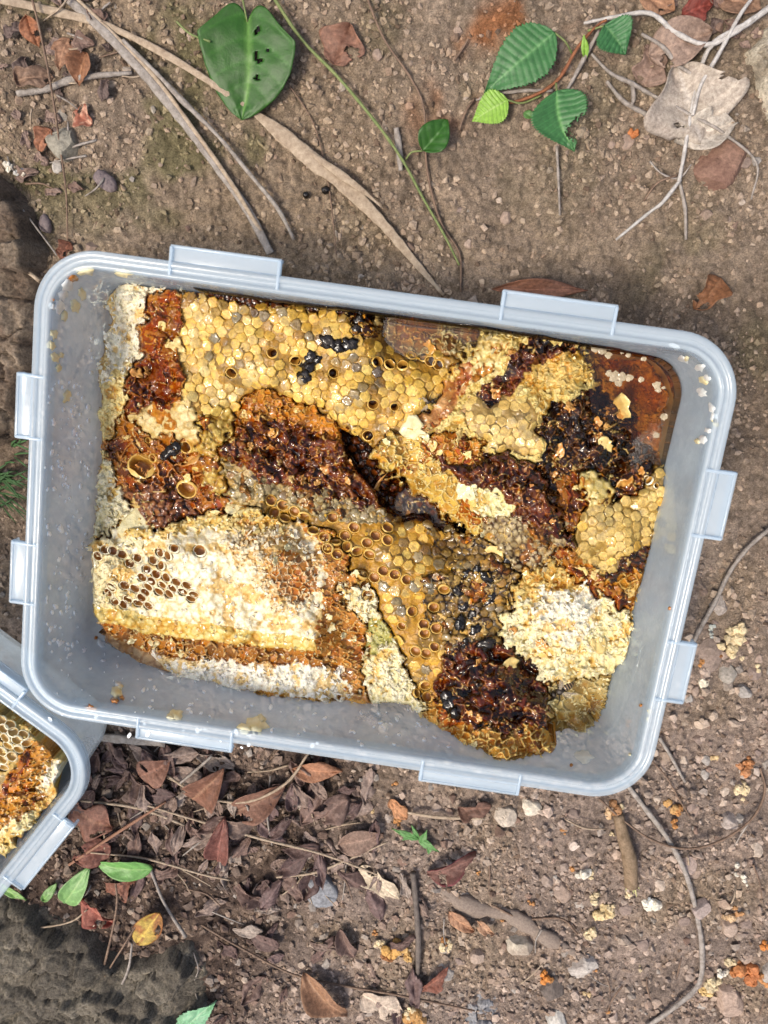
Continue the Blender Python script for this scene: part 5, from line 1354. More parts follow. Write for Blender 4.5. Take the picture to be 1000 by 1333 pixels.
lump('black_residue', 'little black plug among the yellow open cells', 'residue', [(523, 815, 6, 1.2, .2, -.6)], M_BLACK, 6)
q = np.random.RandomState(2)
for i_, (u, v) in enumerate([(608, 748), (622, 742), (634, 752), (604, 790), (616, 800), (600, 812), (620, 822), (634, 838), (652, 720), (662, 732), (606, 838), (640, 780), (596, 770)]):
    lump('black_residue', 'glossy black honey clot between the grey wet cells', 'residue', [(u, v, q.uniform(5, 8.5), q.uniform(.8, 1.9), q.rand()*3, -.1), (u+q.uniform(-4, 4), v+q.uniform(-4, 4), q.uniform(3, 6), 1.2, q.rand()*3, -.1)], M_BLACK, 80+i_)
    COL.objects[-1]['group'] = 'black honey clots between the grey cells'
# translucent orange-yellow wax flaps standing on the torn areas
M_FLAP = simple_mat('wax_flap_wax', (.62, .42, .12), .35, .8, 500, .0004, (.72, .56, .22), 250)
M_FLAPO = simple_mat('wax_flap_orange', (.50, .20, .03), .25, 1, 500, .0004, (.62, .34, .08), 250)
M_FLAPW = simple_mat('wax_flap_pale', (.62, .52, .24), .35, .5, 500, .0006, (.70, .64, .38), 250)
def flap(label, u, v, r_, mat, seed, cat='wax flap', lift=1.2, tilt=.4, asp=1.2):
    q = np.random.RandomState(seed); n, m = 16, 5
    z0 = fz(FLD, u, v)+lift*MM; p = P(u, v, z0); a = np.arange(n)/n*6.283
    rr = (1+(fbm(np.cos(a)*1.6+seed, np.sin(a)*1.6, seed, 3)-.5)*1.5)*r_*.00036
    V = [[0, 0, 0]]
    for k in range(1, m+1):
        t = k/m
        for j in range(n):
            x, y = math.cos(a[j])*rr[j]*t*asp, math.sin(a[j])*rr[j]*t
            V.append([x, y, (float(fbm(np.array([x*700+seed]), np.array([y*700]), 3, 2)[0])-.5)*1.6*MM+t*t*.5*MM*(1 if j % 3 else -1)])
    F = [(1+(k)*n+j, 1+(k+1)*n+j, 1+(k+1)*n+(j+1) % n, 1+k*n+(j+1) % n) for k in range(m-1) for j in range(n)]
    T = [(0, 1+j, 1+(j+1) % n) for j in range(n)]
    R = np.array(Matrix.Rotation(q.rand()*6, 3, 'Z') @ Matrix.Rotation(tilt, 3, 'X') @ Matrix.Rotation(q.rand()*6, 3, 'Z'))
    me = mesh_np('wax_flap', np.array(V) @ R.T+p, [np.array(F), np.array(T)], None, True, [mat])
    o = link('wax_flap', me, None, label, cat); md = o.modifiers.new('thickness', 'SOLIDIFY'); md.thickness = .35*MM
    return o
flap('pale wax flap standing above the first yellow open cells', 309, 656, 15, M_FLAPW, 3)
flap('golden wax knob on the wet cells right of centre', 645, 718, 9, M_FLAP, 4)
flap('yellow wax scrap on the grey wet cells near the pale chunk', 665, 865, 9, M_FLAP, 5)
flap('round amber wax disc on the nearly black honey', 727, 589, 10, M_FLAPO, 6)
flap('golden wax disc in the dark crumbled honey', 790, 579, 10, M_FLAP, 7)
flap('curled yellow flap at the edge of the honey pool', 808, 534, 14, M_FLAP, 8, tilt=.9)
flap('bright pale yellow flap beside the black gap', 538, 560, 17, M_FLAPW, 9)
flap('cream flap at the middle of the torn ridge', 606, 640, 14, M_FLAPW, 10)
flap('orange flap hanging into the black gap', 492, 637, 12, M_FLAPO, 11, tilt=1.0, asp=1.8)
flap('yellow wax cap lying on the amber end wall', 229, 450, 9, M_FLAP, 12)
flap('orange wax crust at the top of the long comb notch', 557, 452, 11, M_FLAPO, 13, tilt=.9)
flap('large pale sheet of wax left of the torn brown cups', 176, 684, 22, M_FLAPW, 14, asp=1.7)
flap('orange pollen clot on the creamy white chunk', 707, 839, 8, M_FLAPO, 15)
flap('small orange clot at the left of the creamy white chunk', 668, 822, 6, M_FLAPO, 16)
flap('yellow translucent flap on the creamy white chunk', 778, 838, 12, M_FLAP, 17)
flap('orange torn crust beside the black blob on the left', 252, 594, 12, M_FLAPO, 18, tilt=.8)
flap('red brown torn crust right of the dark crumbled honey', 812, 632, 14, M_FLAPO, 19, tilt=.8)
q = np.random.RandomState(77)
for k in range(60):
    for _ in range(50):
        u, v = q.uniform(130, 880), q.uniform(400, 980); ii, jj = FLD['at'](u, v); zk = FLD['zm'][ii, jj]
        if zk >= 0 and Z[zk]['kind'] in ('drip', 'cell') and Z[zk]['chunk'] < 12: break
    hi = Z[zk]['hi']; mt = M_FLAPO if hi[0] < .5 else (M_FLAP if hi[0] < .68 else M_FLAPW)
    o = flap('small curled wax flake caught on the torn sticky comb', u, v, q.uniform(4, 7.5), mt, 300+k, tilt=q.uniform(.3, 1.1)); o['group'] = 'wax flakes on the torn comb'

# ------------------------------------------------------------------ smears, scraps and drops on the plastic
def inset_at(z_):
    return np.interp(z_, [FLOOR, 4.2*MM, 8*MM, 13*MM, RIM-6*MM, RIM-.6*MM], [20*MM, 15.5*MM, 12.6*MM, 11.6*MM, 8.6*MM, 8.0*MM])
def hit_box(u, v, lift=.3*MM):
    for z_ in np.linspace(RIM-1*MM, FLOOR+.3*MM, 90):
        p = P(u, v, z_); ins = inset_at(z_)+lift; w, h, r_ = BW/2-ins, BH/2-ins, max(.029-ins, .006)
        dx, dy = abs(p[0])-(w-r_), abs(p[1])-(h-r_)
        if math.hypot(max(dx, 0), max(dy, 0))+min(max(dx, dy), 0) > r_: return p
    return P(u, v, FLOOR+.3*MM)
M_SMEAR = simple_mat('wax_smear', (.66, .55, .26), .4, .5, 400, .0003, (.74, .68, .46), 200)
M_SCUM = simple_mat('honey_scum', (.34, .27, .17), .3, .3, 400, .0003, (.46, .38, .25), 200)
M_SMEARW = simple_mat('pale_smear', (.62, .64, .62), .35, .6, 400, .0002, (.74, .74, .70), 200)
M_SMEARO = simple_mat('orange_smear', (.42, .15, .02), .2, 1, 400, .0003)
M_DROP = simple_mat('dried_drop', (.84, .87, .88), .3, .5, 400, .0001)
def smear_geo(u, v, r_, seed, asp=1.0, an=0, th=.5):
    q = np.random.RandomState(seed); n = 12; V = [hit_box(u, v, th*MM+.3*MM)]
    for f in (.6, 1.0):
        for j in range(n):
            a = j/n*6.283; rr = r_*f*(1+(q.rand()-.5)*(.7 if r_ > 3 else .2)); x, y = math.cos(a)*rr*asp, math.sin(a)*rr
            V.append(hit_box(u+x*math.cos(an)-y*math.sin(an), v+x*math.sin(an)+y*math.cos(an), (th*.8+.3)*MM if f < 1 else .05*MM))
    F4 = [(1+j, 1+n+j, 1+n+(j+1) % n, 1+(j+1) % n) for j in range(n)]; F3 = [(0, 1+j, 1+(j+1) % n) for j in range(n)]
    return np.array(V), np.array(F4), np.array(F3)
def smear(label, spots, mat, seed, cat='wax scrap', th=.6, group=None, split=False):
    if split:
        for i, s_ in enumerate(spots): smear(label, [s_], mat, seed*50+i, cat, th, group)
        return
    Vs, A4, A3, k = [], [], [], 0
    for i, s in enumerate(spots):
        V, F4, F3 = smear_geo(s[0], s[1], s[2], seed+i, *(s[3:5] if len(s) > 3 else ()), th=th)
        Vs.append(V); A4.append(F4+k); A3.append(F3+k); k += len(V)
    return link('wax_scrap', mesh_np('wax_scrap', np.vstack(Vs), [np.vstack(A4), np.vstack(A3)], None, True, [mat]), None, label, cat, group)
smear('clump of yellow wax flakes high on the left wall', [(70, 435, 5, 1.6, 1.3), (68, 450, 6, 1.2, 1.2), (72, 465, 6, 1.3, 1), (76, 478, 4, 1.3, 1.5), (80, 462, 4)], M_SMEAR, 1)
smear('pale wax flakes in the upper left corner of the big box', [(88, 370, 8, 1.4, -.9), (82, 384, 7, 1.2, -1.2), (76, 398, 7, 1.3, 1.4), (68, 398, 5)], M_SMEARW, 2)
smear('yellow drop-shaped wax flake beside the corner flakes', [(98, 398, 7, 1.5, 1.2), (106, 382, 5, 1.6, 1.2), (84, 412, 5, 1.6, 1.5)], M_SMEAR, 3)
smear('orange sticky spot in the upper left corner', [(94, 363, 5, 1.4, 0)], M_SMEARO, 4)
smear('tiny red brown drop near the corner flakes', [(69, 390, 2.5)], M_SMEARO, 5)
smear('small yellow flake above the clip on the left wall', [(87, 516, 5, 1.7, -1.2)], M_SMEAR, 6)
smear('tiny dull flake at the foot of the left wall', [(119, 485, 3), (121, 466, 2.5), (118, 456, 2.5), (120, 440, 2.5)], M_SMEARW, 7, split=True, group='tiny flakes at the foot of the left wall')
smear('wax smudge stuck under the top rim at the left', [(112, 353, 6, 2.2, 0), (160, 355, 6, 1.9, .2)], M_SMEAR, 8, split=True, group='wax smudges under the top rim')
smear('golden waxy blob on the lower wall beside the clip', [(334, 944, 12, 1.2, .2), (320, 948, 8, 1.3, 0), (340, 936, 6)], M_SMEAR, 9, th=1.4)
smear('small yellow blob left of the golden blob on the lower wall', [(230, 930, 8, 1.2, 0), (222, 934, 5, 1.5, 0)], M_SMEAR, 10, th=1.1)
smear('pale flake below the white comb on the box floor', [(212, 873, 5, 1.4, .1)], M_SMEARW, 11)
smear('orange honey drop at the lower left rim', [(118, 921, 5, 1.3, .2)], M_SMEARO, 12, th=1.2)
smear('yellow and orange comb bit stuck on the lower left wall', [(152, 900, 8, 1.3, 1.2), (156, 894, 5)], M_SMEAR, 13, th=2)
smear('orange honey clot on the stuck comb bit', [(150, 912, 4, 1.5, .2), (158, 908, 4)], M_SMEARO, 14, th=2.4)
smear('white wax chip on top of the stuck comb bit', [(153, 891, 4, 1.4, .1)], M_SMEARW, 15, th=2.4)
smear('pale greenish wax flake stuck along the upper right wall', [(880, 451, 4, 2, .3), (890, 468, 5, 1.3, .8), (912, 478, 6, 1.1, .8), (921, 493, 5), (914, 511, 5, 1.4, .2), (926, 530, 5, 1.4, 1.2), (930, 545, 5, 1.6, 1.4), (922, 560, 4, 1.5, 0), (915, 572, 6, 1.2, -.8)], M_SMEARW, 16, split=True, group='flakes along the upper right wall')
smear('small yellowish flake on the upper right corner wall', [(893, 468, 4), (916, 496, 5, 1.3, .6), (931, 550, 4, 1.5, 1.3), (908, 574, 4)], M_SMEAR, 17, th=.9, split=True, group='yellowish flakes on the upper right wall')
smear('red brown speck low on the right wall', [(834, 918, 2.6)], M_SMEARO, 18)
smear('red brown speck on the lower wall', [(744, 996, 2.6)], M_SMEARO, 19)
smear('brown speck on the right wall beside the tan comb', [(872, 792, 2.6)], M_SMEARO, 20)
smear('pale cream smear on the lower wall near the right corner', [(762, 985, 9, 1.4, .5)], M_SMEARW, 21, th=.4)
smear('tiny yellow crumb on the lower right rim side', [(845, 926, 3), (843, 936, 2.4), (820, 982, 2.2)], M_SMEAR, 22, th=.9, split=True, group='crumbs on the lower right rim side')
smear('brown speck beside the lower left comb corner', [(125, 830, 3)], M_SMEARO, 23)
smear('dull flake beside the lower left comb corner', [(132, 838, 5, 1.3, .7)], M_SMEARW, 24)
# scum scraps floating on the honey pool
def floating(label, spots, seed, group=None, mat=None):
    Vs, F, k = [], [], 0
    for (u, v, r_) in spots:
        p = P(u, v, pz(u, v)+.5*MM)
        V = IV2*(1+(np.random.RandomState(seed+k).rand(len(IV2), 1)-.5)*.7)*np.array([r_*.00030, r_*.00026, .35*MM])+p
        Vs.append(V); F.append(IF2+k); k += len(IV2)
    link('wax_scrap', mesh_np('wax_scrap', np.vstack(Vs), np.vstack(F), None, False, [mat or M_SCUM]), None, label, 'wax scrap', group)
for i_, s_ in enumerate([(785, 456, 7), (792, 462, 6), (775, 455, 6), (810, 458, 4), (818, 462, 4)]): floating('pale scum flake floating under the top wall', [s_], 20+i_, 'scum flakes under the top wall')
floating('single scum flake floating near the bend of the pool', [(838, 467, 5)], 2)
floating('biggest of the pale flakes floating on the right of the pool', [(855, 502, 7), (857, 508, 5)], 3)
floating('small pale flake beside the biggest floating flake', [(864, 505, 3)], 33)
floating('oval pale flake floating at the right edge of the pool', [(864, 543, 6), (867, 541, 4)], 4)
floating('grey round flake floating low in the pool', [(855, 566, 6)], 5)
floating('cluster of dull joined cap pieces floating in the pool', [(800, 490, 9), (810, 490, 8), (820, 492, 6), (806, 498, 7), (794, 486, 6)], 6)
floating('lone dull flake right of the floating cap cluster', [(835, 494, 5)], 7)
# dried drops on walls and floor: too many to count
q = np.random.RandomState(31); Vs, A4, A3, k = [], [], [], 0
for i in range(330):
    if i < 150: u, v = q.normal(88, 16), q.uniform(490, 860)
    elif i < 230: u, v = q.uniform(60, 330), q.normal(880+0, 30)
    else: u, v = q.uniform(160, 700), 915+q.uniform(0, 1)*60+(0)
    if u < 58 or v > 940+.135*u-5: continue
    V, F4, F3 = smear_geo(u, v, q.uniform(.7, 2.6)*(1 if q.rand() < .8 else 1.4), 900+i, q.uniform(1, 2), q.uniform(-1.9, -1.2) if i < 150 else q.rand()*3, th=.15)
    Vs.append(V); A4.append(F4+k); A3.append(F3+k); k += len(V)
link('dried_drops', mesh_np('dried_drops', np.vstack(Vs), [np.vstack(A4), np.vstack(A3)], None, True, [M_DROP]), main_box, kind='stuff')

# ------------------------------------------------------------------ leaves
def leaf(label, base, tip, width, col, lift=(3, 3), shape='ovate', fold=.25, arch=.08, serr=0, nv=0, seed=0, mat=None, holes_=(), curl=.05, name='leaf', cat='leaf', stalk=None, rib=None, group=None, edge=None, col2=None, skew=0):
    q = np.random.RandomState(seed)
    if mat is M_DRY and not holes_ and q.rand() < .75:      # torn edges and insect bites
        holes_ = [(q.uniform(.05, .95), q.choice([-1, 1])*q.uniform(.5, 1.1), q.uniform(.05, .16), q.uniform(.15, .5)) for _ in range(q.randint(1, 4))]
    nl, nw = (72, 33) if serr or (holes_ and mat is not M_DRY) else (34, 17)
    b = P(*base, 0); t = P(*tip, 0)
    b = np.array([b[0], b[1], gz(b[0], b[1])+lift[0]*MM]); t = np.array([t[0], t[1], gz(t[0], t[1])+lift[1]*MM])
    # correct the plan position for the lift so that the leaf still covers its place
    b[:2] = P(*base, b[2])[:2]; t[:2] = P(*tip, t[2])[:2]
    L = np.linalg.norm(t-b); X = (t-b)/L; Y = np.cross([0, 0, 1], X); Y /= np.linalg.norm(Y); N = np.cross(X, Y)
    hw = width*.0004/2
    T, S = np.meshgrid(np.linspace(0, 1, nl), np.linspace(-1, 1, nw), indexing='ij')
    if shape == 'ovate': w = np.sin(np.pi*T**.75)**.8
    elif shape == 'heart': w = np.clip(1-T**2.4, 0, 1)**.75*np.clip(.62+T*2.2, 0, 1)
    elif shape == 'lance': w = np.sin(np.pi*T**.9)**1.1
    elif shape == 'round': w = np.sqrt(np.clip(1-(2*T-1)**2, 0, 1))
    else: w = np.clip(np.sin(np.pi*T**.8), 0, 1)**.6*(1+.25*np.sin(T*9+seed))
    yy = S*w*hw
    if serr:
        w = np.sin(np.pi*T**.66)**1.05; saw = 1-((T*serr) % 1); yy = S*w*hw*(1+.17*saw*np.clip((np.abs(S)-.6)/.4, 0, 1))
        ragged = 0
    else: yy = yy*(1+.06*(fbm(T*9+seed, S*0+3, seed, 2)-.5)*np.abs(S))
    xx = T*L
    if shape == 'heart': xx = xx-.16*L*np.sin(np.pi*np.clip(np.abs(S), 0, 1)**.8)*(1-T)**3
    yy = yy+skew*hw*np.sin(T*np.pi)
    zz = np.abs(S)*w*hw*fold+arch*L*np.sin(T*np.pi)+(fbm(T*3+seed, S*1.6+seed, seed+2, 3)-.5)*curl*L*2
    zz = zz+curl*L*(np.abs(S)**3)*np.sin(T*5+seed)
    A = np.abs(S)
    if mat is not None and group is not None:
        g_ = sum(col)/3; col = tuple(g_*.42+x*.55 for x in col)
    c = np.ones(T.shape+(3,))*np.array(col)
    if col2 is not None:
        m = sstep(.42, .62, fbm(T*4+seed, S*2+1, seed+8, 3))[..., None]; c = c*(1-m)+np.array(col2)*m
    c = c*(.82+.36*fbm(T*11+seed, S*5, seed+4, 3)[..., None])
    if nv:
        ph = (T*nv-A*1.15*(1 if not serr else 1.0)); vein = np.exp(-((((ph+.5) % 1)-.5)/.10)**2)*(A > .04)
        zz = zz-vein*.16*MM+np.cos(ph*2*np.pi)*-.10*MM*(w > .1)
        c = c*(1+vein[..., None]*.28)
    ribm = np.exp(-(S/.07)**2)[..., None]
    c = c*(1-ribm*.8)+(np.array(rib) if rib is not None else np.array(col)*1.6)*ribm*.8
    if edge is not None:
        m = sstep(.82, .98, A+.1*(fbm(T*12, S*3, seed, 2)-.5))[..., None]; c = c*(1-m)+np.array(edge)*m
    V = (b+X*xx[..., None]+Y*yy[..., None]+N*zz[..., None]).reshape(-1, 3)
    i, j = np.meshgrid(np.arange(nl-1), np.arange(nw-1), indexing='ij')
    F = np.stack([i*nw+j, (i+1)*nw+j, (i+1)*nw+j+1, i*nw+j+1], -1).reshape(-1, 4)
    keep = np.ones(len(F), bool)
    tc, s_c = T.ravel()[F].mean(1), S.ravel()[F].mean(1)
    for (ht, hs, rt, rs) in holes_:
        keep &= ((tc-ht)/rt)**2+((s_c-hs)/rs)**2+(vn(tc*40+seed, s_c*20, 4)-.5)*1.3 > 1
    F = F[keep][:, ::-1]
    me = mesh_np(name, V, F, np.concatenate([np.clip(c, .002, .9), np.ones(c.shape[:2]+(1,))], -1).reshape(-1, 4), True, [mat or M_LEAF])
    o = link(name, me, None, label, cat, group)
    md = o.modifiers.new('thickness', 'SOLIDIFY'); md.thickness = .22*MM
    if stalk:
        pts = []
        for s in stalk:
            z0 = gzp(s[0], s[1])+s[2]*MM; pts.append(P(s[0], s[1], z0))
        pts.append(b+np.array([0, 0, -.2*MM]))
        link('stalk', tube_mesh('stalk', pts, [.5*MM, .45*MM], M_VINE, 6), o)
    return o
GRN, GRN2, LIME = (.022, .085, .007), (.040, .135, .040), (.20, .36, .05)
leaf('large glossy heart-shaped green leaf with insect holes at the top', (322, 28), (315, 156), 122, GRN, (5, 3), 'heart', .16, .03, 0, 5, 1, holes_=[(.15, .20, .025, .07), (.36, .16, .05, .05), (.41, .22, .02, .07), (.33, .38, .03, .03), (.57, .22, .025, .07)], curl=.035, rib=(.12, .26, .05), stalk=[(312, -20, 14)], col2=(.024, .085, .008), skew=.10)
leaf('small pointed green leaf hanging on the thin vine', (550, 196), (583, 156), 38, GRN, (8, 10), 'ovate', .5, .06, 0, 4, 2, curl=.04, stalk=[(528, 208, 3), (536, 198, 6)], skew=-.1)
leaf('largest serrated green leaf of the seedling at the upper right', (722, 42), (630, 122), 58, GRN2, (12, 7), 'ovate', .16, .05, 26, 13, 3, curl=.02, rib=(.12, .28, .10), stalk=[(745, 70, 4), (736, 54, 9)])
leaf('small lime green serrated leaf below the largest one', (661, 130), (615, 158), 36, LIME, (6, 5), 'ovate', .25, .06, 18, 10, 4, curl=.02, rib=(.3, .45, .12), stalk=[(705, 124, 3), (680, 134, 4)])
leaf('serrated green leaf with a bitten lower right edge', (725, 118), (748, 197), 62, GRN2, (9, 7), 'ovate', .22, .07, 24, 11, 5, holes_=[(.70, 1.0, .16, .85)], curl=.03, rib=(.14, .32, .10), stalk=[(724, 108, 6)], skew=-.25)
leaf('serrated dark green leaf half hidden at the top of the twigs', (787, 33), (815, 70), 44, (.04, .14, .045), (9, 8), 'ovate', .3, .08, 20, 8, 6, curl=.05, rib=(.10, .22, .08), stalk=[(765, 40, 6)])
leaf('tiny round green leaf beside the bitten leaf', (694, 152), (682, 147), 10, (.07, .17, .04), (3, 3), 'round', .2, .03, 0, 0, 7)
leaf('upright fresh green shoot between the stems', (762, 78), (760, 45), 9, LIME, (4, 9), 'lance', .6, .03, 0, 0, 8)
leaf('round reddish brown dead leaf on the soil at the top', (434, 84), (456, 32), 52, (.20, .105, .07), (2, 2), 'irregular', .25, .05, 0, 4, 9, M_DRY, curl=.12, rib=(.14, .06, .035))
leaf('large pale grey translucent dead leaf among the twigs', (912, 188), (882, 84), 104, (.40, .35, .29), (3, 4), 'irregular', .22, .06, 0, 6, 10, M_DRY, holes_=[(.25, .35, .03, .05), (.3, .42, .03, .06), (.1, .9, .1, .25), (.6, -1, .08, .2)], curl=.09, rib=(.56, .52, .46), col2=(.36, .31, .26))
leaf('pale crumpled flap at the lower end of the grey dead leaf', (880, 182), (960, 160), 46, (.44, .40, .34), (4, 3), 'lance', .3, .06, 0, 5, 11, M_DRY, curl=.09)
leaf('rust brown shrivelled leaf above the right corner of the box', (938, 362), (905, 402), 34, (.20, .09, .04), (2, 2), 'irregular', .6, .14, 0, 7, 12, M_DRY, curl=.14, rib=(.3, .16, .08))
leaf('long reddish leaf peeping from under the top rim', (640, 376), (765, 378), 26, (.24, .11, .065), (2, 3), 'lance', .3, .04, 0, 6, 13, M_DRY, curl=.04)
leaf('orange brown curled leaf at the upper left edge', (35, 20), (52, 62), 26, (.26, .11, .055), (3, 3), 'lance', .6, .12, 0, 5, 14, M_DRY, curl=.1)
leaf('standing brown curled leaf above the long pale twig', (112, 68), (104, 112), 32, (.24, .115, .06), (5, 2), 'ovate', .9, .12, 0, 6, 15, M_DRY, curl=.1, rib=(.40, .22, .12))
leaf('faded brown leaf left of the standing curled leaf', (90, 50), (78, 92), 28, (.27, .15, .09), (3, 2), 'ovate', .4, .08, 0, 5, 16, M_DRY, curl=.09)
leaf('bright red brown leaf chip near the grey stone', (96, 145), (120, 162), 26, (.28, .10, .06), (2, 2), 'irregular', .3, .05, 0, 0, 17, M_DRY, curl=.09, col2=(.55, .32, .22))
leaf('orange brown leaf piece left of the grey stone', (66, 168), (50, 196), 24, (.25, .11, .06), (2, 2), 'irregular', .4, .08, 0, 3, 18, M_DRY, curl=.09)
leaf('dark red brown leaf bit at the upper left rim corner', (92, 316), (78, 336), 20, (.15, .06, .035), (2, 3), 'irregular', .5, .1, 0, 3, 19, M_DRY, curl=.1)
leaf('dark beige leaf lying across the upper left corner', (20, 105), (70, 100), 26, (.20, .13, .09), (2, 3), 'irregular', .5, .1, 0, 5, 20, M_DRY, curl=.1)
leaf('brown dead leaf curled at the top edge near the seedling', (830, -6), (878, 14), 34, (.30, .17, .10), (3, 3), 'ovate', .6, .1, 0, 6, 21, M_DRY, curl=.1)
leaf('dark red dead leaf at the top edge beside the branches', (888, 20), (928, 4), 30, (.16, .035, .025), (3, 3), 'irregular', .6, .1, 0, 4, 22, M_DRY, curl=.12)
leaf('wide greyish brown dead leaf behind the white branches', (845, 72), (928, 40), 52, (.25, .18, .14), (2, 3), 'ovate', .3, .05, 0, 7, 23, M_DRY, curl=.07)
leaf('dull brown leaf at the top right corner', (935, -5), (990, 12), 40, (.23, .14, .09), (2, 3), 'ovate', .4, .08, 0, 6, 24, M_DRY, curl=.1)
leaf('flat brownish leaf under the branch above the pale dead leaf', (838, 112), (858, 62), 40, (.22, .15, .115), (1, 2), 'irregular', .2, .05, 0, 4, 25, M_DRY, curl=.08)
# lower left
leaf('bright green pointed leaf lying on the litter', (198, 1132), (124, 1124), 36, (.13, .30, .075), (8, 8), 'ovate', .3, .05, 0, 4, 30, curl=.03, rib=(.24, .42, .13))
leaf('pale green leaf pointing up below the bright green one', (84, 1176), (116, 1130), 36, (.17, .32, .11), (6, 8), 'ovate', .25, .05, 0, 3, 31, curl=.04, rib=(.30, .46, .18))
leaf('small green leaf just below the second box clip', (2, 1150), (34, 1172), 15, (.16, .30, .08), (5, 6), 'ovate', .3, .05, 0, 3, 32, curl=.05)
leaf('folded green leaf right of the small one at the rock edge', (56, 1172), (74, 1150), 15, (.15, .28, .09), (5, 6), 'ovate', .3, .05, 0, 3, 33, curl=.05)
leaf('pale green leaf at the bottom edge beside the rock', (232, 1340), (282, 1302), 36, (.18, .38, .22), (6, 8), 'ovate', .3, .06, 10, 4, 34, curl=.05, rib=(.34, .52, .34))
leaf('round yellow leaf with brown side on the rock top', (178, 1228), (208, 1188), 42, (.42, .30, .06), (9, 9), 'round', .2, .05, 0, 4, 35, M_DRY, curl=.05, col2=(.28, .12, .03), edge=(.22, .08, .02))
leaf('deep red leaf scrap left of the yellow leaf', (104, 1174), (150, 1200), 34, (.16, .03, .02), (7, 6), 'irregular', .5, .1, 0, 4, 36, M_DRY, curl=.12, col2=(.36, .14, .10))
leaf('bent brown striped leaf at the bottom left of centre', (395, 1268), (452, 1322), 46, (.27, .15, .085), (6, 4), 'ovate', .5, .1, 0, 10, 37, M_DRY, curl=.06, rib=(.38, .24, .15))
leaf('grey beige triangular leaf piece below the litter', (468, 1128), (520, 1170), 36, (.52, .44, .32), (3, 2), 'irregular', .2, .04, 0, 3, 38, M_DRY, curl=.05)
leaf('light beige leaf piece at the bottom left of the crumb', (470, 1295), (525, 1318), 46, (.46, .38, .30), (3, 3), 'irregular', .2, .05, 0, 5, 39, M_DRY, curl=.07)
leaf('large pinkish brown leaf under the second box corner', (95, 1050), (148, 1078), 60, (.20, .095, .065), (5, 4), 'irregular', .3, .08, 0, 6, 40, M_DRY, curl=.1, rib=(.3, .16, .1))
leaf('broad brown leaf with ribs right below the left clip', (182, 1010), (222, 990), 50, (.22, .115, .08), (7, 6), 'ovate', .5, .12, 0, 6, 41, M_DRY, curl=.1)
leaf('folded brown leaf standing below the box wall', (250, 1040), (292, 1000), 56, (.20, .10, .065), (6, 10), 'ovate', .8, .12, 0, 6, 42, M_DRY, curl=.1, rib=(.3, .17, .1))
leaf('long ribbed brown leaf right of the folded one', (300, 1060), (372, 1022), 48, (.19, .10, .068), (5, 5), 'ovate', .4, .08, 0, 9, 43, M_DRY, curl=.06, rib=(.28, .17, .11))
leaf('purplish brown pointed leaf standing in the litter', (283, 1120), (292, 1068), 38, (.17, .07, .055), (4, 10), 'ovate', .5, .1, 0, 7, 44, M_DRY, curl=.07)
leaf('orange brown flat leaf under the box edge', (380, 1000), (446, 1004), 34, (.32, .16, .09), (5, 4), 'lance', .3, .05, 0, 6, 45, M_DRY, curl=.07)
leaf('wide ribbed grey brown leaf edge right of the litter', (440, 1100), (500, 1085), 40, (.21, .14, .105), (4, 4), 'ovate', .3, .06, 0, 12, 46, M_DRY, curl=.05)
leaf('reddish brown leaf left of the dark shadow hollow', (145, 1100), (96, 1116), 44, (.17, .07, .05), (4, 5), 'ovate', .4, .1, 0, 6, 47, M_DRY, curl=.1)
leaf('dark brown leaf low in the litter beside the upright stem', (140, 1160), (178, 1140), 40, (.20, .09, .06), (3, 5), 'irregular', .5, .1, 0, 5, 48, M_DRY, curl=.12)
leaf('red brown curved leaf beside the upright twig', (548, 1290), (584, 1258), 26, (.19, .075, .05), (3, 4), 'lance', .5, .1, 0, 7, 49, M_DRY, curl=.08)
leaf('brown leaf arching in the soil under the bottom clip', (556, 1138), (620, 1112), 32, (.15, .075, .06), (3, 4), 'ovate', .6, .1, 0, 6, 50, M_DRY, curl=.08, edge=(.18, .04, .05))
leaf('short brown leaf tucked below the bottom edge of the box', (596, 1052), (640, 1050), 28, (.16, .09, .065), (3, 4), 'irregular', .6, .1, 0, 5, 51, M_DRY, curl=.1)
leaf('orange fleck of dead leaf left of the bottom clip', (508, 1040), (530, 1066), 22, (.42, .21, .10), (3, 3), 'irregular', .4, .08, 0, 4, 52, M_DRY, curl=.1)
leaf('brown oval leaf half buried below the root', (584, 1186), (618, 1210), 24, (.34, .19, .11), (2, 3), 'ovate', .5, .1, 0, 5, 53, M_DRY, curl=.08)
leaf('warm brown oval leaf to the right of the buried leaf', (620, 1198), (644, 1216), 18, (.38, .23, .14), (2, 3), 'ovate', .5, .1, 0, 4, 54, M_DRY, curl=.08)
q = np.random.RandomState(21)
lp = [(105, 965), (180, 985), (330, 1000), (470, 1015), (520, 1060), (470, 1110), (400, 1150), (300, 1160), (210, 1150), (110, 1110), (100, 1040)]
k = 0
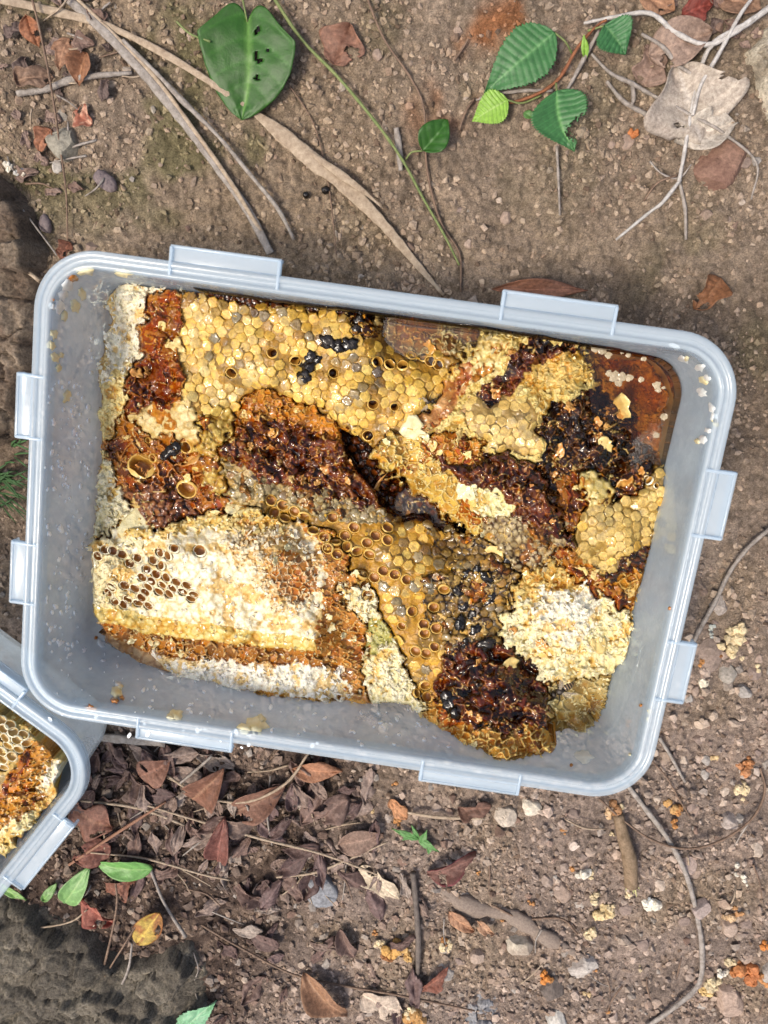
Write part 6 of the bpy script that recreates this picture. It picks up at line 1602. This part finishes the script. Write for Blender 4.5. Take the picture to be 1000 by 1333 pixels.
while k < 150:
    u, v = q.uniform(95, 560), q.uniform(955, 1180) if k < 120 else q.uniform(1120, 1330)
    if k < 120 and not inpoly(np.array([u]), np.array([v]), lp)[0]: continue
    if k >= 120 and u < 290: continue
    p = P(u, v, 0)
    if on_box(p[0], p[1], .002): continue
    a = q.rand()*6.28; L = q.uniform(22, 52)
    cc = [(.15, .07, .05), (.20, .10, .065), (.12, .055, .045), (.24, .14, .09), (.17, .085, .075), (.28, .18, .13), (.34, .25, .18)][q.randint(7 if k > 60 else 6)]
    leaf('shrivelled brown dead leaf piece mixed into the litter below the box', (u, v), (u+math.cos(a)*L, v+math.sin(a)*L), L*q.uniform(.35, .7), cc, (q.uniform(0, 6), q.uniform(0, 6)), ['irregular', 'ovate', 'irregular', 'lance', 'round', 'irregular'][q.randint(6)], q.uniform(-.7, .9), q.uniform(-.06, .14), 0, q.randint(4, 9), 400+k, M_DRY, curl=q.uniform(.05, .16), group='dead leaf pieces in the litter')
    k += 1
q = np.random.RandomState(23)
for k in range(30):
    u, v = (q.uniform(0, 150), q.uniform(0, 140)) if k < 14 else (q.uniform(820, 1000), q.uniform(0, 60)) if k < 22 else (q.uniform(0, 90), q.uniform(150, 260))
    a = q.rand()*6.28; L = q.uniform(14, 34)
    leaf('small crumpled brown leaf scrap at the upper corner of the soil', (u, v), (u+math.cos(a)*L, v+math.sin(a)*L), L*q.uniform(.4, .7), [(.20, .10, .06), (.26, .15, .10), (.14, .08, .06)][q.randint(3)], (q.uniform(0, 3), q.uniform(0, 3)), 'irregular', .5, .1, 0, 5, 600+k, M_DRY, curl=.12, group='leaf scraps in the upper corners')

# ------------------------------------------------------------------ twigs, straws, stems
def stick(label, pts, r, mat, name='twig', cat='twig', flat=1.0, sides=7, wob=.14, seed=0, n=6, group=None):
    W_ = []
    for k, p in enumerate(pts):
        lift = p[2] if len(p) > 2 else 0
        z0 = gzp(p[0], p[1])+lift*MM+np.mean(r)*.00038*flat; W_.append(P(p[0], p[1], z0))
    return link(name, tube_mesh(name, W_, [x*.00038 for x in r], mat, sides, flat, wob, n, seed), None, label, cat, group)
S = stick
S('long double dry grass blade running from the top left to the heart leaf', [(-10, -4, 3), (60, 12, 4), (130, 30, 4), (200, 62, 4), (270, 104, 4), (330, 146, 3)], [5, 5, 4.5, 4, 4.5], M_STRAW, 'dry_grass', 'dry grass', .35, 8)
S('wide dry blade spreading below the heart leaf', [(325, 142, 3), (360, 168, 4), (410, 210, 3), (455, 246, 3), (500, 292, 3), (540, 340, 3), (578, 384, 2)], [2, 9, 11, 9, 7, 5, 2], M_STRAW, 'dry_grass', 'dry grass', .22, 9)
S('frayed sliver splitting off the wide dry blade', [(400, 196, 5), (440, 224, 6), (470, 246, 5), (498, 270, 4)], [2, 5, 3, 1], M_STRAW, 'dry_grass', 'dry grass', .3, 7)
S('dry blade crossing down from the top left to the box rim', [(78, -10, 2), (130, 36, 3), (180, 88, 3), (232, 150, 3), (280, 215, 3), (320, 270, 3), (352, 330, 3)], [5, 6, 6, 6, 5, 6, 5], M_GREYTW, 'dry_grass', 'dry grass', .35, 8, seed=2)
S('second thinner blade beside the crossing dry blade', [(92, -10, 3), (150, 46, 4), (200, 98, 4), (250, 165, 4), (300, 236, 4), (345, 310, 3)], [2, 3, 3, 3, 3], M_STRAW, 'dry_grass', 'dry grass', .5, 7, seed=3)
S('pale thin stalk with a node bending towards the box', [(160, 52, 4), (205, 96, 4), (235, 128, 5), (285, 178, 4), (330, 232, 4), (362, 272, 3), (383, 312, 2)], [2.4, 2.6, 4, 2.6, 2.8, 3, 2.4], M_GREYTW, 'dry_stalk', 'dry grass', .8, 7, seed=4)
S('pale grey crooked twig lying across the upper left soil', [(22, 122, 1), (60, 116, 2), (92, 104, 2), (130, 98, 2), (172, 95, 1)], [4, 4, 5, 3.5, 2.5], M_GREYTW, seed=5)
S('thin brown stem hanging from the top left edge', [(40, -8, 9), (52, 40, 9), (66, 110, 8), (78, 190, 6), (86, 250, 4), (88, 312, 3)], [1.6, 1.5, 1.3, 1.1], M_BROWNTW, 'thin_stem', 'stem', seed=6)
S('green vine stem running from the heart leaf to the box', [(352, -10, 6), (392, 50, 6), (440, 100, 5), (490, 160, 5), (524, 208, 4), (550, 256, 3), (578, 305, 3), (598, 345, 3)], [2.2, 2.2, 2, 1.8, 1.4], M_VINE, 'vine', 'vine', seed=7)
S('short green vine piece left of the heart leaf', [(230, 28, 4), (248, 44, 6), (274, 54, 8)], [1.2, 1.4, 1.2], M_VINE, 'vine', 'vine', seed=8)
S('thin dark root line curving from the top towards the box', [(476, -8, 2), (500, 50, 2), (534, 100, 2), (552, 142, 3), (556, 220, 2), (574, 290, 2), (598, 330, 2), (600, 380, 2)], [1.8, 1.6, 1.6, 1.8, 1.4], M_BROWNTW, 'thin_stem', 'stem', seed=9)
S('thin dark hair-like root right of the wide blade', [(372, 104, 3), (408, 160, 2), (426, 230, 2), (434, 290, 2), (438, 335, 2)], [1.0, 1.0, .9], M_BROWNTW, 'thin_stem', 'stem', seed=10)
S('short weathered splinter left of the hanging small leaf', [(516, 166, 1), (520, 195, 2), (522, 222, 1)], [4, 5, 3], M_GREYTW, 'splinter', 'twig', .5, seed=11)
S('long white branch from the top right corner ending over the soil', [(1010, 2, 6), (975, 28, 7), (930, 55, 7), (912, 90, 6), (900, 145, 6), (890, 205, 5), (884, 236, 4)], [2.8, 3, 3, 2.6, 2.4, 2.2], M_PALETW, 'branch', 'twig', seed=12)
S('pale broken lower end of the white branch', [(886, 234, 4), (862, 264, 4), (846, 276, 3), (802, 312, 2)], [2.4, 2.4, 2.2, 2], M_PALETW, 'branch', 'twig', seed=13)
S('white branch arching from the seedling to the right edge', [(760, 30, 4), (800, 22, 6), (846, 17, 7), (880, 42, 7), (920, 58, 8), (960, 40, 8), (1008, 6, 7)], [1.6, 2.4, 3, 3, 3, 3], M_PALETW, 'branch', 'twig', seed=14)
S('steep branch crossing the white branch at the top right', [(985, -10, 8), (962, 22, 9), (935, 72, 9), (912, 112, 8), (902, 150, 7)], [2.2, 2.6, 2.6, 2.2], M_PALETW, 'branch', 'twig', seed=15)
S('knotty grey twig crossing left of the pale dead leaf', [(770, 70, 4), (795, 95, 4), (822, 108, 5), (850, 124, 5), (900, 150, 6), (940, 172, 5), (985, 212, 3), (978, 260, 2)], [1.8, 2.2, 3, 2.2, 2.2, 2, 1.6, 1.1], M_GREYTW, seed=16)
S('short grey twig parallel below the knotty one', [(790, 106, 3), (812, 132, 3), (840, 148, 3), (864, 162, 3), (890, 163, 4)], [2, 3, 3, 3, 1.5], M_GREYTW, seed=17)
S('tiny side peg of the knotty twig', [(823, 106, 5), (825, 128, 3), (822, 138, 2)], [2.6, 2.8, 2], M_GREYTW, seed=18)
S('grey twig bow from the seedling over the brown leaf', [(835, 44, 4), (862, 60, 5), (882, 84, 5), (905, 100, 5), (918, 118, 4)], [2, 2.6, 2.6, 2], M_GREYTW, seed=19)
S('reddish main stem of the seedling', [(772, 38, 5), (752, 62, 5), (736, 90, 4), (724, 106, 3), (700, 122, 3), (660, 134, 2), (622, 128, 2)], [1.8, 2.2, 2.4, 2.2, 1.8, 1.3], M_REDTW, 'stem', 'stem', seed=20)
S('thin reddish side stem of the seedling', [(770, 40, 6), (782, 30, 7), (790, 26, 8)], [1.6, 1.8, 1.4], M_REDTW, 'stem', 'stem', seed=21)
S('bundle of grey stalks under the seedling stem', [(738, 118, 2), (752, 92, 3), (768, 62, 4), (780, 40, 4)], [2, 3, 3, 2], M_GREYTW, seed=22)
S('grey stalk slanting to the left under the largest leaf', [(720, 118, 2), (680, 118, 3), (640, 124, 2), (620, 130, 1)], [2, 2.4, 2, 1.6], M_GREYTW, seed=23)
S('thin upright grey stalk below the bitten leaf', [(725, 190, 4), (727, 230, 3), (729, 280, 2)], [1.6, 1.8, 1.4], M_GREYTW, seed=24)
S('dark little twig left of the seedling leaves', [(592, 78, 2), (602, 64, 2), (610, 50, 2)], [1.5, 1.8, 1.2], M_BROWNTW, seed=25)
S('curved dark stem beneath the seedling on the soil', [(618, 128, 2), (606, 146, 3), (598, 170, 1)], [1.6, 2, 1.4], M_BROWNTW, seed=26)
S('vertical grey stem right of the broken branch end', [(885, 238, 2), (892, 272, 2), (893, 312, 1)], [2, 2.4, 1.6], M_GREYTW, seed=27)
S('white hair root curling below the grey dead leaf', [(846, 210, 2), (862, 226, 3), (884, 232, 3), (900, 214, 3)], [1.2, 1.2, 1], M_GREYTW, seed=28)
S('dark crossing twiglet left of the broken branch', [(838, 262, 2), (856, 238, 3), (882, 228, 3)], [1.4, 1.6, 1.4], M_BROWNTW, seed=29)
S('thick light brown straw at the left edge above the box corner', [(-8, 322, 5), (24, 344, 6), (52, 366, 6)], [3, 3.2, 3], M_STRAW, 'straw', 'straw', seed=30)
S('thin white straw passing the rim corner at the upper left', [(26, 268, 5), (50, 300, 6), (74, 332, 6)], [1.2, 1.3, 1.2], M_GREYTW, 'straw', 'straw', seed=31)
S('grey bent stem from the right edge down to the clip', [(1010, 682, 3), (975, 712, 4), (950, 745, 4), (932, 782, 4), (912, 818, 3), (900, 842, 3)], [2.8, 3, 3.2, 3.2], M_GREYTW, 'stem', 'stem', seed=32)
S('long flat grey stem curving down from the lower right corner', [(806, 1008, 3), (838, 1050, 3), (868, 1090, 4), (892, 1135, 3), (906, 1185, 3), (914, 1235, 3), (910, 1280, 3), (880, 1310, 3), (840, 1338, 3)], [4, 4, 4, 4, 4, 4.5, 4.5, 4], M_GREYTW, 'stem', 'stem', .6, seed=33)
S('thin brown straw looping from the corner to the right edge', [(780, 1040, 2), (812, 1068, 4), (850, 1094, 6), (895, 1105, 6), (940, 1094, 5), (980, 1065, 4), (996, 1030, 3), (990, 1000, 2)], [1.6, 1.8, 2, 2, 1.8], M_BROWNTW, 'straw', 'straw', seed=34)
S('short brown stem leaving the right rim at the lower corner', [(858, 960, 3), (872, 982, 3), (884, 1004, 2), (892, 1018, 1)], [3, 2.6, 2.4, 2], M_GREYTW, 'stem', 'stem', seed=35)
S('hair thin stem near the lower right rim', [(848, 990, 2), (868, 1012, 3), (884, 1040, 2), (900, 1066, 1)], [1.3, 1.3, 1], M_BROWNTW, 'stem', 'stem', seed=36)
S('dark grey upright twig in the soil at the lower centre', [(538, 1136, 3), (542, 1180, 3), (545, 1230, 3), (543, 1280, 2)], [5, 4.6, 5, 3.6], twig_mat('dark_twig', (.07, .055, .045), (.18, .145, .12)), seed=37)
S('long bowed straw across the litter below the left clip', [(215, 1008, 7), (262, 1036, 8), (320, 1044, 8), (372, 1020, 7), (402, 980, 6)], [1.8, 2.2, 2.2, 2], M_STRAW, 'straw', 'straw', seed=38)
S('second straw sloping through the litter to the right', [(190, 1048, 6), (250, 1066, 7), (340, 1092, 7), (420, 1112, 5), (500, 1142, 4)], [1.6, 2, 2, 1.6], M_STRAW, 'straw', 'straw', seed=39)
S('flat dry straw crossing below the second box', [(100, 1042, 5), (180, 1052, 6), (240, 1074, 5)], [2, 2.6, 2], M_STRAW, 'straw', 'straw', seed=40)
S('reddish brown stick slanting up from the rock to the litter', [(90, 1126, 6), (150, 1086, 8), (216, 1044, 8)], [2.6, 2.8, 2], twig_mat('red_brown_twig', (.20, .09, .05), (.34, .18, .11)), seed=41)
S('brown forked stem rising over the yellow leaf', [(116, 1340, 6), (124, 1300, 8), (140, 1240, 10), (152, 1180, 10), (150, 1145, 8)], [1.8, 2, 2, 1.8], M_BROWNTW, 'stem', 'stem', seed=42)
S('brown side stem from the fork to the yellow leaf', [(122, 1298, 8), (142, 1262, 10), (165, 1225, 11), (180, 1200, 11)], [1.6, 1.6, 1.4], M_BROWNTW, 'stem', 'stem', seed=43)
S('white bare stalk at the bottom below the yellow leaf', [(172, 1228, 9), (166, 1265, 8), (146, 1305, 7), (130, 1338, 6)], [1.8, 2.4, 2.4, 2], M_GREYTW, 'stalk', 'stem', seed=44)
S('pale stalk with a broken end on the rock edge', [(196, 1132, 6), (214, 1176, 6), (242, 1220, 5)], [2.4, 2.6, 2.8], M_GREYTW, 'stalk', 'stem', seed=45)
S('straw lying along the rock under the green leaves', [(-5, 1212, 6), (50, 1208, 8), (92, 1200, 8), (114, 1184, 7)], [1.4, 1.6, 1.6, 1.2], M_STRAW, 'straw', 'straw', seed=46)
S('long thin twig running from the litter to the bottom right of it', [(262, 1204, 6), (310, 1232, 5), (380, 1268, 5), (450, 1284, 5), (520, 1296, 4), (618, 1316, 3)], [1.8, 1.8, 2, 1.8, 1.4], M_BROWNTW, seed=47)
S('bent thin twig left of the upright dark twig', [(360, 1142, 5), (410, 1136, 6), (455, 1118, 5), (505, 1096, 4)], [2, 2.2, 2, 1.4], M_STRAW, seed=48)
S('pale forked splinter sticking out below the box wall', [(234, 1020, 7), (256, 1002, 8), (276, 984, 8)], [2, 2.4, 2], M_GREYTW, 'splinter', 'twig', seed=49)
S('light straw near the green leaves pointing right', [(118, 1110, 5), (190, 1118, 6), (262, 1138, 6), (300, 1146, 4)], [1.4, 1.8, 1.8, 1.2], M_STRAW, 'straw', 'straw', seed=50)
S('white thin loop root under the litter', [(252, 1240, 3), (258, 1262, 4), (252, 1282, 3), (258, 1304, 2)], [1.2, 1.3, 1], M_GREYTW, 'root', 'root', seed=51)
S('pale vertical stalk at the right of the litter', [(352, 1010, 5), (348, 1060, 6), (354, 1100, 4)], [1.4, 1.6, 1.2], M_GREYTW, 'stalk', 'stem', seed=52)
S('straw beside the bottom edge under the box centre', [(520, 1056, 2), (570, 1064, 3), (632, 1066, 2)], [2.2, 3, 2.4], M_STRAW, 'straw', 'straw', .5, seed=53)
S('woody root ridge half sunk in the soil', [(556, 1146, -2), (610, 1180, -1), (660, 1190, -1), (710, 1220, -1.4), (765, 1250, -3)], [9, 15, 13, 12, 7], twig_mat('root_bark', (.17, .125, .095), (.30, .235, .185), 700), 'root', 'root', .5, 12, .3, seed=54)
S('thin dark root following the right side of the root ridge', [(640, 1178, 1), (680, 1196, 2), (730, 1196, 2), (752, 1216, 1)], [1.6, 2, 1.6], M_BROWNTW, 'root', 'root', seed=55)
S('weathered flat wood strip under the lower left clip', [(110, 958, 3), (160, 962, 4), (215, 968, 4)], [7, 8, 6], M_GREYTW, 'wood_strip', 'twig', .35, 9, seed=56)
sk = S('thick short stick with a splintered green end below the box corner', [(805, 1060, 0), (812, 1090, 2), (820, 1120, 3), (822, 1152, 3)], [9, 10, 12, 11], twig_mat('stick_bark', (.12, .075, .035), (.30, .21, .13)), 'stick', 'stick', 1, 14, .06, seed=57)
M_SPL = twig_mat('splinter_wood', (.34, .34, .12), (.60, .56, .26))
for i, (du, dv) in enumerate([(4, 12), (10, 6), (-4, 8), (7, 16), (0, 5)]):
    z0 = gzp(822, 1150)+4*MM
    link('splinter', tube_mesh('splinter', [P(820+du*.5, 1140, z0+2*MM), P(820+du, 1150+dv*.5, z0+3*MM), P(820+du*1.3, 1152+dv, z0+2*MM)], [2*.00038, 1.6*.00038, .3*.00038], M_SPL, 5, n=3), sk)
q = np.random.RandomState(41)
for k in range(70):
    if k < 40: u, v = q.uniform(100, 520), q.uniform(960, 1200)
    elif k < 55: u, v = q.uniform(560, 1000), q.uniform(1040, 1330)
    else: u, v = q.uniform(0, 180), q.uniform(0, 260)
    p = P(u, v, 0)
    if on_box(p[0], p[1], .004): continue
    a = q.rand()*3.14; L = q.uniform(16, 60); b = q.uniform(-.25, .25)*L
    du, dv = math.cos(a)*L/2, math.sin(a)*L/2
    S('short thin bit of broken twig strewn on the ground', [(u-du, v-dv, q.uniform(0, 5)), (u-dv/L*b, v+du/L*b, q.uniform(1, 6)), (u+du, v+dv, q.uniform(0, 5))], [q.uniform(.8, 1.8), q.uniform(1, 2), .8], [M_BROWNTW, M_STRAW, M_GREYTW][q.randint(3)], seed=700+k, sides=5, n=4, group='bits of broken twig on the ground')

# grass beside the left wall, fern sprout under the bottom edge
def grass(label, root, n, L, seed, col, spread):
    q = np.random.RandomState(seed); t0 = thing('grass_tuft', label, 'grass'); M = twig_mat('grass_green', col, tuple(c*1.8 for c in col))
    for k in range(n):
        a = spread[0]+(spread[1]-spread[0])*q.rand(); l = L*q.uniform(.5, 1.2); u0, v0 = root[0]+q.uniform(-8, 8), root[1]+q.uniform(-30, 30)
        pts = [P(u0+math.cos(a)*l*f+q.uniform(-2, 2), v0+math.sin(a)*l*f+f*f*6, gzp(root[0], root[1])+(1+math.sin(f*2.4)*14)*MM) for f in (0, .35, .7, 1)]
        link('blade', tube_mesh('blade', pts, [.45*MM, .5*MM, .35*MM, .08*MM], M, 5, .4, .05, 4), t0)
grass('dark green feathery grass tuft in the shade left of the box', (-6, 640), 26, 48, 3, (.02, .055, .012), (-.9, .9))
grass('few green grass blades between the rock bank and the box wall', (12, 600), 9, 30, 4, (.03, .08, .02), (-1.3, .6))
def sprout():
    t0 = thing('fern_sprout', 'tiny lobed green sprout just below the bottom edge of the box', 'plant')
    for k, (b, t, w) in enumerate([((545, 1092), (510, 1078), 11), ((545, 1092), (572, 1108), 12), ((548, 1096), (556, 1080), 10), ((532, 1086), (524, 1094), 8), ((560, 1100), (558, 1112), 8), ((545, 1092), (536, 1074), 7)]):
        o = leaf(None, b, t, w, (.09, .22, .06), (4, 5), 'ovate', .2, .06, 6, 0, 800+k, name='leaflet', cat=None); o.parent = t0
sprout()
# dark beetle on the soil, purple seed
lbm = simple_mat('seed_skin', (.10, .075, .080), .7, 0, 700, .0006, (.24, .19, .18), 500)
def soil_lump(name, label, cat, u, v, rx, ry, an, h, mat, seed):
    V = IV3*(1+(fbm(IV3[:, 0]*2+seed, IV3[:, 1]*2+IV3[:, 2], seed, 3)[:, None]-.5)*.5)*np.array([rx*.0004, ry*.0004, h*MM])
    p = P(u, v, 0); c, s = math.cos(an), math.sin(an)
    V = np.stack([V[:, 0]*c-V[:, 1]*s, V[:, 0]*s+V[:, 1]*c, V[:, 2]], -1)+np.array([p[0], p[1], gz(p[0], p[1])+h*.5*MM])
    return link(name, mesh_np(name, V, IF3, None, True, [mat]), None, label, cat)
soil_lump('seed_pod', 'dusty purple grey seed pod on the upper left soil', 'seed pod', 140, 237, 18, 10, -.5, 3, lbm, 3)
soil_lump('berry', 'small glossy black berry below the dry blade', 'berry', 425, 249, 5.5, 5, 0, 2, M_BLACK, 4)
soil_lump('seed_pod', 'small dull purple seed at the left rock edge', 'seed pod', 60, 292, 8, 12, .3, 2.5, lbm, 5)
soil_lump('berry', 'second dark berry right of the first one', 'berry', 400, 256, 4.5, 4.5, 0, 2, M_BLACK, 6)
